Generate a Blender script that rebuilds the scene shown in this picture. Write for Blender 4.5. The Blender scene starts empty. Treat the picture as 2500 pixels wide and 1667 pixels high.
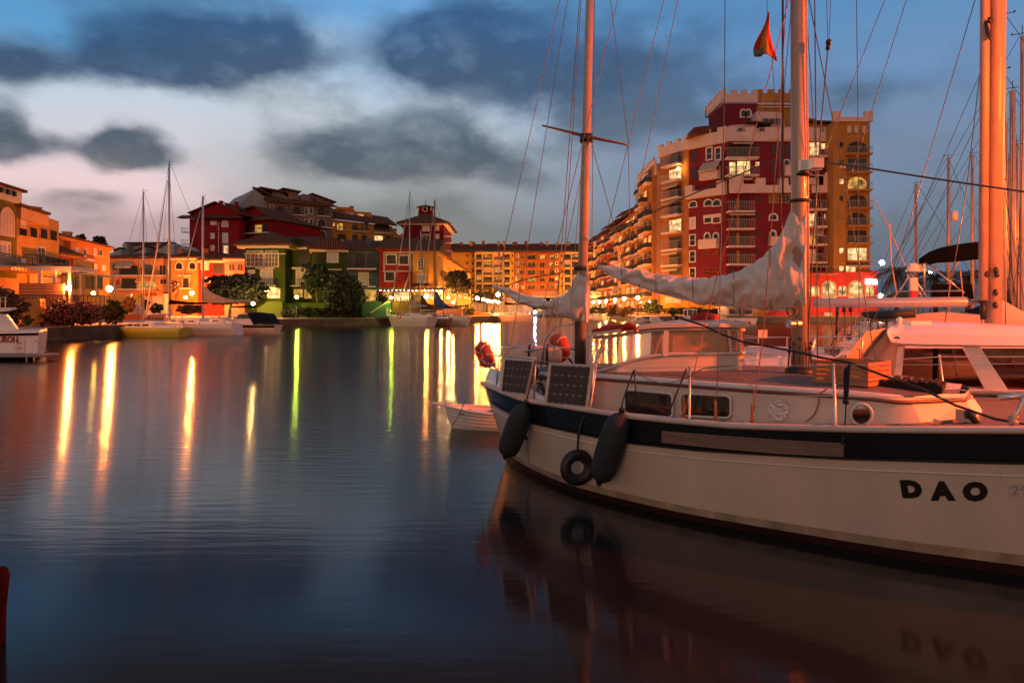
import bpy, math, random
from mathutils import Vector, Matrix, noise
R = math.radians
random.seed(11)
SC = bpy.context.scene
COL = SC.collection
CAMZ, F, CX, HY = 2.5, 1667.0, 1250.0, 750.0      # eye height; focal length, centre column and horizon row used to survey the place

def P(px, py, Y):
    return Vector(((px-CX)/F*Y, Y, CAMZ-(py-HY)/F*Y))

def lerp(a, b, t): return a+(b-a)*t
def tab(t, x):
    if x <= t[0][0]: return t[0][1]
    for (x0, y0), (x1, y1) in zip(t, t[1:]):
        if x <= x1:
            return y0+(y1-y0)*(x-x0)/(x1-x0)
    return t[-1][1]
def stab(t, x):          # smooth table (catmull-rom through the points)
    n = len(t)
    if x <= t[0][0]: return t[0][1]
    if x >= t[-1][0]: return t[-1][1]
    for i in range(n-1):
        if x <= t[i+1][0]: break
    x0, y0 = t[i]; x1, y1 = t[i+1]
    def sl(j):
        if j == 0: return (t[1][1]-t[0][1])/(t[1][0]-t[0][0])
        if j == n-1: return (t[-1][1]-t[-2][1])/(t[-1][0]-t[-2][0])
        a = (t[j][1]-t[j-1][1])/(t[j][0]-t[j-1][0]); b = (t[j+1][1]-t[j][1])/(t[j+1][0]-t[j][0])
        if a*b <= 0: return 0.0
        return 2*a*b/(a+b)
    h = x1-x0; u = (x-x0)/h
    return ((2*u**3-3*u*u+1)*y0+(u**3-2*u*u+u)*h*sl(i)+(-2*u**3+3*u*u)*y1+(u**3-u*u)*h*sl(i+1))

# ------------------------------------------------------------------ materials
MATS = {}
def mat(name, col, rough=.6, var=.14, scale=2.0, bump=0.0, bscale=None, metal=0.0, emis=None, es=0.0, spec=.5, coat=0.0, stretch=None, col2=None):
    if name in MATS: return MATS[name]
    m = bpy.data.materials.new(name); m.use_nodes = True
    nt = m.node_tree; N = nt.nodes; Lk = nt.links
    b = N['Principled BSDF']
    b.inputs['Roughness'].default_value = rough
    b.inputs['Metallic'].default_value = metal
    b.inputs['Specular IOR Level'].default_value = spec
    b.inputs['Coat Weight'].default_value = coat
    tc = N.new('ShaderNodeTexCoord'); mp = N.new('ShaderNodeMapping')
    Lk.new(tc.outputs['Object'], mp.inputs[0])
    if stretch: mp.inputs['Scale'].default_value = stretch
    nz = N.new('ShaderNodeTexNoise'); nz.inputs['Scale'].default_value = scale; nz.inputs['Detail'].default_value = 5
    nz.inputs['Roughness'].default_value = .62
    Lk.new(mp.outputs[0], nz.inputs['Vector'])
    cr = N.new('ShaderNodeValToRGB')
    c0 = tuple(c*(1-var) for c in col[:3])+(1,)
    c1 = tuple(min(1, c*(1+var)) for c in (col2 or col)[:3])+(1,)
    cr.color_ramp.elements[0].position = .3; cr.color_ramp.elements[0].color = c0
    cr.color_ramp.elements[1].position = .7; cr.color_ramp.elements[1].color = c1
    Lk.new(nz.outputs['Fac'], cr.inputs[0]); Lk.new(cr.outputs[0], b.inputs['Base Color'])
    if emis:
        b.inputs['Emission Color'].default_value = tuple(emis)+(1,)
        b.inputs['Emission Strength'].default_value = es
    if bump:
        n2 = N.new('ShaderNodeTexNoise'); n2.inputs['Scale'].default_value = bscale or scale*6; n2.inputs['Detail'].default_value = 4
        Lk.new(mp.outputs[0], n2.inputs['Vector'])
        bp = N.new('ShaderNodeBump'); bp.inputs['Strength'].default_value = bump; bp.inputs['Distance'].default_value = .03
        Lk.new(n2.outputs['Fac'], bp.inputs['Height']); Lk.new(bp.outputs[0], b.inputs['Normal'])
    MATS[name] = m
    return m

def stripes(name, c0, c1, axis=0, per=1.0, duty=.5, rough=.6, bump=.3, noise_amt=.2):
    """planks, tiles or slats: sharp stripes along one object axis plus wear"""
    if name in MATS: return MATS[name]
    m = mat(name, c0, rough); nt = m.node_tree; N = nt.nodes; Lk = nt.links; b = N['Principled BSDF']
    tc = N['Texture Coordinate'] if 'Texture Coordinate' in N else N.new('ShaderNodeTexCoord')
    sp = N.new('ShaderNodeSeparateXYZ'); Lk.new(tc.outputs['Object'], sp.inputs[0])
    mu = N.new('ShaderNodeMath'); mu.operation = 'MULTIPLY'; mu.inputs[1].default_value = 1.0/per
    Lk.new(sp.outputs[axis], mu.inputs[0])
    fr = N.new('ShaderNodeMath'); fr.operation = 'FRACT'; Lk.new(mu.outputs[0], fr.inputs[0])
    gt = N.new('ShaderNodeMath'); gt.operation = 'GREATER_THAN'; gt.inputs[1].default_value = duty; Lk.new(fr.outputs[0], gt.inputs[0])
    mx = N.new('ShaderNodeMix'); mx.data_type = 'RGBA'
    Lk.new(gt.outputs[0], mx.inputs['Factor'])
    cr = [n for n in N if n.type == 'VALTORGB'][0]
    Lk.new(cr.outputs[0], mx.inputs['A']); mx.inputs['B'].default_value = tuple(c1)+(1,)
    Lk.new(mx.outputs['Result'], b.inputs['Base Color'])
    if bump:
        pp = N.new('ShaderNodeMath'); pp.operation = 'PINGPONG'; pp.inputs[1].default_value = .5; Lk.new(mu.outputs[0], pp.inputs[0])
        bp = N.new('ShaderNodeBump'); bp.inputs['Strength'].default_value = bump; bp.inputs['Distance'].default_value = per*.5
        Lk.new(pp.outputs[0], bp.inputs['Height']); Lk.new(bp.outputs[0], b.inputs['Normal'])
    return m

def emit(name, col, st, var=.0, scale=2.0):
    if name in MATS: return MATS[name]
    m = bpy.data.materials.new(name); m.use_nodes = True
    nt = m.node_tree; N = nt.nodes; Lk = nt.links
    N.remove(N['Principled BSDF'])
    e = N.new('ShaderNodeEmission'); e.inputs[0].default_value = tuple(col)+(1,); e.inputs[1].default_value = st
    if var:
        tc = N.new('ShaderNodeTexCoord'); nz = N.new('ShaderNodeTexNoise'); nz.inputs['Scale'].default_value = scale
        Lk.new(tc.outputs['Object'], nz.inputs['Vector'])
        mr = N.new('ShaderNodeMapRange'); mr.inputs['From Min'].default_value = .35; mr.inputs['From Max'].default_value = .65
        mr.inputs['To Min'].default_value = st*(1-var); mr.inputs['To Max'].default_value = st
        Lk.new(nz.outputs['Fac'], mr.inputs[0]); Lk.new(mr.outputs[0], e.inputs[1])
    Lk.new(e.outputs[0], N['Material Output'].inputs[0])
    MATS[name] = m
    return m

def glass(name, tint, gl=.35, rough=.03):
    if name in MATS: return MATS[name]
    m = bpy.data.materials.new(name); m.use_nodes = True
    nt = m.node_tree; N = nt.nodes; Lk = nt.links
    N.remove(N['Principled BSDF'])
    t = N.new('ShaderNodeBsdfTransparent'); t.inputs[0].default_value = tuple(tint)+(1,)
    g = N.new('ShaderNodeBsdfGlossy'); g.inputs['Roughness'].default_value = rough; g.inputs[0].default_value = (.9, .9, .9, 1)
    f = N.new('ShaderNodeFresnel'); f.inputs[0].default_value = 1.5
    ad = N.new('ShaderNodeMath'); ad.operation = 'ADD'; ad.inputs[1].default_value = gl; ad.use_clamp = True
    Lk.new(f.outputs[0], ad.inputs[0])
    mx = N.new('ShaderNodeMixShader'); Lk.new(ad.outputs[0], mx.inputs[0]); Lk.new(t.outputs[0], mx.inputs[1]); Lk.new(g.outputs[0], mx.inputs[2])
    Lk.new(mx.outputs[0], N['Material Output'].inputs[0])
    MATS[name] = m
    return m

# ------------------------------------------------------------------ mesh builder
WM = {}
class MB:
    def __init__(s): s.v = []; s.f = []
    def add(s, vs, fs):
        o = len(s.v); s.v += [Vector(v) for v in vs]; s.f += [tuple(i+o for i in f) for f in fs]; return s
    def box(s, x0, x1, y0, y1, z0, z1):
        vs = [(x, y, z) for z in (z0, z1) for y in (y0, y1) for x in (x0, x1)]
        return s.add(vs, [(0, 2, 3, 1), (4, 5, 7, 6), (0, 1, 5, 4), (2, 6, 7, 3), (0, 4, 6, 2), (1, 3, 7, 5)])
    def hexa(s, bot, top):
        n = len(bot); vs = list(bot)+list(top)
        return s.add(vs, [tuple(reversed(range(n))), tuple(range(n, 2*n))]+[(i, (i+1) % n, n+(i+1) % n, n+i) for i in range(n)])
    def prism(s, poly, y0, y1):           # poly in x,z pushed through y
        return s.hexa([(x, y1, z) for x, z in poly], [(x, y0, z) for x, z in poly])
    def slab(s, poly, z0, z1):            # poly in x,y
        return s.hexa([(x, y, z0) for x, y in poly], [(x, y, z1) for x, y in poly])
    def tube(s, pts, r, n=6, cap=True):
        pts = [Vector(p) for p in pts]
        rs = r if isinstance(r, (list, tuple)) else [r]*len(pts)
        up = None; rings = []
        for i, p in enumerate(pts):
            a = pts[max(0, i-1)]; b = pts[min(len(pts)-1, i+1)]
            t = (b-a)
            if t.length < 1e-9: t = Vector((0, 0, 1))
            t.normalize()
            if up is None:
                up = Vector((0, 0, 1)) if abs(t.z) < .9 else Vector((1, 0, 0))
            u = (up-t*up.dot(t)).normalized(); w = t.cross(u); up = u
            rings.append([p+(u*math.cos(2*math.pi*k/n)+w*math.sin(2*math.pi*k/n))*rs[i] for k in range(n)])
        o = len(s.v)
        for rg in rings: s.v += rg
        for i in range(len(rings)-1):
            for k in range(n):
                s.f.append((o+i*n+k, o+i*n+(k+1) % n, o+(i+1)*n+(k+1) % n, o+(i+1)*n+k))
        if cap:
            s.f.append(tuple(o+k for k in reversed(range(n)))); e = o+(len(rings)-1)*n
            s.f.append(tuple(e+k for k in range(n)))
        return s
    def bar(s, a, b, w, h=None):
        a = Vector(a); b = Vector(b); t = (b-a).normalized(); h = h or w
        up = Vector((0, 0, 1)) if abs(t.z) < .95 else Vector((1, 0, 0))
        u = t.cross(up).normalized()*w/2; v = u.cross(t).normalized()*h/2
        return s.hexa([a-u-v, a+u-v, a+u+v, a-u+v], [b-u-v, b+u-v, b+u+v, b-u+v])
    def grid(s, rows, close=False):
        o = len(s.v); n = len(rows[0])
        for r in rows: s.v += [Vector(p) for p in r]
        for i in range(len(rows)-1):
            for k in range(n if close else n-1):
                s.f.append((o+i*n+k, o+i*n+(k+1) % n, o+(i+1)*n+(k+1) % n, o+(i+1)*n+k))
        return s
    def ball(s, c, r, n=10, m=7, sq=(1, 1, 1)):
        c = Vector(c)
        rows = [[c+Vector((r*sq[0]*math.sin(math.pi*i/m)*math.cos(2*math.pi*k/n), r*sq[1]*math.sin(math.pi*i/m)*math.sin(2*math.pi*k/n), r*sq[2]*math.cos(math.pi*i/m))) for k in range(n)] for i in range(m+1)]
        return s.grid(rows, True)
    def torus(s, c, ax, R_, r, n=20, m=8):
        c = Vector(c); ax = Vector(ax).normalized(); u = ax.orthogonal().normalized(); w = ax.cross(u)
        rows = []
        for i in range(n+1):
            a = 2*math.pi*i/n; e = u*math.cos(a)+w*math.sin(a)
            rows.append([c+e*(R_+r*math.cos(2*math.pi*k/m))+ax*r*math.sin(2*math.pi*k/m) for k in range(m)])
        return s.grid(rows, True)
    def build(s, name, m, parent=None, smooth=False, world=False, label=None, stuff=False, weld=False):
        me = bpy.data.meshes.new(name)
        vs = s.v
        if world and parent is not None:
            inv = WM[parent].inverted(); vs = [inv @ v for v in s.v]
        me.from_pydata([tuple(v) for v in vs], [], s.f)
        ob = bpy.data.objects.new(name, me); COL.objects.link(ob)
        if isinstance(m, (list, tuple)):
            for q in m: me.materials.append(q)
        elif m: me.materials.append(m)
        if parent is not None:
            ob.parent = parent; WM[ob] = WM[parent]
        else: WM[ob] = Matrix.Identity(4)
        if smooth:
            me.polygons.foreach_set('use_smooth', [True]*len(me.polygons))
        if label: ob['label'] = label
        if stuff: ob['kind'] = 'stuff'
        return ob

def autosmooth(ob, ang=40):
    me = ob.data
    try:
        me.set_sharp_from_angle(angle=R(ang))
    except Exception: pass
    return ob

def thing(name, label, cat, loc=(0, 0, 0), rz=0.0, group=None):
    o = bpy.data.objects.new(name, None); COL.objects.link(o)
    o.location = loc; o.rotation_euler = (0, 0, rz); o.empty_display_size = .2
    o['label'] = label; o['category'] = cat
    if group: o['group'] = group
    WM[o] = Matrix.Translation(Vector(loc)) @ Matrix.Rotation(rz, 4, 'Z')
    return o
def tag(o, label, cat, group=None):
    o['label'] = label; o['category'] = cat
    if group: o['group'] = group
    return o
def struct(o): o['kind'] = 'structure'; return o
def dup(root, loc, rz=None, label=None, group=None, scale=None):
    def cp(o, par):
        c = o.copy(); COL.objects.link(c); c.parent = par
        for ch in list(o.children): cp(ch, c)
        return c
    r = cp(root, None); r.location = loc
    if rz is not None: r.rotation_euler = (0, 0, rz)
    if scale: r.scale = scale
    if label: r['label'] = label
    if group: r['group'] = group
    return r

def text_geo(body, size, off=0.0, extr=0.0):
    cu = bpy.data.curves.new('lettering', 'FONT'); cu.body = body; cu.size = size; cu.offset = off; cu.extrude = extr
    cu.resolution_u = 3
    o = bpy.data.objects.new('lettering', cu); COL.objects.link(o)
    dg = bpy.context.evaluated_depsgraph_get()
    me = bpy.data.meshes.new_from_object(o.evaluated_get(dg))
    vs = [v.co.copy() for v in me.vertices]; fs = [tuple(p.vertices) for p in me.polygons]
    bpy.data.objects.remove(o); bpy.data.curves.remove(cu); bpy.data.meshes.remove(me)
    return vs, fs

# common materials
WHITE = mat('white_gelcoat', (.74, .72, .70), .28, .05, 1.2, coat=.3)
CREAM = mat('cream_trim', (.62, .52, .40), .7, .1, 3)
WTRIM = mat('white_trim', (.66, .62, .58), .6, .08, 3)
DARK = mat('dark_glass', (.012, .012, .014), .12, .3, 1.5, spec=.8)
DARKM = mat('dark_room', (.02, .014, .012), .5, .6, 1.2)  # dark tone stands for the shade inside unlit rooms and loggias
BLACKR = mat('black_rubber', (.012, .013, .015), .5, .3, 6)
STEEL = mat('stainless_steel', (.62, .58, .55), .38, .1, 8, metal=1)
ALU = mat('mast_aluminium', (.55, .52, .50), .38, .08, 5, metal=.35)
IRON = mat('dark_iron', (.02, .02, .022), .5, .2, 10)
LIT = emit('lit_room', (1, .42, .12), 1.6, .8, 1.6)
LITW = emit('lit_window', (1, .60, .25), 1.9, .75, 1.3)
LITY = emit('lit_yellow_room', (1, .50, .10), .95, .9, 1.0)
def stucco(name, c): return mat(name, c, .9, .16, .45, bump=.25, bscale=9, spec=.15)
TILE = stripes('roof_tiles', (.17, .065, .035), (.05, .02, .012), 0, .34, .55, .9, .6)
TILE.node_tree.nodes['Principled BSDF'].inputs['Specular IOR Level'].default_value = .1
TEAK = stripes('teak_planks', (.20, .13, .095), (.03, .02, .016), 1, .06, .86, .6, .1)
# ------------------------------------------------------------------ sky
def build_world():
    w = bpy.data.worlds.new('World'); SC.world = w; w.use_nodes = True
    nt = w.node_tree; N = nt.nodes; Lk = nt.links
    for n in list(N): N.remove(n)
    def M(op, a, b=None, c=None, clamp=False):
        n = N.new('ShaderNodeMath'); n.operation = op; n.use_clamp = clamp
        for i, x in enumerate((a, b, c)):
            if x is None: continue
            if isinstance(x, (int, float)): n.inputs[i].default_value = x
            else: Lk.new(x, n.inputs[i])
        return n.outputs[0]
    def MIX(f, a, b):
        n = N.new('ShaderNodeMix'); n.data_type = 'RGBA'
        for k, x in (('Factor', f), ('A', a), ('B', b)):
            if isinstance(x, (int, float)): n.inputs[k].default_value = x
            elif isinstance(x, tuple): n.inputs[k].default_value = x
            else: Lk.new(x, n.inputs[k])
        return n.outputs['Result']
    def SS(x, a, b):
        n = N.new('ShaderNodeMapRange'); n.interpolation_type = 'SMOOTHSTEP'
        Lk.new(x, n.inputs[0]); n.inputs[1].default_value = a; n.inputs[2].default_value = b
        return n.outputs[0]
    def RAMP(x, pts):
        n = N.new('ShaderNodeValToRGB'); e = n.color_ramp.elements; n.color_ramp.interpolation = 'EASE'
        while len(e) > 1: e.remove(e[0])
        e[0].position = pts[0][0]; e[0].color = pts[0][1]
        for p, c in pts[1:]:
            q = e.new(p); q.color = c
        Lk.new(x, n.inputs[0]); return n.outputs[0]
    def srgb(r, g, b):
        f = lambda c: (c/255/12.92 if c <= 10 else ((c/255+.055)/1.055)**2.4)
        return (f(r), f(g), f(b), 1)
    tc = N.new('ShaderNodeTexCoord')
    D = tc.outputs['Generated']
    nz = N.new('ShaderNodeTexNoise'); nz.inputs['Scale'].default_value = 4.5; nz.inputs['Detail'].default_value = 6; nz.inputs['Roughness'].default_value = .5
    mp = N.new('ShaderNodeMapping'); mp.inputs['Scale'].default_value = (1, 1, 1.8)
    Lk.new(D, mp.inputs[0]); Lk.new(mp.outputs[0], nz.inputs['Vector'])
    sc_ = N.new('ShaderNodeVectorMath'); sc_.operation = 'SUBTRACT'; Lk.new(nz.outputs['Color'], sc_.inputs[0]); sc_.inputs[1].default_value = (.5, .5, .5)
    s2 = N.new('ShaderNodeVectorMath'); s2.operation = 'SCALE'; Lk.new(sc_.outputs[0], s2.inputs[0]); s2.inputs['Scale'].default_value = .11
    ad = N.new('ShaderNodeVectorMath'); ad.operation = 'ADD'; Lk.new(D, ad.inputs[0]); Lk.new(s2.outputs[0], ad.inputs[1])
    def split(v):
        sp = N.new('ShaderNodeSeparateXYZ'); Lk.new(v, sp.inputs[0])
        A = M('ARCTAN2', sp.outputs[0], sp.outputs[1])
        h = M('SQRT', M('ADD', M('MULTIPLY', sp.outputs[0], sp.outputs[0]), M('MULTIPLY', sp.outputs[1], sp.outputs[1])))
        E = M('ARCTAN2', sp.outputs[2], h)
        return A, E, sp
    A, E, sp = split(D)
    Aw, Ew, _ = split(ad.outputs[0])
    def AE(px, py):
        a = math.atan2(px-CX, F); return a, math.atan2((HY-py)/F*math.cos(a), 1)
    Emax = R(60)
    En = M('DIVIDE', Ew, Emax, clamp=True)
    def e(px, py): return AE(px, py)[1]/Emax
    left = RAMP(En, [(0, srgb(165, 130, 135)), (e(200, 560), srgb(190, 160, 166)), (e(200, 470), srgb(236, 206, 210)), (e(200, 330), srgb(208, 206, 216)), (e(200, 220), srgb(196, 208, 224)), (e(200, 60), srgb(84, 152, 204)), (.455, srgb(72, 80, 90)), (.50, srgb(60, 64, 70)), (.70, srgb(66, 68, 74)), (1, srgb(140, 150, 170))])
    mid = RAMP(En, [(0, srgb(118, 118, 122)), (e(900, 560), srgb(124, 126, 128)), (e(900, 450), srgb(158, 161, 166)), (e(900, 320), srgb(194, 202, 211)), (e(900, 160), srgb(172, 200, 229)), (e(900, 0), srgb(100, 162, 216)), (.455, srgb(72, 80, 90)), (.50, srgb(60, 64, 70)), (.70, srgb(66, 68, 74)), (1, srgb(140, 150, 170))])
    rgt = RAMP(En, [(0, srgb(84, 104, 128)), (e(1900, 600), srgb(88, 110, 138)), (e(1900, 400), srgb(104, 126, 160)), (e(1900, 200), srgb(98, 136, 182)), (e(1900, 0), srgb(78, 134, 186)), (.455, srgb(66, 84, 108)), (.50, srgb(54, 62, 74)), (.70, srgb(60, 64, 72)), (1, srgb(140, 150, 170))])
    back = RAMP(En, [(0, srgb(160, 118, 96)), (.3, srgb(150, 124, 112)), (.7, srgb(100, 104, 120)), (1, srgb(130, 145, 170))])
    c = MIX(SS(Aw, AE(330, 0)[0], AE(800, 0)[0]), left, mid)
    c = MIX(SS(Aw, AE(950, 0)[0], AE(1750, 0)[0]), c, rgt)
    # low streaky detail
    n3 = N.new('ShaderNodeTexNoise'); n3.inputs['Scale'].default_value = 5.5; n3.inputs['Detail'].default_value = 5; n3.inputs['Roughness'].default_value = .52; n3.inputs['Distortion'].default_value = .15
    mp3 = N.new('ShaderNodeMapping'); mp3.inputs['Scale'].default_value = (1, 1, 2.2); Lk.new(D, mp3.inputs[0]); Lk.new(mp3.outputs[0], n3.inputs['Vector'])
    fine = M('MULTIPLY', M('SUBTRACT', n3.outputs['Fac'], .5), .55)
    # dark clouds: soft patches placed by azimuth and elevation
    blobs = [(520, 105, 215, 80, .9), (640, 150, 100, 70, .5), (480, 200, 120, 40, .3), (290, 125, 110, 55, .4), (40, 125, 90, 40, .76), (1050, 150, 100, 85, .7), (1200, 110, 180, 100, .75), (1430, 200, 230, 90, .5), (1680, 120, 220, 80, .35), (1560, 330, 180, 50, .25),
             (5, 320, 36, 70, .9), (95, 350, 40, 32, .5), (245, 385, 62, 46, .9), (330, 365, 90, 40, .45), (420, 420, 150, 40, .3), (980, 355, 170, 58, .85), (790, 392, 110, 36, .55), (1200, 385, 200, 55, .5), (1000, 425, 200, 30, .3),
             (150, 505, 60, 14, .4), (255, 505, 40, 22, .35), (180, 545, 50, 12, .25), (1850, 280, 260, 70, .3), (2250, 420, 240, 80, .3), (2140, 230, 160, 50, .28), (2350, 600, 200, 60, .2), (1050, 530, 330, 40, .3), (2200, 120, 200, 60, .12)]
    tot = None
    for px, py, rx, ry, s in blobs:
        a, el = AE(px, py)
        u = M('DIVIDE', M('SUBTRACT', Aw, a), rx/F*1.0); v = M('DIVIDE', M('SUBTRACT', Ew, el), ry/F*1.0)
        q = M('ADD', M('MULTIPLY', u, u), M('MULTIPLY', v, v))
        q = M('MULTIPLY', M('POWER', 2.718, M('MULTIPLY', q, -.8)), s*1.12)
        tot = q if tot is None else M('ADD', tot, q)
    n4 = N.new('ShaderNodeTexNoise'); n4.inputs['Scale'].default_value = 15; n4.inputs['Detail'].default_value = 6; n4.inputs['Roughness'].default_value = .55; n4.inputs['Distortion'].default_value = .1
    mp4 = N.new('ShaderNodeMapping'); mp4.inputs['Scale'].default_value = (1, 1, 1.7); mp4.inputs['Rotation'].default_value = (0, R(12), 0); Lk.new(D, mp4.inputs[0]); Lk.new(mp4.outputs[0], n4.inputs['Vector'])
    wisp = M('SUBTRACT', n4.outputs['Fac'], .5)
    field = M('ADD', M('ADD', M('MINIMUM', M('MULTIPLY', tot, 1.42), 1.3), M('MULTIPLY', fine, 3.0)), M('MULTIPLY', wisp, .9))
    mask = M('MULTIPLY', SS(field, .12, 1.12), .97)
    dk = RAMP(En, [(0, srgb(84, 88, 96)), (e(900, 480), srgb(88, 92, 104)), (e(900, 380), srgb(60, 76, 98)), (e(900, 180), srgb(34, 68, 108)), (e(900, 40), srgb(24, 74, 124)), (.47, srgb(44, 54, 66)), (.55, srgb(48, 56, 68)), (1, srgb(110, 120, 140))])
    dk = MIX(M('ADD', M('MULTIPLY', wisp, .8), M('ADD', M('MULTIPLY', fine, 1.3), .0), clamp=True), dk, c)
    c = MIX(mask, c, dk)
    front = SS(sp.outputs[1], -.25, .25)
    c = MIX(front, back, c)
    # below the horizon: dull
    c = MIX(SS(E, -.12, -.02), (.03, .03, .035, 1), c)
    sky = N.new('ShaderNodeTexSky'); sky.sky_type = 'NISHITA'; sky.sun_disc = False
    sky.sun_elevation = R(1.0); sky.sun_rotation = R(200); sky.altitude = 10; sky.dust_density = 2.0
    b1 = N.new('ShaderNodeBackground'); Lk.new(c, b1.inputs[0]); b1.inputs[1].default_value = .96
    b2 = N.new('ShaderNodeBackground'); Lk.new(sky.outputs[0], b2.inputs[0]); b2.inputs[1].default_value = .05
    ads = N.new('ShaderNodeAddShader'); Lk.new(b1.outputs[0], ads.inputs[0]); Lk.new(b2.outputs[0], ads.inputs[1])
    o = N.new('ShaderNodeOutputWorld'); Lk.new(ads.outputs[0], o.inputs[0])
build_world()

cam = bpy.data.cameras.new('camera'); cam.sensor_width = 36; cam.lens = 36*F/2500; cam.shift_y = -(833.5-HY)/2500; cam.clip_end = 3000; cam.clip_start = .1
co = bpy.data.objects.new('camera', cam); COL.objects.link(co); co.location = (0, 0, CAMZ); co.rotation_euler = (R(90), 0, 0)
SC.camera = co
SC.view_settings.view_transform = 'Standard'; SC.view_settings.look = 'None'; SC.view_settings.exposure = 0; SC.view_settings.gamma = 1
SC.cycles.use_denoising = True
SC.cycles.max_bounces = 7; SC.cycles.diffuse_bounces = 2; SC.cycles.glossy_bounces = 4; SC.cycles.transparent_max_bounces = 16
SC.cycles.caustics_reflective = False; SC.cycles.caustics_refractive = False
SC.cycles.sample_clamp_indirect = 6

sun = bpy.data.lights.new('sun', 'SUN'); sun.energy = .30; sun.color = (1, .58, .40); sun.angle = R(20)
so = bpy.data.objects.new('sun', sun); COL.objects.link(so)
so.rotation_euler = (R(76), 0, R(-25))

# ------------------------------------------------------------------ setting: water, banks, far ground
def water_mat():
    m = bpy.data.materials.new('harbour_water'); m.use_nodes = True
    nt = m.node_tree; N = nt.nodes; Lk = nt.links; b = N['Principled BSDF']
    b.inputs['Base Color'].default_value = (.010, .0105, .011, 1); b.inputs['IOR'].default_value = 1.33
    b.inputs['Roughness'].default_value = .17
    tc = N.new('ShaderNodeTexCoord'); mp = N.new('ShaderNodeMapping'); mp.inputs['Scale'].default_value = (.3, 2.0, 1)
    Lk.new(tc.outputs['Object'], mp.inputs[0])
    n1 = N.new('ShaderNodeTexNoise'); n1.inputs['Scale'].default_value = 3.6; n1.inputs['Detail'].default_value = 3; n1.inputs['Roughness'].default_value = .5
    n2 = N.new('ShaderNodeTexNoise'); n2.inputs['Scale'].default_value = .18; n2.inputs['Detail'].default_value = 2
    Lk.new(mp.outputs[0], n1.inputs['Vector']); Lk.new(mp.outputs[0], n2.inputs['Vector'])
    mr = N.new('ShaderNodeMapRange'); mr.inputs['To Min'].default_value = .125; mr.inputs['To Max'].default_value = .16
    Lk.new(n2.outputs['Fac'], mr.inputs[0]); Lk.new(mr.outputs[0], b.inputs['Roughness'])
    # the water lies still between the pontoon boats and gets livelier out in the basin
    sp = N.new('ShaderNodeSeparateXYZ'); Lk.new(tc.outputs['Object'], sp.inputs[0])
    cm = N.new('ShaderNodeMapRange'); cm.interpolation_type = 'SMOOTHSTEP'; cm.inputs['From Min'].default_value = 4.5; cm.inputs['From Max'].default_value = 15; cm.inputs['To Min'].default_value = .6; cm.inputs['To Max'].default_value = 1.0
    Lk.new(sp.outputs[1], cm.inputs[0])
    ml = N.new('ShaderNodeMath'); ml.operation = 'MULTIPLY'; Lk.new(mr.outputs[0], ml.inputs[0]); Lk.new(cm.outputs[0], ml.inputs[1]); Lk.new(ml.outputs[0], b.inputs['Roughness'])
    m2 = N.new('ShaderNodeMapRange'); m2.inputs['From Min'].default_value = .6; m2.inputs['To Min'].default_value = .02; m2.inputs['To Max'].default_value = .15
    Lk.new(cm.outputs[0], m2.inputs[0])
    bp = N.new('ShaderNodeBump'); Lk.new(m2.outputs[0], bp.inputs['Strength']); bp.inputs['Distance'].default_value = .06
    b.inputs['Anisotropic'].default_value = .75
    cx = N.new('ShaderNodeCombineXYZ'); cx.inputs[1].default_value = 1.0; Lk.new(cx.outputs[0], b.inputs['Tangent'])
    Lk.new(n1.outputs['Fac'], bp.inputs['Height']); Lk.new(bp.outputs[0], b.inputs['Normal'])
    return m
struct(MB().add([(-900, -60, 0), (900, -60, 0), (900, 1500, 0), (-900, 1500, 0)], [(0, 1, 2, 3)]).build('water', water_mat()))

CONC = mat('quay_concrete', (.30, .25, .20), .85, .25, .8, bump=.4, bscale=12)
PAVE = mat('quay_paving', (.36, .27, .21), .8, .2, 1.4, bump=.2, bscale=20)
WETC = mat('wet_quay_wall', (.085, .07, .055), .6, .45, 1.1, bump=.5, bscale=8)
left_bank = [(-130, 20), (-38.5, 42), (-34.5, 50), (-32.6, 56), (-31.5, 70), (-30.5, 86), (-16.5, 93), (-6.6, 108), (-2.8, 116), (3.5, 150), (5.0, 181), (20.6, 181), (20.6, 150), (20.4, 108.5), (80, 108.5), (110, 80), (500, 60), (700, 1200), (-700, 1200), (-700, 20)]
struct(MB().slab(left_bank, -.8, .98).build('quay', WETC))
struct(MB().slab([(x*1.0, y+.12) for x, y in left_bank], .984, 1.06).build('quay_pavement', PAVE))
d_ = Vector((.809, -.588, 0)); n_ = Vector((-.588, -.809, 0)); T0 = Vector((-.35, 11.75, 0))
def Lc(s, b, z=0.0):
    p = T0+d_*s+n_*b; return Vector((p.x, p.y, z))
pier = [Lc(12.6, 8), Lc(40, 8), Lc(40, -75), Lc(12.6, -62)]
struct(MB().slab([(p.x, p.y) for p in pier], -.8, .95).build('pier', CONC))

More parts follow.
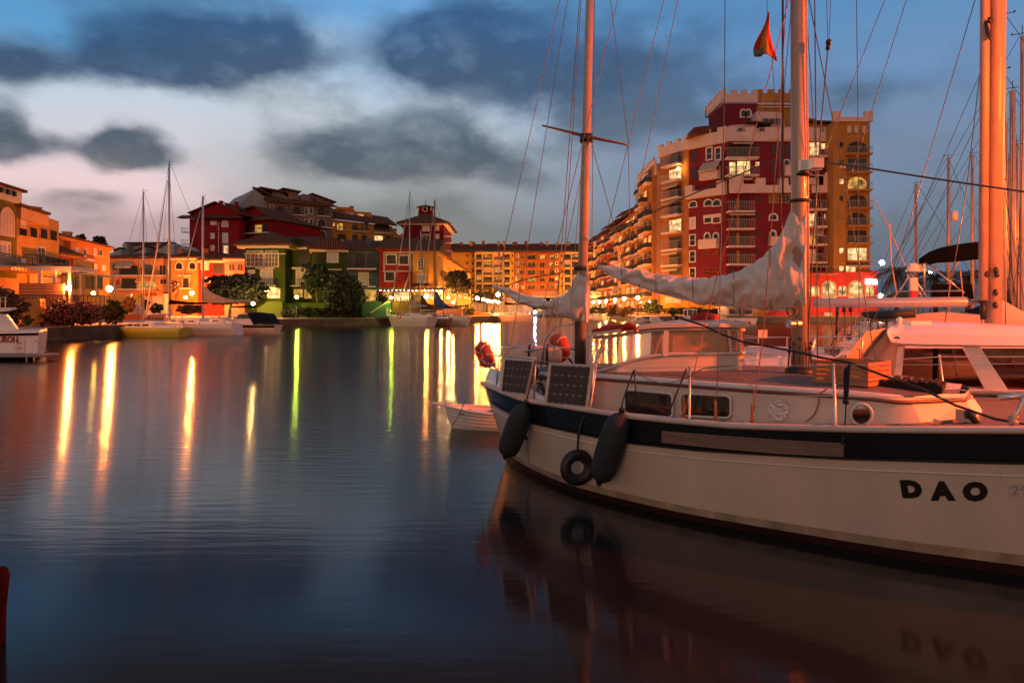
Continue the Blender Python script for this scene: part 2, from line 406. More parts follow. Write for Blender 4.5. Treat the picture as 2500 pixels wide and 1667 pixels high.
# ------------------------------------------------------------------ street lamps
SOD = (1, .36, .07); WARM = (1, .52, .16); GRN = (.62, .85, .06); COOL = (.55, .75, 1)
def lamp(px, py, Y, col, watts, label, ground=1.06, r=.17, name='street_lamp', group='street lamps along the quays', arm=False, pole=True, cat='street lamp', world=None):
    p = world if world is not None else P(px, py, Y)
    t = thing(name, label, cat, (p.x, p.y, ground if pole else p.z), 0, group)
    h = p.z-(ground if pole else p.z)
    if pole:
        m = MB(); m.tube([(0, 0, 0), (0, 0, .25), (0, 0, .3), (0, 0, h-.2)], [.11, .11, .05, .035], 8); m.tube([(0, 0, h-.26), (0, 0, h-.12)], [.05, .12], 8)
        m.build('pole', IRON, t)
    else:
        MB().box(-.06, .06, 0, .3, -.05, .05).build('bracket', IRON, t)
    area = 4*math.pi*r*r; st = watts/(math.pi*area)
    nm = 'lamp_glow_%d_%d_%d_%d' % (tuple(int(c*99) for c in col)+(int(st),))
    MB().ball((0, 0, h), r, 8, 6).build('globe', emit(nm, col, st), t, True)
    return t
# ------------------------------------------------------------------ buildings
F1, F2, F3, F4, F7 = (0, 400, 3.267), (400, 400, 3.267), (850, 450, 3.647), (1400, 200, 2.614), (1900, 480, 3.137)
F0 = (0, 0, 1.0); FL = (0, 440, 6.032); FW = (230, 560, 5.6)
def S_(fr, cx, cy): return fr[0]+cx/fr[2], fr[1]+cy/fr[2]
class Bld:
    def __init__(s, name, label, cat, fr, a, b, depth, ground=1.06, group=None):
        s.fr = fr; pa = S_(fr, a[0], 0)[0]; pb = S_(fr, b[0], 0)[0]
        A = Vector(((pa-CX)/F*a[1], a[1])); B = Vector(((pb-CX)/F*b[1], b[1]))
        s.A = A; s.e = (B-A).normalized(); s.w = (B-A).length; s.g = ground; s.D = depth
        s.t = thing(name, label, cat, (A.x, A.y, ground), math.atan2(s.e.y, s.e.x), group)
        s.n = 0
    def pt(s, cx, cy, y=0.0, fr=None):
        px, py = S_(fr or s.fr, cx, cy); k = (px-CX)/F
        A = s.A+Vector((-s.e.y, s.e.x))*y
        u = (k*A.y-A.x)/(s.e.x-k*s.e.y); Y = A.y+u*s.e.y
        return u, CAMZ-(py-HY)/F*Y-s.g
    def z(s, cx, cy, y=0.0): return s.pt(cx, cy, y)[1]
    def body(s, m, prof=None, top=None, u0=0, u1=None, y0=0, y1=None, name='wall'):
        u1 = s.w if u1 is None else u1; y1 = s.D if y1 is None else y1
        if prof: poly = [(s.pt(*prof[0], y0)[0], 0)]+[s.pt(x, y, y0) for x, y in prof]+[(s.pt(*prof[-1], y0)[0], 0)]
        else: poly = [(u0, 0), (u0, top), (u1, top), (u1, 0)]
        return MB().prism(poly, y0, y1).build(name, m, s.t)
    def hip(s, z, rise, over=.7, u0=0, u1=None, y0=0, y1=None, m=None, kind='hip', thick=.22, cornice=None):
        u1 = s.w if u1 is None else u1; y1 = s.D if y1 is None else y1
        a, b, c, d = u0-over, u1+over, y0-over, y1+over; W = b-a; H = d-c; mb = MB()
        if kind == 'hip':
            q = min(W, H)/2
            if W >= H: r0, r1 = (a+q, (c+d)/2), (b-q, (c+d)/2)
            else: r0, r1 = ((a+b)/2, c+q), ((a+b)/2, d-q)
        elif kind == 'gu': r0, r1 = (a, (c+d)/2), (b, (c+d)/2)
        elif kind == 'gy': r0, r1 = ((a+b)/2, c), ((a+b)/2, d)
        v = [(a, c, z), (b, c, z), (b, d, z), (a, d, z), (r0[0], r0[1], z+rise), (r1[0], r1[1], z+rise)]
        v2 = [(x, y, zz+thick) for x, y, zz in v]
        if kind == 'gy' or (kind == 'hip' and W < H):
            fs = [(6, 7, 10), (7, 8, 11, 10), (8, 9, 11), (9, 6, 10, 11)]
        else:
            fs = [(6, 7, 11, 10), (7, 8, 11), (8, 9, 10, 11), (9, 6, 10)]
        fs += [(3, 2, 1, 0), (0, 1, 7, 6), (1, 2, 8, 7), (2, 3, 9, 8), (3, 0, 6, 9)]
        mb.add(v+v2, fs); r = mb.build('roof', m or TILE, s.t)
        if kind == 'gy' or kind == 'gu':
            pass
        if cornice:
            k = over*.55
            MB().box(u0-k, u1+k, y0-k, y0+.3, z-.35, z-.004).box(u0-k, u0+.3, y0+.3, y1, z-.35, z-.004).box(u1-.3, u1+k, y0+.3, y1, z-.35, z-.004).build('cornice', cornice, s.t)
        return r
    def win(s, x0, y0, x1, y1, pane=None, fm=None, nx=2, nz=1, arch=False, y=0.0, tf=.13, name='window', fr=None, proud=.09, lab=None):
        ua, zt = s.pt((x0), y0, y, fr); ub, _ = s.pt(x1, y0, y, fr); um = (x0+x1)/2
        z1 = s.pt(um, y0, y, fr)[1]; z0 = s.pt(um, y1, y, fr)[1]
        return s.winl(ua, ub, z0, z1, pane, fm, nx, nz, arch, y, tf, name, proud, lab)
    def winl(s, ua, ub, z0, z1, pane=None, fm=None, nx=2, nz=1, arch=False, y=0.0, tf=.13, name='window', proud=.09, lab=None):
        pane = pane or DARK; fm = fm or WTRIM; mb = MB(); pm = MB(); Y0 = y-proud
        if arch:
            r = (ub-ua)/2; c = (ua+ub)/2; rr = min(r, (z1-z0)*.5); zs = z1-rr
            out = [(ua-tf, z0-tf*.7), (ua-tf, zs)]+[(c-(r+tf)*math.cos(math.pi*i/10), zs+(rr+tf)*math.sin(math.pi*i/10)) for i in range(1, 10)]+[(ub+tf, zs), (ub+tf, z0-tf*.7)]
            inn = [(ua, z0), (ua, zs)]+[(c-r*math.cos(math.pi*i/10), zs+rr*math.sin(math.pi*i/10)) for i in range(1, 10)]+[(ub, zs), (ub, z0)]
            for i in range(len(out)):
                j = (i+1) % len(out)
                mb.prism([out[i], out[j], inn[j], inn[i]], Y0, y+.02)
            pm.prism(inn, Y0+.05, y+.015)
        else:
            mb.box(ua-tf, ua, Y0, y+.02, z0-tf, z1+tf).box(ub, ub+tf, Y0, y+.02, z0-tf, z1+tf).box(ua, ub, Y0, y+.02, z1, z1+tf).box(ua, ub, Y0, y+.02, z0-tf, z0)
            pm.box(ua, ub, Y0+.05, y+.015, z0, z1)
        for i in range(1, nx):
            u = ua+(ub-ua)*i/nx; mb.box(u-.04, u+.04, Y0+.02, Y0+.06, z0, z1-(.1 if arch else 0))
        for i in range(1, nz):
            z = z0+(z1-z0)*i/nz; mb.box(ua, ub, Y0+.025, Y0+.062, z-.03, z+.03)
        f = mb.build(name, fm, s.t)
        if lab: f['label'] = lab
        p = pm.build('pane', pane, f); return f
    def balc(s, x0, x1, yr, ys, d=1.2, rail=None, slab=None, solid=False, y=0.0, fr=None, glassy=False, th=.18):
        ua = s.pt(x0, ys, y, fr)[0]; ub = s.pt(x1, ys, y, fr)[0]; um = (x0+x1)/2
        z0 = s.pt(um, ys, y, fr)[1]; z1 = s.pt(um, yr, y, fr)[1]
        return s.balcl(ua, ub, z0, z1, d, rail, slab, solid, y, glassy, th)
    def balcl(s, ua, ub, z0, z1, d=1.2, rail=None, slab=None, solid=False, y=0.0, glassy=False, th=.18):
        b = MB().box(ua, ub, y-d, y+.02, z0-th, z0).build('balcony', slab or WTRIM, s.t)
        m = MB()
        if solid: m.box(ua, ub, y-d, y-d+.12, z0, z1).box(ua, ua+.12, y-d+.12, y, z0, z1).box(ub-.12, ub, y-d+.12, y, z0, z1)
        else:
            h = .035
            m.box(ua, ub, y-d, y-d+.06, z1-.06, z1).box(ua, ua+.06, y-d+.06, y, z1-.06, z1).box(ub-.06, ub, y-d+.06, y, z1-.06, z1)
            n = max(3, int((ub-ua)/.28))
            for i in range(n+1):
                u = ua+(ub-ua-2*h)*i/n; m.box(u, u+h*1.4, y-d+.01, y-d+.045, z0, z1-.05)
            if glassy: m.box(ua+.05, ub-.05, y-d+.02, y-d+.03, z0+.08, z1-.1)
        m.build('railing', rail or IRON, b)
        return b
    def room(s, x0, y0, x1, y1, m=None, arch=False, y=0.0, trim=None, fr=None, name='loggia', y1_=None):
        """a flat opening: proud jambs and head, recess shade put into the pane colour"""
        return s.win(x0, y0, x1, y1, m or DARKM, trim or WTRIM, 1, 1, arch, y, .16, name, fr, .16)
    def box(s, name, m, x0, y0, x1, y1, d, y=0.0, fr=None, label=None):
        ua, z1 = s.pt(x0, y0, y, fr); ub, z0 = s.pt(x1, y1, y, fr)
        o = MB().box(ua, ub, y-d, y+.02, z0, z1).build(name, m, s.t)
        if label: o['label'] = label
        return o
    def chim(s, cx, cyt, w=.6, h=1.4, y=3.0, m=None):
        u, z = s.pt(cx, cyt, y)
        return MB().box(u-w/2, u+w/2, y-w/2, y+w/2, z-h, z-.15).box(u-w/2-.1, u+w/2+.1, y-w/2-.1, y+w/2+.1, z-.15, z).build('chimney', m or CREAM, s.t)
    def awn(s, x0, x1, yt, yb, d=1.2, m=None, y=0.0, fr=None):
        ua, zt = s.pt(x0, yt, y, fr); ub, zb = s.pt(x1, yb, y, fr)
        mb = MB().hexa([(ua, y-.05, zt-.04), (ub, y-.05, zt-.04), (ub, y-d, zb), (ua, y-d, zb)], [(ua, y-.05, zt), (ub, y-.05, zt), (ub, y-d, zb+.04), (ua, y-d, zb+.04)])
        mb.box(ua, ub, y-d-.02, y-d, zb-.22, zb+.03)
        return mb.build('awning', m or CANV, s.t)
    def crenel(s, m, ua, ub, y0, y1, z0, zt, merlon=.9, gap=.8, h=.9, name='parapet'):
        mb = MB().box(ua, ub, y0, y1, z0, zt)
        n = max(1, int((ub-ua+gap)/(merlon+gap))); st = (ub-ua-merlon)/max(1, n-1) if n > 1 else 0
        for i in range(n): mb.box(ua+st*i, ua+st*i+merlon, y0, y1, zt-.002, zt+h)
        return mb.build(name, m, s.t)
CANV = mat('awning_canvas', (.42, .34, .26), .8, .2, 2)
SHUT = mat('white_shutter', (.55, .47, .44), .6, .1, 5)
OLIVE = stucco('olive_stucco', (.16, .13, .02)); YEL = stucco('yellow_stucco', (.50, .24, .06)); ORA = stucco('orange_stucco', (.62, .19, .05))
CRM = stucco('cream_stucco', (.60, .31, .16)); REDS = stucco('crimson_stucco', (.26, .012, .016)); PINK = stucco('pink_stucco', (.62, .26, .20))
GREEN = stucco('green_stucco', (.045, .068, .010)); BLUEG = stucco('blue_grey_stucco', (.10, .14, .16)); GREY = stucco('mauve_grey_stucco', (.20, .155, .15))
TOWR = stucco('tower_red_stucco', (.17, .020, .032)); OCH = stucco('ochre_stucco', (.38, .19, .05)); WINE = stucco('wine_red_stucco', (.12, .008, .014))
WHITES = stucco('white_stucco', (.60, .50, .46)); TEAL = stucco('teal_stucco', (.09, .17, .12)); CORAL = stucco('coral_stucco', (.62, .07, .06))
GOLD = stucco('golden_stucco', (.55, .27, .045)); BRNW = stucco('brown_red_stucco', (.27, .09, .04)); REDO = stucco('brick_red_stucco', (.45, .07, .03))

# --- olive house at the left edge
b = Bld('house', 'olive green house with a tall arched shuttered window at the left edge', 'house', FL, (-420, 50), (246, 56), 9, group='houses along the left quay')
zt = b.z(120, 300); b.body(OLIVE, top=zt); b.hip(zt+.9, .9, .55, kind='gu')
o = MB().box(-.3, b.w+.05, -.35, .1, zt-.1, zt+.9).build('cornice', CREAM, b.t)
for i in range(int(b.w/.9)): MB().box(i*.9+.2, i*.9+.5, -.55, -.3, zt+.35, zt+.75).build('rafter_end', DARKM, b.t)
MB().box(-3, b.w-.4, 1.5, 6, zt+.5, zt+2.3).build('roof_parapet', CRM, b.t)
sh = mat('louvred_shutter', (.62, .42, .34), .6, .1, 4)
b.win(12, 430, 182, 800, SHUT, sh, 4, 8, True, tf=.2, name='arched_window'); b.win(10, 935, 125, 1240, SHUT, sh, 2, 7, name='french_window', tf=.2)
b.win(-230, 935, -120, 1240, SHUT, sh, 2, 7, name='french_window', tf=.2)
b.balc(-420, 262, 1085, 1265, 1.3)
b.box('notice', SHUT, 35, 1140, 105, 1220, 1.36)
aw = stripes('striped_awning', (.75, .38, .16), (.28, .10, .03), 0, .5, .5, .8, 0)
b.awn(-420, 400, 1300, 1350, 2.6, aw)
b.box('stone_front', CRM, -420, 1400, 240, 1800, .25)
# --- yellow house
b = Bld('house', 'yellow house with a row of glazed terrace openings beside the olive house', 'house', FL, (248, 56.2), (868, 64.5), 9, group='houses along the left quay')
b.body(YEL, prof=[(248, 350), (625, 350+50), (625, 520), (868, 610)])
u1 = b.pt(625, 400)[0]; zt = b.z(248, 350)
b.hip(zt-.2, 1.0, .5, 0, u1, kind='gu'); MB().box(-.1, u1+.35, -.35, .1, zt-1.2, zt-.25).build('cornice', CRM, b.t)
for x0, y0, x1, y1 in ((268, 690, 385, 815), (428, 700, 535, 840), (580, 715, 688, 862), (722, 740, 830, 885)): b.win(x0, y0, x1, y1, DARK, YEL, 1, 1, tf=.1, name='terrace_opening')
b.win(290, 560, 380, 690, SHUT, CRM, 1, name='door'); b.win(545, 1000, 650, 1280, DARK, SHUT, 2, 4, name='french_window')
g_ = glass('green_balcony_glass', (.35, .42, .30), .15)
bb = b.balc(338, 830, 1130, 1300, 1.1); u0 = b.pt(338, 1200)[0]; u2 = b.pt(830, 1200)[0]
MB().box(u0+.1, u2-.1, -1.12, -1.105, b.z(600, 1290), b.z(600, 1140)).build('glass_panel', g_, bb)
b.box('stone_front', CRM, 400, 1400, 860, 1560, .2); b.win(430, 1410, 560, 1500, DARK, CRM, 2); b.win(620, 1410, 760, 1500, DARK, CRM, 2)
# pergola on the terrace
t = thing('pergola', 'white painted terrace pergola in front of the yellow house', 'pergola', (P(98, 0, 53).x, 53, 1.06), R(8))
pg = mat('pergola_paint', (.66, .50, .42), .6, .06)
zt = P(0, 660, 53).z-1.06
for x in (0, 1.05, 2.15): MB().box(x-.1, x+.1, -.1, .1, 0, zt).build('post', pg, t)
MB().box(-3.5, 2.3, -.14, .14, zt, zt+.32).box(2.06, 2.3, .14, 4, zt, zt+.32).build('beam', pg, t)
MB().box(-3.4, 2.2, .15, 4, zt+.1, zt+.2).build('canopy', CANV, t)
t = thing('garden_wall', 'lattice brick terrace wall below the white pergola', 'wall', (P(46, 0, 52.5).x, 52.5, 1.06), R(8))
bk = stripes('lattice_brick', (.55, .22, .09), (.16, .05, .02), 2, .22, .72, .8, .2)
zz = P(0, 691, 52.5).z-1.06; MB().box(0, 3.15, 0, .3, zz-1.2, zz).build('brickwork', bk, t); MB().box(0, 3.15, .32, .6, -.0, zz-1.2).build('base', CRM, t)
m = MB()
for i in range(22): m.box(.0+i*.3, .04+i*.3, -.5, -.46, zz-1.9, zz-1.0)
m.box(0, 6.3, -.5, -.46, zz-1.0, zz-.95).box(0, 6.3, -.5, -.46, zz-1.9, zz-1.86).build('railing', IRON, t)
t = thing('garden_wall', 'tall yellow rendered wall end with a chamfered top beside the hedge', 'wall', (0, 0, 0))
Y = 51.5; pts = [(50, 795), (50, 741), (68, 730), (97, 730), (100, 752), (92, 795)]
MB().prism([(P(x, y, Y).x, P(x, y, Y).z) for x, y in pts], Y, Y+.6).build('render', YEL, t)
MB().box(P(97, 0, 53).x, P(245, 0, 60).x, 55.0, 55.4, 1.06, P(0, 724, 55).z).build('back_wall', CRM, t)

# --- orange house with brown roof behind, and red wing
b = Bld('house', 'orange three storey house with low brown hipped roof behind the flowering hedge', 'house', FL, (1045, 86), (1615, 100), 12, group='houses along the left quay')
zt = b.z(1300, 935); b.body(ORA, top=zt); b.hip(zt+.1, 1.7, .5, -4, cornice=ORA)
MB().box(-5, 0, .8, 12, 0, zt).build('side_wall', PINK, b.t)
b.chim(990, 760, .9, 2.2, 3, CRM)
for x0, x1, p in ((1100, 1145, SHUT), (1222, 1265, DARK), (1370, 1415, SHUT), (1455, 1495, DARK)): b.win(x0, 1010, x1, 1110, p, WTRIM, 2, arch=(x0 != 1100))
b.win(1375, 1250, 1420, 1325, SHUT, WTRIM, 2); b.win(1500, 1265, 1545, 1320, LITW, WTRIM, 2, lab='lit window')
b.balc(1160, 1270, 1100, 1160, 1.0); b.win(1225, 1230, 1280, 1340, DARKM, ORA, 2)
b = Bld('house', 'low red house wing with dark balcony below the orange house', 'house', FL, (880, 80), (1360, 88), 6, group='houses along the left quay')
b.body(REDS if 0 else stucco('bright_red_stucco', (.50, .045, .03)), prof=[(880, 1110), (1140, 1140), (1140, 1180), (1360, 1200)])
b.hip(b.z(1000, 1110)+.1, 1.4, .5, 0, b.pt(1140, 1100)[0], cornice=ORA)
b.win(880, 1200, 915, 1280, DARK, WTRIM, 1); b.win(958, 1200, 1005, 1285, DARK, WTRIM, 1)
b.room(1070, 1195, 1360, 1380, trim=ORA); b.balc(1065, 1360, 1305, 1380, 1.0)
b = Bld('terrace_shelter', 'low glazed terrace shelter with curtains and lit yellow parapet beside the lamp', 'shelter', FL, (985, 72), (1510, 78), 5)
b.body(CRM, top=b.z(1250, 1420), y0=.4); 
for x in (1030, 1120, 1240, 1330, 1420): b.win(x, 1420, x+80, 1600, DARKM, CRM, 1, y=.4)
MB().box(-.4, b.w+.3, -1.5, 4, b.z(1250, 1408), b.z(1250, 1385)).build('canopy', CANV, b.t)
m = MB()
for x in (1000, 1235, 1505): u = b.pt(x, 1500)[0]; m.box(u-.07, u+.07, -1.4, -1.25, 0, b.z(1250, 1408))
m.build('posts', CREAM, b.t); MB().box(-1, b.w+4, -2.2, -1.9, 0, P(0, 722, 74).z-1.06).build('parapet', YEL, b.t)

# --- cream-orange apartment house (white roofs behind)
b = Bld('apartment_house', 'orange lit apartment house with two long dark balconies', 'house', FW, (165, 119), (1062, 119), 12, group='houses behind the gardens')
zt = b.z(600, 398); b.body(CRM, top=zt); b.hip(zt+.05, 1.3, .6, cornice=None)
b.win(248, 478, 318, 560, DARK, CRM, 1, arch=True); b.win(898, 490, 978, 620, DARKM, CRM, 2)
b.room(345, 500, 600, 625, trim=CRM); b.room(648, 478, 832, 622, DARK, True, trim=CRM)
b.balc(335, 860, 540, 628, 1.3); b.balc(860, 1025, 565, 628, 1.2)
b.awn(335, 555, 437, 520, 1.3)
b.win(240, 685, 350, 745, REDO, CRM, 2); b.room(380, 670, 580, 812, trim=CRM); b.room(610, 670, 850, 812, LITY, trim=CRM); b.win(905, 685, 990, 745, DARKM, CRM, 2)
b.balc(345, 860, 740, 815, 1.3); b.awn(590, 830, 655, 710, .8, CRM)
b.box('terrace_roof', ORA, 340, 838, 1055, 850, 2.4); b.room(640, 868, 860, 920, REDO, trim=CRM); b.room(945, 860, 1040, 920, trim=CRM)
t = thing('balustrade', 'white balustrade terrace wall with small columns below the apartment house', 'balustrade', (0, 0, 0))
m = MB(); Y = 106
for i in range(34): x = P(329+i*2.1, 0, Y).x; m.box(x-.05, x+.05, Y, Y+.1, P(0, 731.5, Y).z, P(0, 724.5, Y).z)
m.box(P(327, 0, Y).x, P(402, 0, Y).x, Y-.05, Y+.15, P(0, 724.5, Y).z, P(0, 723, Y).z).build('baluster', WHITES, t)
x0, x1 = P(313, 0, Y).x, P(408, 0, Y).x; MB().box(x0, x1, Y, Y+.4, 1.0, P(0, 731.7, Y).z).box(x0-.3, x0+.5, Y-.1, Y+.3, 1, P(0, 717, Y).z).box(x1-.5, x1+.3, Y-.1, Y+.3, 1, P(0, 717, Y).z).build('terrace_wall', WHITES, t)
# white terrace roofs behind
b = Bld('apartment_house', 'white stepped roof terraces rising behind the orange apartment house', 'house', FW, (190, 135), (1140, 135), 10, group='houses behind the gardens')
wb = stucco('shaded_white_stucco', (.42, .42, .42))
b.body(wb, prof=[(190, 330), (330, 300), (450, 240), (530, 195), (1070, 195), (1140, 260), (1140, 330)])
b.box('roof', TILE, 440, 178, 1090, 212, .8)
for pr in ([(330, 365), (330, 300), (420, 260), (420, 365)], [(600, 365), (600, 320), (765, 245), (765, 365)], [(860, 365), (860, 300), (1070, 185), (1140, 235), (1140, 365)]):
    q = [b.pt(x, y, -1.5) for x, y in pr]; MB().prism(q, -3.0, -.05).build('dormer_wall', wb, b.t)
for x0, y0, x1, y1 in ((330, 295, 425, 262), (600, 315, 770, 238), (858, 300, 1075, 180)):
    a = b.pt(x0, y0, -1.5); c = b.pt(x1, y1, -1.5); MB().bar((a[0], -1.6, a[1]), (c[0], -1.6, c[1]), 3.4, .3).build('roof', TILE, b.t)
for x0 in (575, 815): b.win(x0, 310, x0+35, 358, DARKM, wb, 1)
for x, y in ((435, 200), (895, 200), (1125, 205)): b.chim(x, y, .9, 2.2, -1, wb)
# --- arches house, red and pink row
b = Bld('house', 'orange house with two dark arched upper windows and a cream cornice', 'house', FW, (1055, 116), (1428, 116), 10, group='houses behind the gardens')
zt = b.z(1200, 398); b.body(ORA, top=zt); b.hip(zt+.05, 1.3, .3, cornice=CREAM)
b.win(1122, 455, 1202, 545, DARK, CREAM, 1, arch=True, tf=.2); b.win(1305, 455, 1383, 545, DARK, CREAM, 1, arch=True, tf=.2)
b.box('tiled_sill', CREAM, 1160, 625, 1345, 640, .6); b.win(1215, 668, 1295, 795, DARKM, CREAM, 1); b.balc(1120, 1360, 742, 800, 1.0)
b.chim(1190, 265, .8, 1.8, 4, ORA)
b = Bld('house', 'dark red house with white shuttered windows between the orange and pink houses', 'house', F2, (275, 115), (485, 115), 10, group='houses behind the gardens')
RED2 = stucco('deep_red_stucco', (.30, .018, .018))
zt = b.z(380, 775); b.body(RED2, top=zt); b.hip(zt+.05, 1.4, .3, cornice=CREAM)
b.win(303, 795, 355, 842, SHUT, WTRIM, 1); b.room(402, 795, 475, 878, trim=RED2); b.win(337, 910, 370, 942, SHUT, WTRIM, 1)
b = Bld('house', 'pale pink house with two small barred windows beside the green house', 'house', F2, (485, 112), (645, 112), 10, group='houses behind the gardens')
zt = b.z(560, 762); b.body(PINK, top=zt); b.hip(zt+.05, 1.5, .3, cornice=CREAM)
for x in (523, 590): b.win(x, 802, x+40, 850, DARKM, PINK, 2, tf=.16)
b.chim(345, 680, .7, 1.5, 5, BRNW)
# --- red gabled block behind
b = Bld('apartment_block', 'crimson apartment block with a plain gabled end wall and tiny windows', 'apartment block', F2, (205, 150), (600, 150), 22, group='apartment blocks on the far shore')
zt = b.z(400, 440); b.body(REDS, top=zt)
u = lambda x, y, yy=0: b.pt(x, y, yy)
MB().prism([u(200, 425), u(198, 400), u(412, 312), u(505, 352), u(600, 392), u(600, 425)], .5, 20).build('gable_wall', REDS, b.t)
a0, a1, a2 = u(196, 400), u(412, 310), u(515, 356)
MB().bar((a0[0], 10, a0[1]+.15), (a1[0], 10, a1[1]+.15), 21, .25).bar((a1[0], 10, a1[1]+.15), (a2[0]+4, 10, a2[1]-1.6), 21, .25).build('roof', TILE, b.t)
z0 = b.z(400, 440); MB().hexa([(-2, -1.6, z0), (b.w+.5, -1.6, z0), (b.w+.5, .6, z0+.1), (-2, .6, z0+.1)], [(-2, -1.6, z0+.15), (b.w+.5, -1.6, z0+.15), (b.w+.5, .6, z0+.9), (-2, .6, z0+.9)]).build('eaves_roof', TILE, b.t)
b.win(380, 466, 415, 482, DARK, WTRIM, 3, tf=.2); b.win(470, 460, 508, 500, SHUT, WTRIM, 2, arch=True, tf=.25); b.win(475, 560, 505, 625, DARK, WTRIM, 2, 4, tf=.25); b.win(480, 655, 510, 712, LITW, WTRIM, 1, 2, tf=.25, lab='lit window')
for y in (562, 658): b.win(382, y, 397, y+28, DARK, WTRIM, 1, tf=.25)
MB().box(u(436, 0)[0], u(440, 0)[0], -.15, 0, 2, zt-.8).build('drain_pipe', WTRIM, b.t)
for y in (545, 640): b.balcl(-1.4, 0, b.z(200, y), b.z(200, y-30), 1.0)
b.chim(457, 297, .7, 2.5, 6, REDS); b.chim(578, 305, .7, 2.5, 8, REDS)
b = Bld('apartment_block', 'crimson apartment wing with lit arched loggias right of the gabled block', 'apartment block', F2, (600, 155), (858, 152), 18, group='apartment blocks on the far shore')
zt = b.z(700, 460); b.body(REDS, top=zt); b.hip(zt, 2.0, 1.2)
q = [b.pt(x, y, 4) for x, y in ((460, 420), (490, 315), (700, 412), (700, 440))]; MB().prism(q, 4, 16).build('gable_wall', REDS, b.t)
q0, q1 = q[1], q[2]; MB().bar((q0[0], 10, q0[1]), (q1[0]+1, 10, q1[1]), 13, .3).build('roof', TILE, b.t)
q = [b.pt(x, y, 3) for x, y in ((650, 440), (652, 370), (735, 345), (850, 430), (850, 455))]; MB().prism(q, 3, 14).build('gable_wall', REDS, b.t)
MB().bar((q[1][0], 8, q[1][1]+.1), (q[2][0], 8, q[2][1]+.1), 12, .3).bar((q[2][0], 8, q[2][1]+.1), (q[3][0], 8, q[3][1]+.1), 12, .3).build('roof', TILE, b.t)
b.win(572, 392, 600, 412, WTRIM, WTRIM, 2, y=4)
for y, dy in ((480, 70), (572, 60)):
    b.room(660, y, 700, y+dy, arch=True, trim=REDS); b.room(733, y+10, 787, y+dy+5, LITY, trim=CREAM); b.room(790, y, 835, y+dy, arch=True, trim=REDS)
    b.balc(645, 850, y+35, y+dy+2, 1.2)
# --- grey block
b = Bld('apartment_block', 'mauve grey apartment block with arched balconies and broken roof terraces', 'apartment block', F2, (832, 166), (1348, 176), 20, group='apartment blocks on the far shore')
b.body(GREY, prof=[(832, 300), (1348, 352)])
MB().hexa([(-.8, -1.2, b.z(832, 303)), (b.w+.8, -1.2, b.z(1348, 352)), (b.w+.8, 10, b.z(1348, 352)+3), (-.8, 10, b.z(832, 303)+4.5)], [(-.8, -1.2, b.z(832, 292)), (b.w+.8, -1.2, b.z(1348, 342)), (b.w+.8, 10, b.z(1348, 352)+3.4), (-.8, 10, b.z(832, 303)+5)]).build('roof', TILE, b.t)
for pr in ([(850, 300), (860, 225), (930, 240), (985, 280), (985, 310)], [(980, 300), (985, 240), (920, 215), (1065, 235), (1065, 300)], [(1075, 310), (1078, 268), (1105, 242), (1200, 280), (1215, 318)], [(1150, 310), (1155, 250), (1240, 265), (1340, 320), (1340, 345)]):
    q = [b.pt(x, y, 4) for x, y in pr]; MB().prism(q, 3, 9).build('dormer_wall', GREY, b.t)
for x0, y0, x1, y1 in ((725, 205, 832, 268), (920, 208, 1065, 235), (1150, 248, 1340, 318), (740, 200, 930, 235)):
    p, q = b.pt(x0, y0, 5), b.pt(x1, y1, 5); MB().bar((p[0], 6, p[1]), (q[0], 6, q[1]), 8, .35).build('roof', TILE, b.t)
side = Bld.__new__(Bld)
q = [b.pt(x, y, 0) for x, y in ((628, 620), (625, 300), (728, 202), (832, 278), (832, 620))]; q = [(x, max(0, z)) for x, z in q]
sd = MB().prism([(x, z) for x, z in q], .6, 18).build('end_wall', stucco('pale_grey_stucco', (.26, .27, .29)), b.t)
for i, (sl, rl) in enumerate(((405, 365), (492, 455), (578, 548))):
    for j, (x0, x1) in enumerate(((890, 985), (1018, 1112), (1218, 1310))):
        dy = (x0-890)*.045
        b.room(x0+8, rl-30+dy, x1-22, sl+dy-2, arch=True, trim=CREAM if i else GREY)
        b.balc(x0-(30 if i else 0), x1+(30 if j == 2 and i else 0), rl+dy, sl+dy, 1.3)
    if i < 2:
        for x in (1125, 1163): b.win(x, rl-12, x+22, rl+36, DARK, WTRIM, 1)
    else: b.room(1125, rl-10, 1165, sl, trim=GREY)
b.win(852, 330, 872, 362, DARK, WTRIM, 1); b.win(990, 340, 1006, 365, DARK, GREY, 1); b.win(990, 428, 1006, 452, DARK, GREY, 1); b.win(852, 418, 872, 440, SHUT, WTRIM, 1); b.win(1295, 370, 1318, 398, DARK, GREY, 1)
b.awn(1115, 1200, 500, 520, 1, CRM)
# --- orange-yellow block
b = Bld('apartment_block', 'orange and yellow apartment block with lit penthouse terrace and brown roof', 'apartment block', F2, (1346, 178), (1822, 186), 16, group='apartment blocks on the far shore')
b.body(GOLD, prof=[(1346, 445), (1822, 500)])
z0 = b.z(1346, 445); z1 = b.z(1822, 500)
MB().hexa([(-.5, -1.3, z0), (b.w+1, -1.3, z1), (b.w+1, 7, z1+3), (-.5, 7, z0+3.5)], [(-.5, -1.3, z0+.5), (b.w+1, -1.3, z1+.4), (b.w+1, 7, z1+3.4), (-.5, 7, z0+4)]).build('roof', TILE, b.t)
for pr in ([(1345, 430), (1350, 370), (1440, 365), (1440, 430)], [(1385, 400), (1392, 345), (1500, 352), (1525, 380), (1525, 420)], [(1530, 420), (1535, 382), (1650, 390), (1660, 440)]):
    q = [b.pt(x, y, 5) for x, y in pr]; MB().prism(q, 4.5, 9).build('penthouse_wall', ORA, b.t)
b.room(1345, 392, 1425, 425, LITW, y=4.4); b.room(1440, 400, 1510, 432, LITY, y=4.4); b.room(1545, 405, 1590, 432, LIT, y=4.4); b.chim(1498, 340, .8, 1.6, 5, BRNW)
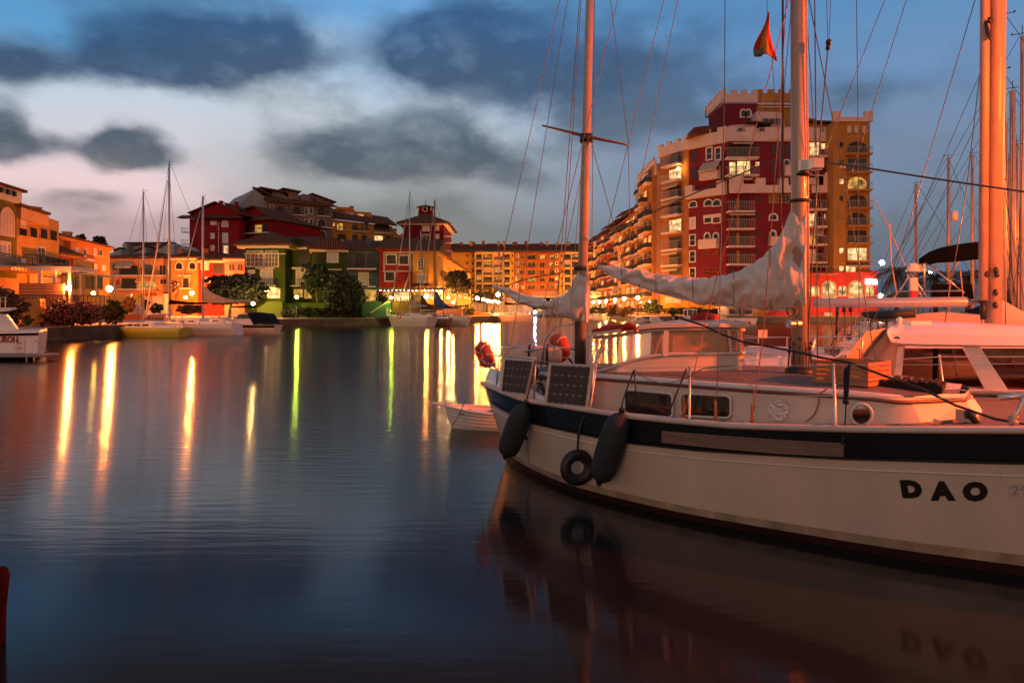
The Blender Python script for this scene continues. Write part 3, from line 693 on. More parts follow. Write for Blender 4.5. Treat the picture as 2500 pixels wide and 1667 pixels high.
for x0, x1, m_, a in ((1380, 1425, LITY, 0), (1500, 1550, DARK, 1), (1572, 1590, DARK, 0), (1605, 1628, DARK, 0), (1672, 1800, DARKM, 1)): b.room(x0, 475 if not a else 478, x1, 530, m_, bool(a), trim=GOLD)
for x0, x1, m_ in ((1385, 1450, DARKM), (1500, 1545, DARK), (1575, 1620, DARKM), (1680, 1745, LITW), (1765, 1810, DARKM)): b.room(x0, 560+(x0-1385)*.05, x1, 615, m_, trim=GOLD)
b.win(1347, 468, 1362, 495, LIT, GOLD, 1)
b.balc(1380, 1450, 505, 530, 1); b.balc(1495, 1630, 510, 540, 1); b.balc(1672, 1810, 520, 552, 1.2); b.balc(1380, 1460, 582, 610, 1); b.balc(1500, 1620, 590, 615, 1); b.balc(1672, 1830, 605, 632, 1.2)
# --- stepped yellow wing falling away to the right
b = Bld('apartment_block', 'stepped yellow wing falling away behind the orange rooftops', 'apartment block', F2, (1825, 186), (2010, 190), 12, group='apartment blocks on the far shore')
b.body(GOLD, prof=[(1825, 520), (1840, 545), (1900, 580), (1960, 610), (2010, 630)]); 
for x in (1842, 1880, 1925): b.win(x, 585+(x-1842)*.5, x+16, 610+(x-1842)*.5, DARKM, CREAM, 1)
b.chim(1840, 518, .9, 2.5, 1, CRM); b.chim(1905, 560, .9, 2.2, 1, CRM)
# --- wine red tower with cupola
b = Bld('tower_block', 'wine red tower block with hipped roof and a small clock cupola', 'tower', F3, (492, 168), (852, 168), 20, group='apartment blocks on the far shore')
zt = b.z(700, 360); b.body(WINE, top=zt); b.hip(zt+.25, 3.0, 1.6, cornice=CREAM)
for x0, y0, x1, y1 in ((666, 378, 720, 412), (664, 452, 726, 502), (676, 520, 716, 548)): b.win(x0, y0, x1, y1, SHUT if y0 != 452 else DARK, CREAM, 2, tf=.22)
for y in (378, 450, 520, 590): b.win(775, y, 803, y+28, SHUT, CREAM, 1, tf=.22)
b.balc(654, 732, 480, 508, 1)
u0 = b.w; rs = MB()
for y in (430, 490, 560): b.balcl(b.w, b.w+2.2, b.z(852, y+30), b.z(852, y), .2, IRON)
u, z = b.pt(691, 280, 10); uz = lambda y: b.pt(691, y, 10)[1]
c = MB().box(u-1.7, u+1.7, 8.3, 11.7, uz(300), uz(222)).build('cupola', WINE, b.t)
MB().add([(u-2.2, 7.8, uz(210)), (u+2.2, 7.8, uz(210)), (u+2.2, 12.2, uz(210)), (u-2.2, 12.2, uz(210)), (u, 10, uz(183))], [(0, 1, 4), (1, 2, 4), (2, 3, 4), (3, 0, 4), (3, 2, 1, 0)]).build('roof', TILE, c)
m = MB()
for dx in (-1.6, -.55, .55, 1.6): m.box(u+dx-.12, u+dx+.12, 8.2, 8.45, uz(240), uz(210))
m.build('belfry_posts', CREAM, c); MB().torus((u, 8.2, uz(232)), (0, 1, 0), .62, .12, 14, 6).build('clock_face', CREAM, c)
MB().tube([(u, 10, uz(190)), (u, 10, uz(130))], .06, 4).build('lightning_rod', IRON, c)
b.chim(636, 265, .7, 2, 5, BRNW); b.chim(743, 270, .7, 2, 5, BRNW)
m = MB(); sdz = [b.z(852, y) for y in (625, 380)]
# --- far long building closing the canal
b = Bld('apartment_block', 'long multicoloured apartment building with white grid balconies closing the canal', 'apartment block', F3, (918, 240), (2400, 240), 16, group='apartment blocks on the far shore')
G = lambda x, y: b.pt(x, y)
zt = b.z(1500, 605); b.body(GOLD, top=zt, u1=G(1478, 0)[0], y0=.1); b.body(BRNW, top=zt, u0=G(1478, 0)[0], u1=G(1882, 0)[0]); b.body(GOLD, top=zt, u0=G(1882, 0)[0], y0=.1)
MB().hexa([(-1, -2, zt), (b.w+1, -2, zt), (b.w+1, 6, zt+3), (-1, 6, zt+3)], [(-1, -2, zt+.4), (b.w+1, -2, zt+.4), (b.w+1, 6, zt+3.4), (-1, 6, zt+3.4)]).build('roof', TILE, b.t)
MB().box(0, b.w, 4.2, 12, zt, b.z(1500, 555)).build('penthouse_wall', BRNW, b.t)
MB().box(-.5, b.w+.5, 3.4, 12.5, b.z(1500, 556), b.z(1500, 537)).build('roof', TILE, b.t)
for x0, x1 in ((918, 980), (1232, 1362), (1617, 1745), (1995, 2110)): MB().box(G(x0, 0)[0], G(x1, 0)[0], 5, 9, b.z(1500, 540), b.z(1500, 516)).build('roof_storey', TILE, b.t)
for x in (1007, 1092, 1117, 1204, 1338, 1386, 1475, 1495, 1582, 1720, 1773, 1860, 1962, 2160, 2230): b.chim(x, 506+(x % 7)*2, 1.0, 3.4, 4, BRNW if x % 3 else CRM)
pw = b.z(1500, 580), b.z(1500, 562)
for x in range(960, 2300, 62):
    if (x//62) % 3: b.winl(G(x, 0)[0], G(x+38, 0)[0], pw[0], pw[1]-.2, DARKM, BRNW, 2, y=4.2)
rows = [(625, 672), (690, 742), (757, 808), (825, 872), (893, 937)]
def lpick():
    r = random.random(); return LITY if r < .16 else (LIT if r < .22 else (DARK if r < .6 else DARKM))
yg = stucco('pale_yellow_grid', (.66, .47, .17)); wg = stucco('pale_white_grid', (.62, .40, .28))
for cols, gm in ((((1140, 1190), (1205, 1280), (1298, 1372), (1386, 1440)), yg), (((1925, 1978), (1992, 2052), (2110, 2165), (2180, 2245)), wg)):
    fr_ = MB(); ua = G(cols[0][0]-10, 0)[0]; ub = G(cols[-1][1]+8, 0)[0]
    for y0, y1 in rows+[(960, 1000)]: fr_.box(ua, ub, -1.5, .1, b.z(1500, y0-8)-.25, b.z(1500, y0-8)+.25) if y0 != 625 else None
    fr_.box(ua, ub, -1.5, .1, b.z(1500, 625), zt-.02)
    for i, (x0, x1) in enumerate(cols):
        fr_.box(G(x0-12, 0)[0], G(x0-2, 0)[0], -1.5, .1, 0, b.z(1500, 625)+.1)
    fr_.box(G(cols[-1][1]+1, 0)[0], G(cols[-1][1]+9, 0)[0], -1.5, .1, 0, b.z(1500, 625)+.1)
    fr_.build('balcony_grid', gm, b.t)
    for x0, x1 in cols:
        for k, (y0, y1) in enumerate(rows):
            b.win(x0+4, y0+(4), x1-6, y1-3, lpick(), BRNW, 2, arch=(k == 0), name='loggia')
            u0_, u1_ = G(x0, 0)[0], G(x1, 0)[0]; zz = b.z(1500, y1)
            if random.random() < .14: MB().box(u0_, u1_, -1.35, -1.3, b.z(1500, y0+28), b.z(1500, y0)).build('blind', PINK, b.t)
            MB().box(u0_, u1_, -1.4, -1.36, zz, zz+.9).build('railing', IRON if gm is wg else mat('ochre_rail', (.10, .06, .02)), b.t)
for x0, x1 in ((1530, 1572), (1598, 1670), (1705, 1752), (1790, 1835)):
    for k, (y0, y1) in enumerate(rows):
        b.win(x0+3, y0+6, x1-3, y1-6, lpick(), GOLD, 2, name='loggia')
        if x0 != 1530: b.balcl(G(x0-3, 0)[0], G(x1+3, 0)[0], b.z(1500, y1), b.z(1500, y1-22), 1.3, IRON, REDO)
for x in (1062, 1113, 1462, 1507, 1857, 1902):
    for k, (y0, y1) in enumerate(rows): b.win(x-8, y0+2, x+8, y0+22, LITW if (x*k) % 11 == 5 else DARKM, WTRIM if x in (1507, 1857) else YEL, 1, tf=.22)
MB().box(G(1700, 0)[0]-30, b.w, -40, -38, 0, b.z(1500, 995)*.78).build('terrace_wall', WHITES, b.t)
# --- green house
b = Bld('house', 'dark green house with large white bay windows and tiled hipped roof', 'house', F2, (645, 98), (968, 98), 14, group='houses along the middle quay')
zt = b.z(800, 660); b.body(GREEN, top=zt)
b.hip(zt+.1, 2.1, 1.5, 0, b.w, cornice=CREAM)
for x0, x1 in ((662, 790), (812, 910)):
    b.win(x0, 715, x1, 815, mat('curtained_glass', (.10, .06, .035), .3, .9, .9), SHUT, 4, 3, tf=.16, name='bay_window'); b.win(x0+6, 698, x1-6, 711, DARK, SHUT, 2, tf=.1, name='fanlight')
MB().box(-.1, b.w+.1, -.12, 0, b.z(800, 718)-.07, b.z(800, 718)+.07).build('string_course', CREAM, b.t)
b.box('tiled_hood', CREAM, 742, 828, 888, 840, .6)
b.win(778, 855, 862, 965, SHUT, WTRIM, 2, name='french_window', tf=.18); b.win(678, 853, 720, 900, SHUT, WTRIM, 1); b.balc(775, 905, 918, 968, 1.1, slab=CREAM)
b.box('porch_canopy', CREAM, 800, 985, 925, 997, 1.4); b.win(835, 1002, 918, 1062, LITW, WTRIM, 2, name='lit_window', tf=.2)
b = Bld('house', 'recessed dark green house with stacked balconies and a satellite dish', 'house', F2, (968, 101), (1178, 101), 11, group='houses along the middle quay')
zt = b.z(1080, 680); b.body(GREEN, top=zt); b.hip(b.z(1080, 665), 1.9, .4, -2, kind='gu', cornice=CREAM)
q = [b.pt(x, y, 0) for x, y in ((1000, 680), (1058, 588), (1065, 640), (1065, 680))]; MB().prism(q, -1.2, 3).build('gable_wall', GREEN, b.t)
b.room(1075, 690, 1165, 810, trim=GREEN); b.box('tiled_hood', CREAM, 1028, 826, 1150, 842, .6); b.win(1062, 856, 1140, 965, SHUT, WTRIM, 2, name='french_window', tf=.18)
b.balc(1000, 1150, 920, 970, 1.1, slab=CREAM); b.box('air_conditioner', WTRIM, 978, 848, 1002, 876, .4)
u, z = b.pt(1001, 936); MB().ball((u, -.5, z), .45, 12, 6, (1, .25, 1)).tube([(u, -.5, z), (u, 0, z-.3)], .04, 5).build('satellite_dish', WTRIM, b.t, True)
b.room(1040, 1000, 1110, 1062, LITY, trim=GREEN); b.room(1130, 1010, 1200, 1068, LITY, trim=CREAM); b.room(1222, 1010, 1260, 1075, LITW, trim=GREEN)
b = Bld('house', 'dark green right hand house with one small white upper window', 'house', F2, (1178, 97.5), (1455, 98.5), 14, group='houses along the middle quay')
zt = b.z(1300, 690); b.body(GREEN, top=zt); b.hip(zt+.1, 2.1, .6, cornice=CREAM)
b.win(1312, 722, 1382, 778, SHUT, WTRIM, 2, tf=.22); b.win(1205, 712, 1225, 800, DARKM, GREEN, 1, arch=True); b.win(1248, 712, 1270, 800, DARKM, GREEN, 1, arch=True); b.box('tiled_hood', CREAM, 1308, 838, 1418, 850, .5)
b.chim(1385, 595, .8, 2, 4, GREEN)
# --- blue grey house
b = Bld('house', 'blue grey house with triple arched loggia under a tiled roof', 'house', F2, (1455, 99), (1722, 100), 14, group='houses along the middle quay')
zt = b.z(1590, 700); b.body(BLUEG, top=zt); b.hip(zt+.1, 2.0, .5, cornice=BLUEG, kind='gu')
for x0, x1 in ((1460, 1512), (1526, 1604), (1618, 1692)): b.room(x0, 712, x1, 832, DARK if x0 != 1526 else DARKM, True, trim=BLUEG, name='arched_loggia')
b.balc(1460, 1695, 785, 835, .9); b.box('tiled_hood', REDO, 1542, 838, 1650, 852, .5)
b.win(1558, 872, 1628, 960, SHUT, WTRIM, 1, name='french_window'); b.balc(1625, 1688, 925, 975, .9); b.room(1610, 1010, 1690, 1090, LITY, trim=CREAM); b.chim(1632, 595, .9, 2.2, 4, BLUEG)
# --- red house
b = Bld('house', 'red house with white outlined upper storey and square dark windows', 'house', F3, (278, 99), (576, 99), 13, group='houses along the middle quay')
zt = b.z(420, 590); RED3 = stucco('ruby_stucco', (.32, .025, .02)); b.body(RED3, top=zt); b.hip(zt+.15, 2.1, .5, cornice=RED3, kind='gu')
for x0, y0, x1, y1 in ((345, 630, 425, 708), (458, 636, 535, 712), (333, 784, 410, 858)): b.win(x0, y0, x1, y1, DARKM, WTRIM, 1, tf=.16)
m = MB(); u0 = b.pt(320, 0)[0]; u1 = b.pt(556, 0)[0]; z0, z1 = b.z(420, 774), b.z(420, 608)
m.box(u0-.08, u0+.08, -.06, 0, z0, z1).box(u1-.08, u1+.08, -.06, 0, z0, z1).box(u0-.2, u1, -.09, 0, z0-.1, z0+.1).box(u0, u1, -.1, 0, z1-.08, z1+.1).build('white_banding', CREAM, b.t)
b.room(310, 960, 400, 1040, LITY, trim=REDO); b.room(405, 960, 560, 1038, LITW, trim=REDO, name='restaurant_window')
b.chim(545, 545, .9, 1.6, 5, CRM)
# restaurant pergola + string lights
t = thing('restaurant_pergola', 'dark restaurant pergola hung with a string of small bulbs', 'pergola', (P(930, 0, 94).x, 94, 1.06))
zt = P(0, 707, 94).z-1.06; m = MB(); W = 4.6
m.box(-.5, 8.8, -.3, -.1, zt, zt+.2).box(-.5, 8.8, 3, 3.2, zt, zt+.2)
for i in range(14): m.box(-.4+i*.7, -.3+i*.7, -.6, 3.6, zt+.21, zt+.33)
for x in (-.4, 4, 8.6): m.box(x-.08, x+.08, -.3, -.14, 0, zt)
m.build('frame', mat('brown_timber', (.10, .035, .02)), t)
m = MB()
for i in range(16): m.ball((i*.55, -.35, zt-.12-.05*math.sin(i)), .05, 5, 4)
m.build('string_lights', emit('bulb_string', (1, .8, .45), 40), t)
# --- orange house
b = Bld('house', 'orange house with one tall arched window and barred trellis below', 'house', F3, (576, 98), (790, 98), 12, group='houses along the middle quay')
zt = b.z(680, 605); b.body(GOLD, top=zt); b.hip(zt+.15, 2.0, .5, cornice=GOLD, kind='gu')
b.win(625, 660, 668, 762, DARK, CREAM, 2, 4, arch=True, name='arched_window'); b.awn(580, 715, 880, 905, 1.2, TILE); b.win(622, 805, 690, 868, SHUT, WTRIM, 1)
b.room(585, 955, 680, 1040, LITY, trim=GOLD); b.win(690, 930, 770, 1030, LITW, GOLD, 3, name='lit_window')
b.chim(600, 550, .8, 1.6, 5, CRM)
m = MB(); u0, z0 = b.pt(580, 1040); u1, z1 = b.pt(680, 990)
for i in range(9): m.box(u0, u1, -1.0, -.95, z0+(z1-z0)*i/8, z0+(z1-z0)*i/8+.06)
for i in range(9): m.box(u0+(u1-u0)*i/8, u0+(u1-u0)*i/8+.06, -1.05, -1.0, z0, z1)
m.build('trellis', IRON, b.t)
# --- terrace of yellow houses receding along the canal
b = Bld('terrace_row', 'row of yellow houses with stepped tiled eaves receding along the canal', 'house', F3, (806, 112), (1090, 172), 6, group='houses along the middle quay')
b.body(YEL, prof=[(806, 618), (850, 645), (850, 652), (1000, 720), (1000, 735), (1090, 800)])
for i in range(6):
    u = b.w*(i+.5)/6; z = lerp(b.z(806, 618), b.z(1090, 800), (i+.5)/6)
    MB().hexa([(u-6.1, -1, z-.2), (u+6.1, -1, z-.2), (u+6.1, 6, z+1.8), (u-6.1, 6, z+1.8)], [(u-6.1, -1, z+.05), (u+6.1, -1, z+.05), (u+6.1, 6, z+2.05), (u-6.1, 6, z+2.05)]).build('roof', TILE, b.t)
    b.winl(u-1, u+.5, z-2.6, z-1, DARK, CREAM, 1); b.winl(u-1.5, u+1.5, z-6.2, z-4, LITY if i % 2 else DARKM, CREAM, 2)
    b.balcl(u-2, u+2, z-6.3, z-5.3, 1.0)

# ---------------- garden walls on the middle quay
def wallthing(label, m, pts, Y, d=.5, cap=None, name='garden_wall', cat='wall', fr=F2):
    t = thing(name, label, cat, (0, 0, 0))
    MB().prism([(P(*S_(fr, x, y), Y).x, P(*S_(fr, x, y), Y).z) for x, y in pts], Y, Y+d).build('render', m, t)
    if cap:
        for (x0, y0), (x1, y1) in zip(pts[1:-1], pts[2:-1]):
            p, q = P(*S_(fr, x0, y0), Y), P(*S_(fr, x1, y1), Y); MB().bar((p.x, Y+d/2, p.z), (q.x, Y+d/2, q.z), d+.16, .14).build('coping', cap, t)
    return t
wallthing('plain green garden wall with sloping left shoulder beside the moored motor boat', GREEN, [(745, 1228), (745, 1150), (800, 1120), (822, 1098), (945, 1098), (948, 1228)], 91.5)
wallthing('long green garden wall behind the dark quay hedge', GREEN, [(948, 1228), (948, 1108), (1600, 1108), (1600, 1228)], 94)
wallthing('teal garden wall section left of the sloping stair wall', TEAL, [(1580, 1215), (1580, 1098), (1735, 1098), (1735, 1215)], 93.5)
t = wallthing('teal stair wall with a pale sloping coping and small white door', TEAL, [(1650, 1225), (1650, 1188), (1782, 1102), (1818, 1102), (1818, 1225)], 92, .4, CREAM)
p, q = P(*S_(F2, 1772, 1150), 91.9), P(*S_(F2, 1806, 1215), 91.9); MB().box(p.x, q.x, 91.9, 91.99, q.z, p.z).build('door', SHUT, t)
wallthing('brown terrace wall below the lit restaurant', BRNW, [(392, 1190), (392, 1046), (690, 1046), (690, 1190)], 92.6, .5, fr=F3)
wallthing('pale orange terrace wall behind the blue covered sailboat', CRM, [(690, 1180), (690, 1066), (900, 1060), (1010, 1090), (1010, 1180)], 98, .5, fr=F3)
wallthing('low orange planted wall beside the palm on the quay corner', YEL, [(1020, 1190), (1030, 1150), (1130, 1140), (1270, 1150), (1270, 1190)], 118, .6, fr=F3)

# ================= big castle tower on the right
TR = 'castle style apartment complex'
PAR = mat('pink_white_parapet', (.60, .46, .42), .8, .12, .6, bump=.15, bscale=8); BRAIL = mat('grey_rail', (.30, .28, .27), .4, .1, 5)
WDOOR = stucco('ochre_back_wall', (.40, .20, .05))
def flat_balcony(b, x0, x1, rail, slab, win_=None, lit=None, d=1.3, back=None, winx=None):
    """opening, glazed doors, slab and rail of one flat's balcony"""
    h = 2*(slab-rail)
    if back: b.box('balcony_back_wall', back, x0+6, rail-42, x1-6, slab, .03)
    for (w0, w1) in (winx or ((x0+8, x1-12),)): b.win(w0, slab-74, w1, slab-4, lit or DARKM, BRAIL, 2, tf=.08, name='balcony_door')
    b.balc(x0, x1, rail, slab, d, BRAIL, PAR, th=.28)
# strip
b = Bld('tower_block', 'narrow orange corner tower with a stack of arched balconies', 'tower', F4, (553, 129), (735, 121.5), 12, group=TR)
zt = b.z(700, 432); OR2 = stucco('amber_stucco', (.36, .145, .045)); b.body(OR2, top=zt); b.crenel(PAR, -.3, b.w+.2, -.3, .15, b.z(700, 440), b.z(700, 375), 1.2, .8, .6)
for i, (r_, s_, l) in enumerate(((480, 530, None), (592, 632, LITW), (700, 742, None), (806, 850, None), (915, 958, LITW), (1018, 1068, None), (1125, 1168, None))):
    b.room(615, r_-35, 692, s_-3, l or DARKM, i in (0,), trim=OR2); b.balc(592, 700, r_, s_, 1.3, BRAIL, PAR, th=.35)
b.room(615, 1190, 692, 1230, DARKM, trim=OR2)
for y in (645, 750, 1075, 1180): b.awn(590, 690, y, y+16, 1.1, CANV)
b.box('lower_panel', PAR, 592, 1372, 695, 1412, .3)
b.box('plinth', GOLD, 560, 1330, 735, 1500, .12)
# left annex of strip, facing the canal
# red canted wall P1 and main P2
b = Bld('tower_block', 'canted wine red tower face with white framed windows beside the corner tower', 'tower', F4, (735, 121.5), (975, 116), 14, group=TR)
zt = b.z(860, 372); b.body(TOWR, top=zt); b.crenel(PAR, 0, b.w+.1, -.35, .1, b.z(860, 410), b.z(860, 335), 1.6, 1.2, .7)
zz = b.z(860, 728); b.crenel(PAR, -.2, b.w+.15, -.9, .05, b.z(860, 735), b.z(860, 690), 1.5, 1.9, 1.1, 'terrace_parapet')
for x0, y0, x1, y1 in ((755, 440, 785, 512), (755, 546, 785, 618)): b.win(x0, y0, x1, y1, DARK, TOWR, 1, 2, tf=.1)
for x0 in (852, 908): b.win(x0, 424, x0+30, 494, DARK, WTRIM, 1, 2, tf=.22)
b.awn(825, 942, 520, 560, 1.6, CANV); b.balc(825, 940, 575, 620, 1.2, PAR, PAR, solid=True); b.win(840, 545, 935, 575, REDO, PAR, 2)
b.win(742, 765, 785, 798, DARK, WTRIM, 1, arch=True, tf=.2)
for x0 in (838, 892): b.win(x0, 755, x0+45, 790, DARK, WTRIM, 1, arch=True, tf=.2)
b.win(838, 865, 880, 898, DARK, WTRIM, 1, tf=.18); b.win(892, 865, 935, 898, TILE, WTRIM, 1, tf=.18); b.win(835, 852, 937, 860, WTRIM, WTRIM, 1, tf=.16, name='arched_head')
for y in (870, 978, 1082, 1190): b.win(745, y, 776, y+64, SHUT if y == 870 else DARK, WTRIM, 1, 2, tf=.18)
for x0 in (840, 895): b.win(x0, 968, x0+28, 1030, DARK, WTRIM, 1, 2, arch=True, tf=.25)
b.balc(815, 930, 1005, 1058, 1.0, PAR, PAR, solid=True)
for y in (1080, 1188):
    for x0 in (836, 892): b.win(x0, y, x0+36, y+(34 if y == 1080 else 42), DARK, REDO, 3, 2, tf=.06)
b.box('plinth', GOLD, 735, 1400, 975, 1530, .12)
b = Bld('tower_block', 'main wine red castle tower face with stacked railed balconies', 'tower', F4, (975, 116), (1655, 116), 16, group=TR)
zt = b.z(1300, 360); b.body(TOWR, top=zt)
b.crenel(PAR, -.1, b.w, -.35, .1, b.z(1300, 382), b.z(1300, 322), 1.6, 1.2, .8)
ua = b.pt(1240, 0)[0]; MB().box(ua, ua+9, -.5, -.36, b.z(1300, 372), b.z(1300, 300)).build('parapet_panel', PAR, b.t)
u1150 = b.pt(1150, 0)[0]
b.crenel(PAR, 0, u1150, -1.9, -1.6, b.z(1060, 720), b.z(1060, 665), 2.3, 2.6, 1.3, 'terrace_parapet')
b.crenel(PAR, u1150+.1, b.pt(1505, 0)[0], -.9, .05, b.z(1300, 712), b.z(1300, 665), 1.6, 2.1, 1.2, 'terrace_parapet')
b.win(990, 655, 1125, 683, DARK, BRAIL, 5, tf=.08, name='terrace_window')
b.awn(1000, 1125, 390, 402, 1.6, CANV); 
b.room(985, 400, 1150, 488, DARKM, trim=TOWR); b.balc(966, 1165, 432, 490, 1.6, BRAIL, PAR, th=.32)
b.win(995, 515, 1032, 600, LITW, CREAM, 1, tf=.08); b.win(1045, 508, 1125, 600, LITW, CREAM, 2, tf=.08); b.balc(966, 1165, 550, 600, 1.6, BRAIL, PAR, th=.32); b.win(1160, 512, 1186, 542, LITW, TOWR, 1, lab='lit window')
b.awn(980, 1125, 605, 628, 1.4, CANV)
for i, (r_, s_) in enumerate(((770, 828), (882, 938), (992, 1048), (1105, 1162))):
    b.box('balcony_back_wall', WDOOR, 1040, r_-28, 1062, s_, .03)
    b.win(1000, r_-25, 1035, s_-2, DARK, TOWR, 1, tf=.08, name='balcony_door'); b.win(1062, r_-25, 1118, s_-2, DARKM, TOWR, 2, tf=.08, name='balcony_door')
    b.balc(975, 1140, r_, s_, 1.5, BRAIL, PAR, th=.32)
b.awn(980, 1142, 832, 850, 1.4, CANV)
b.win(1000, 1185, 1030, 1230, DARKM, TOWR, 1); b.win(1062, 1180, 1110, 1230, DARKM, TOWR, 2)
for y in (398, 730, 842, 952, 1068): b.win(1163, y, 1190, y+34, DARK, TOWR, 2, 2, tf=.06)
for x0 in (1266, 1350): b.win(x0, 398, x0+26, 470, DARK, TOWR, 1, 2, tf=.08)
b.win(1264, 508, 1292, 580, DARK, TOWR, 1, 2, tf=.06); b.balc(1335, 1400, 540, 600, 1.2, PAR, PAR, solid=True); b.win(1345, 500, 1375, 545, DARK, WTRIM, 1, arch=True, tf=.2)
b.win(1250, 725, 1305, 770, mat('khaki_blind', (.16, .12, .05)), WDOOR, 2); b.win(1332, 725, 1375, 770, DARK, WDOOR, 2)
b.win(1254, 846, 1296, 880, DARK, WTRIM, 1, arch=True, tf=.25); b.win(1260, 955, 1286, 1000, DARK, WTRIM, 1, arch=True, tf=.3); b.balc(1240, 1400, 990, 1040, 1.2, PAR, PAR, solid=True)
# right bay, beyond the main mast
b.win(1505, 388, 1570, 470, LITW, TOWR, 2, tf=.08); b.win(1580, 395, 1632, 428, LITW, WTRIM, 2, tf=.1); b.balc(1480, 1598, 430, 480, 1.6, BRAIL, PAR, th=.32); b.box('air_conditioner', WTRIM, 1475, 440, 1492, 465, .4)
b.win(1500, 520, 1590, 575, DARKM, TOWR, 2); b.balc(1480, 1655, 545, 580, .5, IRON, TOWR)
b.box('white_bay', PAR, 1594, 584, 1662, 712, .9); b.win(1603, 612, 1645, 648, SHUT, PAR, 1, y=-.9); b.balc(1480, 1594, 600, 705, .9, PAR, PAR, solid=True); b.win(1500, 605, 1590, 655, DARKM, TOWR, 2, y=-.86)
b.win(1512, 618, 1548, 650, SHUT, PAR, 1, y=-.9)
for i, (r_, s_, l) in enumerate(((762, 815, None), (872, 925, LITW), (988, 1038, LITY), (1100, 1150, SHUT))):
    b.win(1500, r_-32, 1545, s_, l or DARKM, TOWR, 2, tf=.08, name='balcony_door'); b.win(1552, r_-32, 1585, s_, DARK, TOWR, 1, tf=.08, name='balcony_door'); b.balc(1485, 1596, r_, s_, 1.5, BRAIL, PAR, th=.32)
b.awn(1490, 1580, 940, 980, 1.3, mat('pink_blind', (.45, .28, .28)))
for y, l in ((735, DARK), (845, LITW), (950, DARK), (1065, DARK), (1180, DARKM)): b.win(1602, y, 1632, y+30, l, WTRIM if l is LITW else TOWR, 2, tf=.1)
b.win(1492, 1178, 1580, 1215, DARKM, TOWR, 3); b.awn(1490, 1640, 1168, 1178, 1.2, CANV)
b.box('plinth', GOLD, 975, 1400, 1480, 1530, .12)
# rooftop houses
q = [b.pt(x, y, 3) for x, y in ((740, 345), (760, 300), (830, 290), (935, 300), (945, 330))]
MB().prism(q, 2, 8).build('roof_house', TILE, b.t)
for pr, mm in (([(945, 330), (990, 285), (1130, 270), (1250, 275), (1250, 330)], PAR), ([(1160, 300), (1160, 195), (1330, 200), (1345, 300)], PAR), ([(1470, 320), (1475, 230), (1530, 240), (1560, 262), (1640, 265), (1650, 320)], WDOOR)):
    q = [b.pt(x, y, 4) for x, y in pr]; MB().prism(q, 3.5, 9).build('roof_house', mm, b.t)
p, q = b.pt(1080, 268, 4), b.pt(1250, 276, 4); MB().bar((p[0], 6, p[1]), (q[0], 6, q[1]), 7, .3).build('roof', TILE, b.t)
p, q = b.pt(1470, 262, 4), b.pt(1645, 270, 4); MB().bar((p[0], 6, p[1]), (q[0], 6, q[1]), 7, .3).build('roof', TILE, b.t)
for x in (1050, 1100, 1188, 1500, 1552, 1590): b.win(x, 296, x+26, 318, DARK, PAR, 2, y=3.4)
b.win(1210, 236, 1320, 272, DARK, PAR, 3, y=3.4)
for x in (770, 820, 870, 920, 1000, 1060): pass
# keep
b = Bld('castle_keep', 'crenellated wine red keep rising above the tower roof with twin arched window', 'tower', F4, (955, 122), (1168, 122), 9, ground=b.g, group=TR)
zb = b.z(1000, 330); MB().box(0, b.w, 0, 9, zb, b.z(1000, 138)).build('wall', TOWR, b.t)
zc, zd = b.z(1000, 136), b.z(1000, 80)
b.crenel(PAR, -.5, b.w+.1, -.5, 0, zc, zd, 1.0, .8, .7)
MB().box(-.5, 0, 0, 9.5, zc, zd).box(-.5, b.w, 9.0, 9.5, zc, zd).build('parapet', PAR, b.t)
m = MB()
for i in range(6): m.box(-.5, -.1, .6+i*1.7, 1.5+i*1.7, zd-.002, zd+.7)
m.build('merlon', PAR, b.t)
for x0 in (1070, 1103): b.win(x0, 182, x0+24, 224, DARK, WTRIM, 1, arch=True, tf=.25)
b = Bld('castle_keep', 'crenellated ochre keep with a row of small corbels beside the red keep', 'tower', F4, (1168, 122.5), (1480, 122.5), 9, group=TR)
zb = b.z(1300, 340); MB().box(0, b.w, 0, 9, zb, b.z(1300, 138)).build('wall', OCH, b.t)
b.crenel(OCH, 0, b.w, -.5, 0, b.z(1300, 134), b.z(1300, 78), 1.0, .8, .7)
n = 26
for i in range(n):
    for k in range(2): MB().box(i*b.w/n+.1+k*.25, i*b.w/n+.45+k*.25, -.35, 0, b.z(1300, 150+k*18), b.z(1300, 142+k*18)).build('corbel', CREAM, b.t)
# ochre right tower
b = Bld('tower_block', 'tall ochre crenellated tower with railed balconies at the right end', 'tower', F4, (1660, 113), (1892, 113), 12, group=TR)
zt = b.z(1770, 256); b.body(OCH, top=zt); b.crenel(PAR, -.3, b.w+.35, -.4, .1, b.z(1770, 256), b.z(1770, 228), 1.4, 1.3, .95)
for x in (1745, 1792, 1842): b.win(x, 280, x+28, 325, SHUT, OCH, 1, arch=True, tf=.12)
for i, (r_, s_, l) in enumerate(((422, 462, DARKM), (530, 578, DARK), (648, 690, LITY), (762, 805, DARKM), (875, 918, DARKM), (988, 1028, DARKM), (1102, 1140, LITW))):
    b.room(1748, r_-40, 1868, s_-2, l, i in (0, 2, 3, 4), trim=OCH); b.balc(1735, 1888, r_, s_, 1.2, BRAIL, OCH, th=.3)
b.win(1738, 1175, 1800, 1212, LITW, OCH, 2); b.awn(1735, 1888, 1162, 1176, 1.3, CANV)
for y, l in ((385, DARKM), (500, DARK), (620, LITW), (728, DARK), (842, WDOOR), (950, WDOOR), (1062, LITW), (1175, LITW)): b.win(1696, y, 1722, y+32, l, OCH, 1, tf=.08)
b.box('air_conditioner', WTRIM, 1700, 535, 1730, 555, .4)
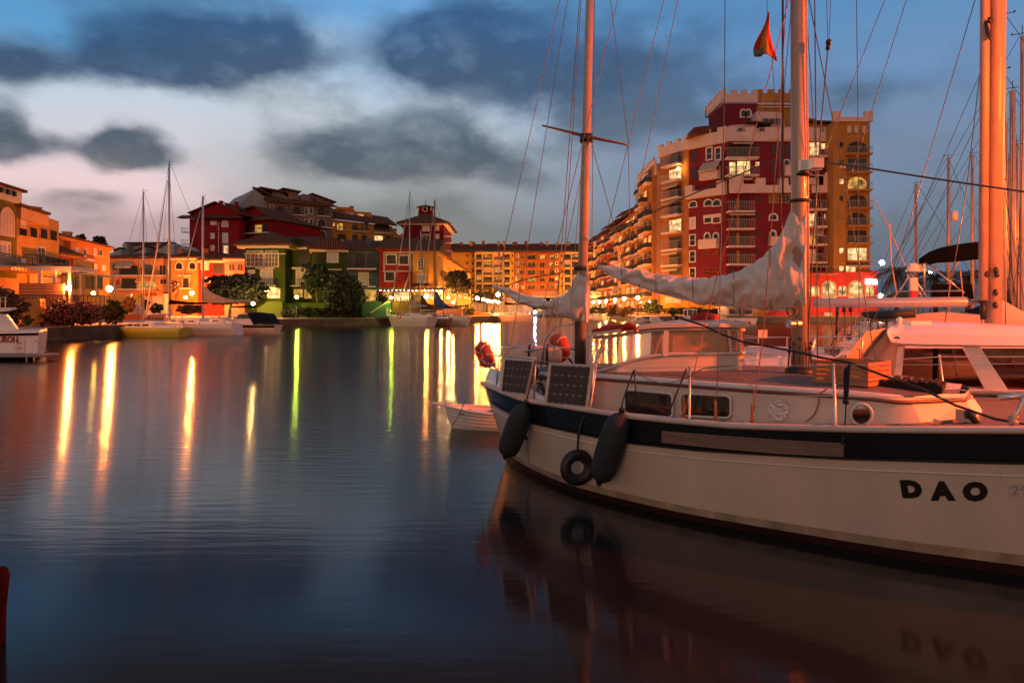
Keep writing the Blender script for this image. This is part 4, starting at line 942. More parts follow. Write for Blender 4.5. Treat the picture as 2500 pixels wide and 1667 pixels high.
# coral annex with arches
b = Bld('restaurant_annex', 'low coral red waterside restaurant annex with white trimmed arches', 'restaurant', F4, (1288, 111.5), (1940, 111.5), 14, group=TR)
zt = b.z(1700, 1213); u1 = b.pt(1290+170, 0)[0]; b.body(CORAL, top=zt, u0=u1); MB().prism([(0, 0), (0, b.z(1300, 1480)), (u1, b.z(1300, 1390)), (u1, 0)], .3, 10).build('ramp_wall', CORAL, b.t)
m = MB().box(b.pt(1910, 0)[0], b.w, 0, 14, zt-.002, zt+.25).build('parapet', CORAL, b.t)
zs = b.z(1700, 1366); MB().box(u1, b.w, -.1, 0, zs-.1, zs+.08).build('string_course', CREAM, b.t)
AIN = emit('restaurant_glow', (1, .6, .22), 1.6, .85, .9)
for x0, x1 in ((1590, 1668), (1762, 1840)):
    b.win(x0, 1276, x1, 1392, AIN, CREAM, 1, arch=True, tf=.25, name='arched_opening')
    ua, ub = b.pt(x0, 0)[0], b.pt(x1, 0)[0]; m = MB(); z0, z1 = b.z(1700, 1392), b.z(1700, 1350)
    for i in range(12): m.box(ua+(ub-ua)*i/12, ua+(ub-ua)*i/12+.06, -.2, -.14, z0, z1)
    m.box(ua, ub, -.21, -.13, z1-.05, z1+.05).build('railing', CREAM, b.t)
for x in (1462, 1518, 1692, 1866):
    for dx in (0, 26): b.win(x+dx, 1306, x+dx+20, 1364, AIN, CREAM, 1, arch=True, tf=.14)
b.box('lit_sign', emit('white_sign', (1, .95, .8), 6), 1862, 1258, 1932, 1292, .35)
b.box('white_cabinet', WTRIM, 1592, 1472, 1642, 1500, .5)
b.box('awning', CANV, 1490, 1228, 1665, 1233, 1.5)

# ---- canal side buildings receding
def canal_block(label, Y0, Y1, X, ztop, floors, bay, wallm, seed, z0=1.06, cren=False):
    rnd = random.Random(seed); L_ = Y1-Y0
    t = thing('apartment_block', label, 'apartment block', (X, Y1, z0), R(-90), 'apartment blocks along the canal')
    t_ = t
    MB().box(0, L_, 0, 10, 0, ztop).build('wall', wallm[0], t)
    nb = int(L_/bay); fh = (ztop-.6)/floors
    base = {}
    for i in range(nb):
        u0 = i*bay; off = -.8 if (i//2) % 2 else 0
        if off: MB().box(u0+.05, u0+bay-.05, off, -.02, 0, ztop-.3-(i % 3)*1.0).build('bay_wall', wallm[(i//2) % len(wallm)], t)
        for k in range(floors):
            z = k*fh+.3
            typ = rnd.random()
            if typ < .14: continue
            key = ('b', rnd.choice((0, 1, 2, 3)))
            def mk(key):
                o1 = MB().box(.5, bay-.5, -1.3, .02, -.12, .12).build('balcony', PAR if key[1] % 2 else CRM, t)
                m = MB().box(.5, bay-.5, -1.3, -1.24, .95, 1.02)
                for q in range(int((bay-1)/.3)+1): m.box(.5+q*.3, .54+q*.3, -1.29, -1.25, .12, .95)
                m.box(.5, .56, -1.3, 0, .12, 1.0).box(bay-.56, bay-.5, -1.3, 0, .12, 1.0).build('railing', IRON, o1)
                MB().box(.9, bay-1.2, -.06, .02, .13, fh-.7).build('door', (DARKM, DARK, LIT, DARKM)[key[1]], o1)
                if key[1] in (1, 3): MB().hexa([(.8, -.05, fh-.5), (bay-1, -.05, fh-.5), (bay-1, -1.5, fh-1.3), (.8, -1.5, fh-1.3)], [(.8, -.05, fh-.45), (bay-1, -.05, fh-.45), (bay-1, -1.5, fh-1.25), (.8, -1.5, fh-1.25)]).build('awning', WTRIM if key[1] == 3 else CANV, o1)
                return o1
            if key not in base:
                o = mk(key); base[key] = o
            else:
                s0 = base[key]; o = s0.copy(); COL.objects.link(o); o.parent = t
                for ch in s0.children: c = ch.copy(); COL.objects.link(c); c.parent = o
            o.location = (u0, off, z)
    if cren:
        m = MB().box(-.2, L_+.2, -.5, -.05, ztop-2.2, ztop+.6)
        for q in range(int(L_/2.2)): m.box(q*2.2+.2, q*2.2+1.4, -.5, -.05, ztop+.6, ztop+1.4)
        m.build('parapet', PAR, t)
    else:
        for q in range(int(L_/9)):
            zz = ztop+(q*7 % 3)*.5
            MB().hexa([(q*9, -1.8, zz-.4), (q*9+8.8, -1.8, zz-.4), (q*9+8.8, 5, zz+2.4), (q*9, 5, zz+2.4)], [(q*9, -1.8, zz-.15), (q*9+8.8, -1.8, zz-.15), (q*9+8.8, 5, zz+2.65), (q*9, 5, zz+2.65)]).build('roof', TILE, t)
    return t
canal_block('tall crenellated amber block beside the castle tower facing the canal', 129.2, 147, 27.4, 28.6, 9, 4.4, [stucco('peach_stucco', (.42, .24, .15)), OR2], 3, cren=True)
canal_block('long receding amber block with balconies and hanging awnings along the canal', 147.5, 239, 27.0, 22.5, 7, 6.4, [OR2, CRM, YEL, REDO], 5)
# terrace wall and lit shop front at the far end
t = thing('market_hall', 'low white lit terrace front with balustrade below the far building', 'building', (P(1300, 0, 200).x, 200, 1.06))
zt = P(0, 722, 200).z-1.06; W = 24
MB().box(0, W, 0, 20, 0, zt).build('wall', WHITES, t)
m = MB()
for i in range(48): m.box(i*.5, i*.5+.15, -.1, .1, zt, zt+1)
m.box(0, W, -.12, .12, zt+1, zt+1.15).build('balustrade', WHITES, t)
for i in range(6): MB().box(1.2+i*3.9, 4+i*3.9, -.12, -.02, .2, zt-1.0).build('lit_window', LITY if i % 2 else LIT, t)
t = thing('bridge_pier', 'low dark timber jetty on posts at the canal end', 'jetty', (P(1310, 0, 176).x, 176, 0))
m = MB().box(0, 7, 0, 3, .75, 1.2); 
for i in range(5): m.box(i*1.7, .3+i*1.7, 0, .3, -.5, .75)
m.build('deck', mat('dark_timber', (.05, .03, .02)), t)

# ================= street lamps
lamp(166, 704, 53, (1, .25, .04), 1900, 'street lamp at the corner of the white pergola', r=.16)
lamp(228, 716, 62, (1, .5, .06), 140, 'low yellow garden lamp on the lit terrace parapet', ground=2.0, r=.17)
lamp(267, 705, 60, (1, .22, .03), 3300, 'bright street lamp in front of the orange apartment house', r=.26)
lamp(468, 716, 109, (1, .27, .04), 14000, 'upper street lamp of the pair left of the dark pine', r=.3)
lamp(453, 726, 104, (1, .24, .04), 8000, 'lower street lamp of the pair left of the dark pine', r=.22)
lamp(536, 734, 97, (1, .20, .04), 900, 'dim street lamp glowing under the dark pine', r=.14)
lamp(646, 709, 96.2, WARM, 500, 'wall lamp beside the lit window of the green house', pole=False, r=.2, name='wall_lamp', cat='wall lamp')
lamp(618, 741, 87.5, WARM, 5000, 'low street lamp at the corner of the green garden wall', r=.2)
lamp(724.5, 725, 89.2, GRN, 480, 'greenish lamp post in front of the green house hedge', r=.19)
lamp(955.5, 727, 91, GRN, 480, 'greenish lamp post at the end of the teal stair wall', r=.19)
lamp(1041, 724, 95.8, (1, .34, .06), 1300, 'bright lamp post below the orange house window', r=.24)
lamp(1067, 711, 100, WARM, 700, 'left wall lamp of the pair near the brown mast', ground=1.06, r=.16)
lamp(1076, 712, 100.5, WARM, 600, 'right wall lamp of the pair near the brown mast', r=.14)
lamp(1106, 738, 104, WARM, 1600, 'low lamp glowing under the spreading tree', r=.15)
lamp(1094, 727, 106, WARM, 2200, 'lamp hidden in the branches of the spreading tree', r=.15)
lamp(1165, 728, 112, (1, .22, .03), 6500, 'red orange lamp post standing on the quay corner', r=.27)
lamp(1180, 731, 124, (1, .34, .05), 5000, 'second lamp post behind the quay corner', r=.26)
for i, (px, py, Y, wv) in enumerate(((1190, 734, 136, 2400), (1199, 736, 146, 2600), (1207, 735, 158, 2600), (1217, 738, 168, 2400))):
    lamp(px, py, Y, (1, .34, .05), wv*3, ('third', 'fourth', 'fifth', 'sixth')[i]+' lamp post along the left canal promenade', r=.27)
lamp(1216, 719, 178, (1, .45, .08), 11000, 'tallest bright lamp above the left canal promenade', r=.5)
lamp(1306, 762, 172, COOL, 2600, 'cool white floodlight on the canal end jetty', ground=.0, r=.34)
for i, (px, py, Y) in enumerate(((1438, 739, 222), (1449, 738, 198), (1464, 737, 176), (1480, 735, 156), (1501, 732, 140), (1524, 729, 127), (1557, 727, 114))):
    lamp(px, py, Y, (1, .33, .06) if i else GRN, 5500 if i else 4500, ('farthest', 'sixth', 'fifth', 'fourth', 'third', 'second', 'nearest')[i]+' lamp post of the row on the right canal bank', r=.27)
lamp(2153, 641, 86, (1, .28, .10), 5000, 'tall orange lamp beside the red annex and palm', r=.28)
lamp(2271, 666, 70, (1, .36, .12), 700, 'small orange lamp in front of the left palm', r=.14)
lamp(2150, 722, 100, (1, .32, .08), 5500, 'low bright lamp at the corner of the red annex', r=.3)
lamp(1656, 412, 122.5, WARM, 260, 'glowing balcony light on the orange corner tower', pole=False, r=.22, name='balcony_lamp', cat='balcony lamp')
lamp(1352, 729, 222, (1, .34, .06), 26000, 'shop front lamp under the mizzen sail cover', r=.4)
lamp(1282, 731, 214, (1, .34, .06), 22000, 'added hidden lamp left of the shop front lamp lighting the far building', r=.4)  # added out of sight behind the mizzen cover to warm the far facade
lamp(1400, 738, 206, (1, .30, .05), 16000, 'added hidden lamp beside the dark tree lighting the far building', r=.35)  # another added lamp, covered by the sail, brightening the far facade
q = Lc(14.2, -2.0, 5.6); lamp(0, 0, 0, (1, .12, .010), 13500, 'tall orange pier lamp ahead of the yacht bows', ground=.95, r=.24, world=q)
q = Lc(15.0, -14, 5.8); lamp(0, 0, 0, (1, .22, .06), 5500, 'tall orange pier lamp beyond the second yacht', ground=.95, r=.24, world=q)
q = Lc(15.0, -34, 6.0); lamp(0, 0, 0, (1, .15, .015), 14000, 'tall orange pier lamp farther along the pier', ground=.95, r=.24, world=q)
# ================= trees and plants
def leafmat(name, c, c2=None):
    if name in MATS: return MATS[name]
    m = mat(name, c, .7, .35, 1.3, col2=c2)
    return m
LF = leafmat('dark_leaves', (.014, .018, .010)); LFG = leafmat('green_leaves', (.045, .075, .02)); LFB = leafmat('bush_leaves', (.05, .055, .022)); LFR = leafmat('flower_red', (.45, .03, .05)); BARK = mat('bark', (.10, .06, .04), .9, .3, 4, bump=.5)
def crown_mesh(rnd, ells, n, sz, shell=.55):
    mb = MB(); tot = sum(e[1][0]*e[1][1]*e[1][2] for e in ells)
    for c, r in ells:
        k = int(n*r[0]*r[1]*r[2]/tot)
        cl = []
        for _ in range(max(6, k//26)):
            while True:
                v = Vector((rnd.uniform(-1, 1), rnd.uniform(-1, 1), rnd.uniform(-1, 1)))
                if shell < v.length < 1.02: break
            cl.append(v)
        for i in range(k):
            v = cl[i % len(cl)]+Vector((rnd.gauss(0, .12), rnd.gauss(0, .12), rnd.gauss(0, .10)))
            p = Vector(c)+Vector((v.x*r[0], v.y*r[1], v.z*r[2]))
            a = Vector((rnd.gauss(0, 1), rnd.gauss(0, 1), rnd.gauss(0, .7))).normalized(); u = a.orthogonal().normalized(); w = a.cross(u); s = sz*rnd.uniform(.6, 1.4)
            mb.add([p-u*s, p-w*s*.55, p+u*s, p+w*s*.55], [(0, 1, 2, 3)])
    return mb
def tree(label, px0, px1, py0, py1, Y, m=None, n=3500, sz=.22, trunk_px=None, seed=1, name='tree', cat='tree', depth=None, base=1.06, lobes=7, flat=False, ragged=1.0):
    rnd = random.Random(seed); a, b_ = P(px0, py1, Y), P(px1, py0, Y); W = (b_.x-a.x)/2; H = (b_.z-a.z)/2; cx = (a.x+b_.x)/2; cz = (a.z+b_.z)/2
    t = thing(name, label, cat, (cx, Y, base)); D = depth or min(W, 4.5); cz -= base
    ells = [((0, 0, 0+cz), (W*.74, D*.75, H*.8)), ((-W*.45, 0, cz-H*.25), (W*.45, D*.6, H*.6)), ((W*.45, 0, cz-H*.25), (W*.45, D*.6, H*.6))]
    for i in range(lobes):
        an = 2*math.pi*i/lobes+rnd.uniform(-.3, .3); ells.append(((math.cos(an)*W*.62*ragged, rnd.uniform(-.4, .4)*D, cz+math.sin(an)*H*.6), (W*rnd.uniform(.3, .45), D*.5, H*rnd.uniform(.32, .46))))
    crown_mesh(rnd, ells, n, sz).build('crown', m or LF, t)
    if name != 'bush':
        tx = (P(trunk_px, 0, Y).x-cx) if trunk_px else 0; mb = MB(); zc = cz-H*.5
        mb.tube([(tx, 0, -.1), (tx*.9+.05, 0, zc*.5), (tx*.6, 0, max(.5, zc)), (tx*.3, 0, cz)], [.24, .17, .14, .06], 7)
        mb.build('trunk', BARK, t, True)
        m2 = MB()
        for i in range(6):
            an = rnd.uniform(.3, 2.8); m2.tube([(tx*.6, 0, max(.4, zc)), (tx*.5+math.cos(an)*W*.35, rnd.uniform(-1, 1), zc+H*.35), (math.cos(an)*W*.75, rnd.uniform(-1.5, 1.5), cz+math.sin(an)*H*.4)], [.09, .06, .02], 5)
        m2.build('limb', BARK, t)
    return t
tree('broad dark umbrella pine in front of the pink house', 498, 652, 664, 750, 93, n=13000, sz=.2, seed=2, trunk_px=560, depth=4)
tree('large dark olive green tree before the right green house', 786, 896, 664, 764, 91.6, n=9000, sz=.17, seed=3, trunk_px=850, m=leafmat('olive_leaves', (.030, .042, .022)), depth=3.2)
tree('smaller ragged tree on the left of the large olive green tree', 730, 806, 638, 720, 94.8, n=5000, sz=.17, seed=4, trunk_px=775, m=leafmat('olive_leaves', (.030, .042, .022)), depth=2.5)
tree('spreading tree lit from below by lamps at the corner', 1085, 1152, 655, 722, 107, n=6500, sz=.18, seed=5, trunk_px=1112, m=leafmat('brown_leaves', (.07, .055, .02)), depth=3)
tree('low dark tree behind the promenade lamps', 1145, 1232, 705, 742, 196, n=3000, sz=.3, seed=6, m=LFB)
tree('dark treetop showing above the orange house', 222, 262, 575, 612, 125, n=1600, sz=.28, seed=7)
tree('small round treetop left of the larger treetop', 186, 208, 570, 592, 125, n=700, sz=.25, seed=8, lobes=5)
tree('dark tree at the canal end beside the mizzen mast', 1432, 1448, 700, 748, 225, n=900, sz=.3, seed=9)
def bush(label, *a, **k): return tree(label, *a, name='bush', cat='bush', **k)
GB = 'bushes along the quays'
bush('large flowering hedge on the left quay', 95, 255, 731, 795, 52.5, n=9000, sz=.10, seed=12, m=leafmat('hedge_leaves', (.13, .07, .03)), depth=1.6)
bush('darker rounded bush behind the left motor boat', -40, 55, 695, 798, 48, n=5000, sz=.11, seed=13, m=leafmat('hedge_leaves', (.13, .07, .03)), depth=2)
bush('small shrub before the yellow chamfered wall', 58, 77, 768, 795, 50.8, n=700, sz=.07, seed=14, m=LFB, depth=.5)
bush('round bush under the bright street lamp', 250, 305, 730, 792, 57.5, n=3500, sz=.11, seed=15, m=LFB, depth=1.4)
bush('red tinted bush behind the green yacht', 300, 330, 722, 765, 66, n=1500, sz=.12, seed=16, m=leafmat('hedge_leaves', (.13, .07, .03)), depth=1)
bush('bush left of the white stair ramp', 326, 362, 722, 762, 84, n=1600, sz=.14, seed=17, m=LFB, depth=1)
bush('spiky bush right of the white stair ramp', 370, 396, 740, 766, 80, n=900, sz=.15, seed=18, m=LFB, depth=1)
bush('leafy shrub climbing the arched orange house', 418, 436, 682, 716, 108, n=600, sz=.2, seed=19, m=leafmat('hedge_leaves', (.13, .07, .03)), depth=.8)
bush('dense low bush behind the white sailing yachts', 430, 500, 744, 766, 76, n=2500, sz=.15, seed=20, m=leafmat('hedge_leaves', (.13, .07, .03)), depth=1)
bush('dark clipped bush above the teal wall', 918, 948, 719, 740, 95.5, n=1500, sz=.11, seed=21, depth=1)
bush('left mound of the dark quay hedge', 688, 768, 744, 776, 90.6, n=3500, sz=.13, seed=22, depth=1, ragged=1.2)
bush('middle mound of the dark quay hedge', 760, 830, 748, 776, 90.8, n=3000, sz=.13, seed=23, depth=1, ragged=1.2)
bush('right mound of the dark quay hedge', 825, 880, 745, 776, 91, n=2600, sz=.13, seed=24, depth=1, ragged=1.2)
bush('clipped hedge at the near end of the right canal bank', 1570, 1620, 732, 768, 118, n=2600, sz=.17, seed=25, m=LFG, depth=2)
bush('long low hedge behind the small cabin boat', 1610, 1790, 750, 770, 112.4, n=4500, sz=.14, seed=26, m=LFG, depth=.8, lobes=14, ragged=1.4)
bush('red tinted hedge under the nearest canal lamps', 1478, 1552, 744, 772, 126, n=3000, sz=.18, seed=27, m=leafmat('hedge_leaves', (.13, .07, .03)), depth=2)
bush('small hedge under the far canal lamps', 1430, 1480, 748, 770, 150, n=1500, sz=.2, seed=28, m=LFB, depth=2)
bush('pine shrub on the quay corner beside the lamp', 1128, 1160, 740, 770, 113, n=1500, sz=.15, seed=29, m=LFG, depth=1)
bush('yellow green bush right of the red annex', 2168, 2215, 712, 732, 84, n=1600, sz=.12, seed=30, m=leafmat('lime_leaves', (.22, .24, .03)), depth=1)
bush('low bush above the yellow wall end', 30, 60, 790, 805, 50.5, n=700, sz=.07, seed=31, m=LFB, depth=.6)
fm_ = MB(); rnd = random.Random(77)
for hb, hx0, hx1, hy0, hy1, HY_ in (('a', 98, 252, 735, 788, 51.0),):
    for i in range(260):
        p = P(rnd.uniform(hx0, hx1), rnd.uniform(hy0, hy1), HY_+rnd.uniform(-.1, .5)); fm_.ball(p, rnd.uniform(.03, .055), 5, 3)
hed = [o for o in bpy.data.objects if o.get('label') == 'large flowering hedge on the left quay'][0]
fm_.build('blossom', mat('pink_blossom', (.55, .10, .12), .7, .3), hed, world=True, stuff=True)
# stair ramp
t = thing('stair_wall', 'white sloping stair wall behind the green yacht', 'wall', (0, 0, 0)); Y = 78
MB().prism([(P(x, y, Y).x, P(x, y, Y).z) for x, y in ((322, 775), (322, 738), (327, 738), (362, 768), (362, 775))], Y, Y+.4).build('render', WHITES, t)
MB().box(P(290, 0, 76).x, P(400, 0, 76).x, 76, 76.5, 1.06, P(0, 768, 76).z).build('terrace_wall', ORA, t)

def palm(label, px, pyc, Y, size, seed=1, base=1.06):
    rnd = random.Random(seed); c = P(px, pyc, Y); t = thing('palm_tree', label, 'palm', (c.x, Y, base), 0, 'palm trees'); h = c.z-base
    MB().tube([(0, 0, -.1), (.1, 0, h*.5), (0, 0, h)], [.28, .2, .22], 8).build('trunk', BARK, t, True)
    m = MB()
    for i in range(30):
        az = rnd.uniform(0, 6.28); up = rnd.uniform(-.5, 1.1); pts = []
        for k in range(7):
            f = k/6; r = size*f*(math.cos(up*.7)); z = h+size*(math.sin(up)*f-.75*f*f)
            pts.append(Vector((math.cos(az)*r, math.sin(az)*r, z)))
        sd = Vector((-math.sin(az), math.cos(az), 0))
        for k in range(6):
            a, b_ = pts[k], pts[k+1]
            m.bar(a, b_, .03)
            for q in range(3):
                o = a.lerp(b_, q/3); L_ = size*.28*(1-abs(k/6-.45))
                for sg in (-1, 1):
                    e = o+sd*sg*L_+(b_-a).normalized()*L_*.5+Vector((0, 0, -L_*.45)); m.add([o, o+(b_-a)*.18, e], [(0, 1, 2)])
    m.build('fronds', leafmat('palm_fronds', (.06, .055, .02)), t)
palm('palm behind the radar arch of the far yacht', 2188, 662, 80, 3.0, 1)
palm('palm under the black bimini beside the small lamp', 2283, 678, 66, 2.4, 2)
palm('palm partly hidden by the nearest right hand mast', 2362, 676, 60, 2.4, 3)
palm('dark palm left of the spreading tree', 1060, 672, 104, 3.2, 4)
palm('small palm on the quay in front of the left lamps', 1146, 758, 114, 1.8, 5)

# bollards and details on the left quay
for i, (px, py, Y, lb) in enumerate(((103, 803, 50.8, 'black mooring bollard nearest the left motor boat'), (178, 801, 52.6, 'black mooring bollard in the middle of the left quay'), (244, 798, 54.6, 'black mooring bollard beside the green yacht bow'))):
    p = P(px, py, Y); t = thing('bollard', lb, 'bollard', (p.x, Y, 1.06), 0, 'mooring bollards')
    MB().tube([(0, 0, 0), (0, 0, .05), (0, 0, .06), (0, 0, .22)], [.16, .16, .1, .1], 10).build('base', IRON, t, True)
    MB().ball((0, 0, .28), .17, 10, 6, (1.5, .8, .55)).build('head', IRON, t, True)
# red rusty marker post at lower left
t = thing('mooring_post', 'blurred dark red mooring post at the bottom left edge', 'post', (-3.84, 5.1, 0))
MB().tube([(0, 0, -.6), (0.01, 0, .25), (.03, 0, .50), (.03, 0, .56)], [.04, .045, .05, .03], 10).build('pile', mat('rusty_red_paint', (.018, .003, .002), .9, .5, 5, spec=.1), t, True)
MB().tube([(-.02, 0, .5), (-.03, 0, .62)], [.03, .015], 6).build('spike', mat('dark_rust', (.02, .006, .004)), t)
# ================= generic boats
NAVY = mat('navy_canvas', (.010, .016, .035), .95, .25, 3, bump=.3, spec=.08); BLKC = mat('black_canvas', (.006, .007, .010), .95, .3, 3, bump=.3, spec=.05)
BOOT = mat('dark_antifouling', (.03, .008, .006), .6, .3, 2); WINT = mat('tinted_glass', (.02, .012, .01), .1, .2, 1, spec=.8)
def hull_rows(L, B, fb, tw=.75, bow=.12, stern=.06, n=18, m=7, zb=-.25, bowup=.25, full=.55):
    rows = []; sheer = []
    for i in range(n+1):
        t = (1-math.cos(math.pi*i/n))/2 if i else 0
        bs = B/2*(tw+(1-tw)*min(1, t/.45)**.8) if t < .45 else B/2*(1-((t-.45)/.55)**2.2)**.9
        if t >= .9999: bs = .0
        zs = fb*(1+bowup*max(0, t-.35)**1.5*1.6)
        r = []
        for j in range(m+1):
            v = j/m; z = zb+(zs-zb)*v
            bv = bs*(full+(1-full)*min(1, v/.75)**.7)
            if t > .45: bv *= 1-(1-v)*.55*((t-.45)/.55)
            x = -L/2+L*t*(1-bow*(1-v))+stern*L*(1-v)*(1-t)
            r.append((x, bv, z))
        rows.append(r); sheer.append((r[-1][0], r[-1][1], zs))
    return rows, sheer
def make_hull(t, L, B, fb, hm, dm=None, stripe=None, boot=BOOT, **k):
    rows, sheer = hull_rows(L, B, fb, **k)
    mb = MB()
    for sg in (1, -1): mb.grid([[(x, y*sg, z) for x, y, z in r] if sg == 1 else [(x, -y, z) for x, y, z in reversed(r)] for r in rows])
    r0 = rows[0]; mb.add([(x, y, z) for x, y, z in r0]+[(x, -y, z) for x, y, z in reversed(r0)], [tuple(range(2*len(r0)))])
    h = mb.build('hull', hm, t, True); autosmooth(h, 35)
    dk = MB().grid([[(x, y-.0, z-.02), (x, 0, z+.03), (x, -y, z-.02)] for x, y, z in sheer]); dk.build('deck', dm or WHITE, t, True)
    rr = MB()
    for sg in (1, -1): rr.tube([(x, y*sg, z) for x, y, z in sheer], .03, 5)
    rr.build('toe_rail', stripe or WTRIM, t)
    bm = MB()
    for sg in (1, -1):
        bm.grid([[(x, y*sg*1.004+sg*.006, z) for x, y, z in ((lerp(r[1][0], r[0][0], q), lerp(r[1][1], r[0][1], q), zz) for q, zz in ((.2, .10), (1, -.25)))] for r in rows])
    bm.build('boot_stripe', boot, t)
    if stripe:
        sm = MB()
        for sg in (1, -1):
            sm.grid([[(r[-1][0]*1, (r[-1][1]*lerp(1, .985, q)+.012)*sg, r[-1][2]-.02-q*fb*.28) for q in (.15, 1)] for r in rows[:-1]])
        sm.build('sheer_stripe', stripe, t)
    return rows, sheer
def sail_cover(t, x0, x1, z0, z1, h, m, w=.16, bulge=1.0, name='sail_cover'):
    """x0 mast end, x1 clew end"""
    rows = []; n = 14
    for i in range(n+1):
        f = i/n; x = lerp(x0, x1, f); z = lerp(z0, z1, f); hh = h*(1-f)**3+w*1.6*(1-.4*f); ww = w*(1-.45*f)
        rows.append([(x, math.sin(a)*ww*(1 if math.cos(a) < 0 else .6), z+(hh/2)*(1+math.cos(a))-.05) for a in [2*math.pi*k/10 for k in range(10)]])
    mb = MB().grid(rows, True); mb.f.append(tuple(range(10))); mb.f.append(tuple(len(mb.v)-1-k for k in range(10)))
    return mb.build(name, m, t, True)
def yacht(label, x, y, heading, L=10, B=3.1, fb=1.0, hm=None, mast=12, mx=.08, mr=.075, boom=3.6, cover=None, bim=None, cabin=True, stripe=None, dm=None, stay=True, coverh=1.2, fend=0, spread=1, mastm=None, wheel=False, jib=True, group='sailing yachts in the harbour', covz=1.9, **k):
    t = thing('sailing_yacht', label, 'sailboat', (x, y, 0), heading, group)
    rows, sheer = make_hull(t, L, B, fb, hm or WHITE, dm, stripe, **k)
    if cabin:
        c = MB(); n = 8; rr = []
        for i in range(n+1):
            f = i/n; xx = lerp(-L*.16, L*.26, f); w = B*.32*(1-.55*f*f); h = .42*(1-f**3)+.02
            rr.append([(xx, w, fb), (xx, w*.88, fb+h), (xx, 0, fb+h+.06), (xx, -w*.88, fb+h), (xx, -w, fb)])
        c.grid(rr); c.add(rr[0], [(0, 1, 2, 3, 4)]); cb = c.build('cabin', WHITE, t, False)
        for xx in (-L*.1, L*.0, L*.1):
            for sg in (1, -1): MB().bar((xx, sg*B*.305*(1-.2*(xx > 0)), fb+.24), (xx+.5, sg*B*.30*(1-.3*(xx > 0)), fb+.24), .03, .12).build('window', WINT, cb)
        MB().box(-L*.42, -L*.17, -B*.3, -B*.22, fb, fb+.22).box(-L*.42, -L*.17, B*.22, B*.3, fb, fb+.22).build('cockpit_coaming', WHITE, t)
    if mast:
        x0 = L*mx; mb = MB().tube([(x0, 0, fb+.3), (x0, 0, mast)], [mr, mr*.8], 8)
        mb.build('mast', mastm or ALU, t, True)
        m = MB(); m.tube([(x0, 0, mast), (x0, 0, mast+.4)], .012, 4).tube([(x0-.3, 0, mast+.12), (x0+.2, 0, mast+.12)], .015, 4).ball((x0-.3, 0, mast+.14), .04, 6, 4).build('masthead_gear', IRON, t)
        hs = [mast*.55] if spread == 1 else [mast*.4, mast*.68]
        m = MB()
        for h in hs: m.tube([(x0, -B*.3, h), (x0, 0, h+.08), (x0, B*.3, h)], .025, 4)
        m.build('spreader', mastm or ALU, t)
        if stay:
            m = MB(); wr = .009*max(1, math.hypot(x, y)/40)
            m.tube([(L*.48, 0, fb*1.2), (x0+.1, 0, mast*.97)], wr if not jib else wr, 4, False).tube([(-L*.48, 0, fb), (x0-.1, 0, mast)], wr, 4, False)
            for sg in (1, -1):
                m.tube([(x0-.2, sg*B*.46, fb), (x0, sg*B*.3, hs[-1]), (x0, 0, mast*.97)], wr, 4, False).tube([(x0-.6, sg*B*.44, fb), (x0, 0, hs[0])], wr, 4, False)
            m.build('rigging', IRON, t)
            if jib: MB().tube([(L*.47, 0, fb*1.25+.3), (lerp(L*.47, x0, .5), 0, mast*.5), (lerp(L*.47, x0, .93), 0, mast*.9)], [.075, .07, .03], 6).build('furled_jib', mat('furled_sail', (.5, .42, .36), .8), t, True)
        if boom:
            MB().tube([(x0-.05, 0, covz), (x0-boom, 0, covz+.05)], .06, 6).build('boom', mastm or ALU, t, True)
            if cover: sail_cover(t, x0-.02, x0-boom*.98, covz+.02, covz+.08, coverh, cover)
    if bim:
        xb = -L*.33; MB().grid([[(xb+dx, yy*B*.38, fb+1.55+.12*math.cos(yy*1.5)+.05*math.cos(dx*2)) for yy in (-1, -.5, 0, .5, 1)] for dx in (-.9, -.3, .3, .9)]).grid([[(xb+dx, yy*B*.38, fb+1.49+.12*math.cos(yy*1.5)) for yy in (-1, -.5, 0, .5, 1)] for dx in (.9, .3, -.3, -.9)]).build('bimini', bim, t, True)
        m = MB()
        for dx in (-.8, .8):
            for sg in (1, -1): m.tube([(xb, sg*B*.38, fb), (xb+dx, sg*B*.38, fb+1.52)], .018, 4)
        m.build('bimini_frame', STEEL, t)
    # rails
    m = MB(); sd = [s for s in sheer if s[1] > .12][1:]
    for sg in (1, -1):
        m.tube([(x_, y_*.96*sg, z+.55) for x_, y_, z in sd], .011, 4, False)
        for x_, y_, z in sd[::2]: m.tube([(x_, y_*.96*sg, z), (x_, y_*.96*sg, z+.55)], .014, 4, False)
    b0 = sheer[-1]; m.tube([(sd[-1][0], sd[-1][1], sd[-1][2]+.55), (b0[0], 0, b0[2]+.6), (sd[-1][0], -sd[-1][1], sd[-1][2]+.55)], .016, 4, False)
    m.build('guard_rail', STEEL, t)
    for i in range(fend):
        s = sheer[5+i*3]; MB().tube([(s[0], s[1]*-1-.1, fb*.85), (s[0], -s[1]-.12, fb*.8), (s[0], -s[1]-.12, fb*.25), (s[0], -s[1]-.1, fb*.15)], [.03, .1, .1, .04], 8).build('side_fender', WHITE, t, True)
    return t
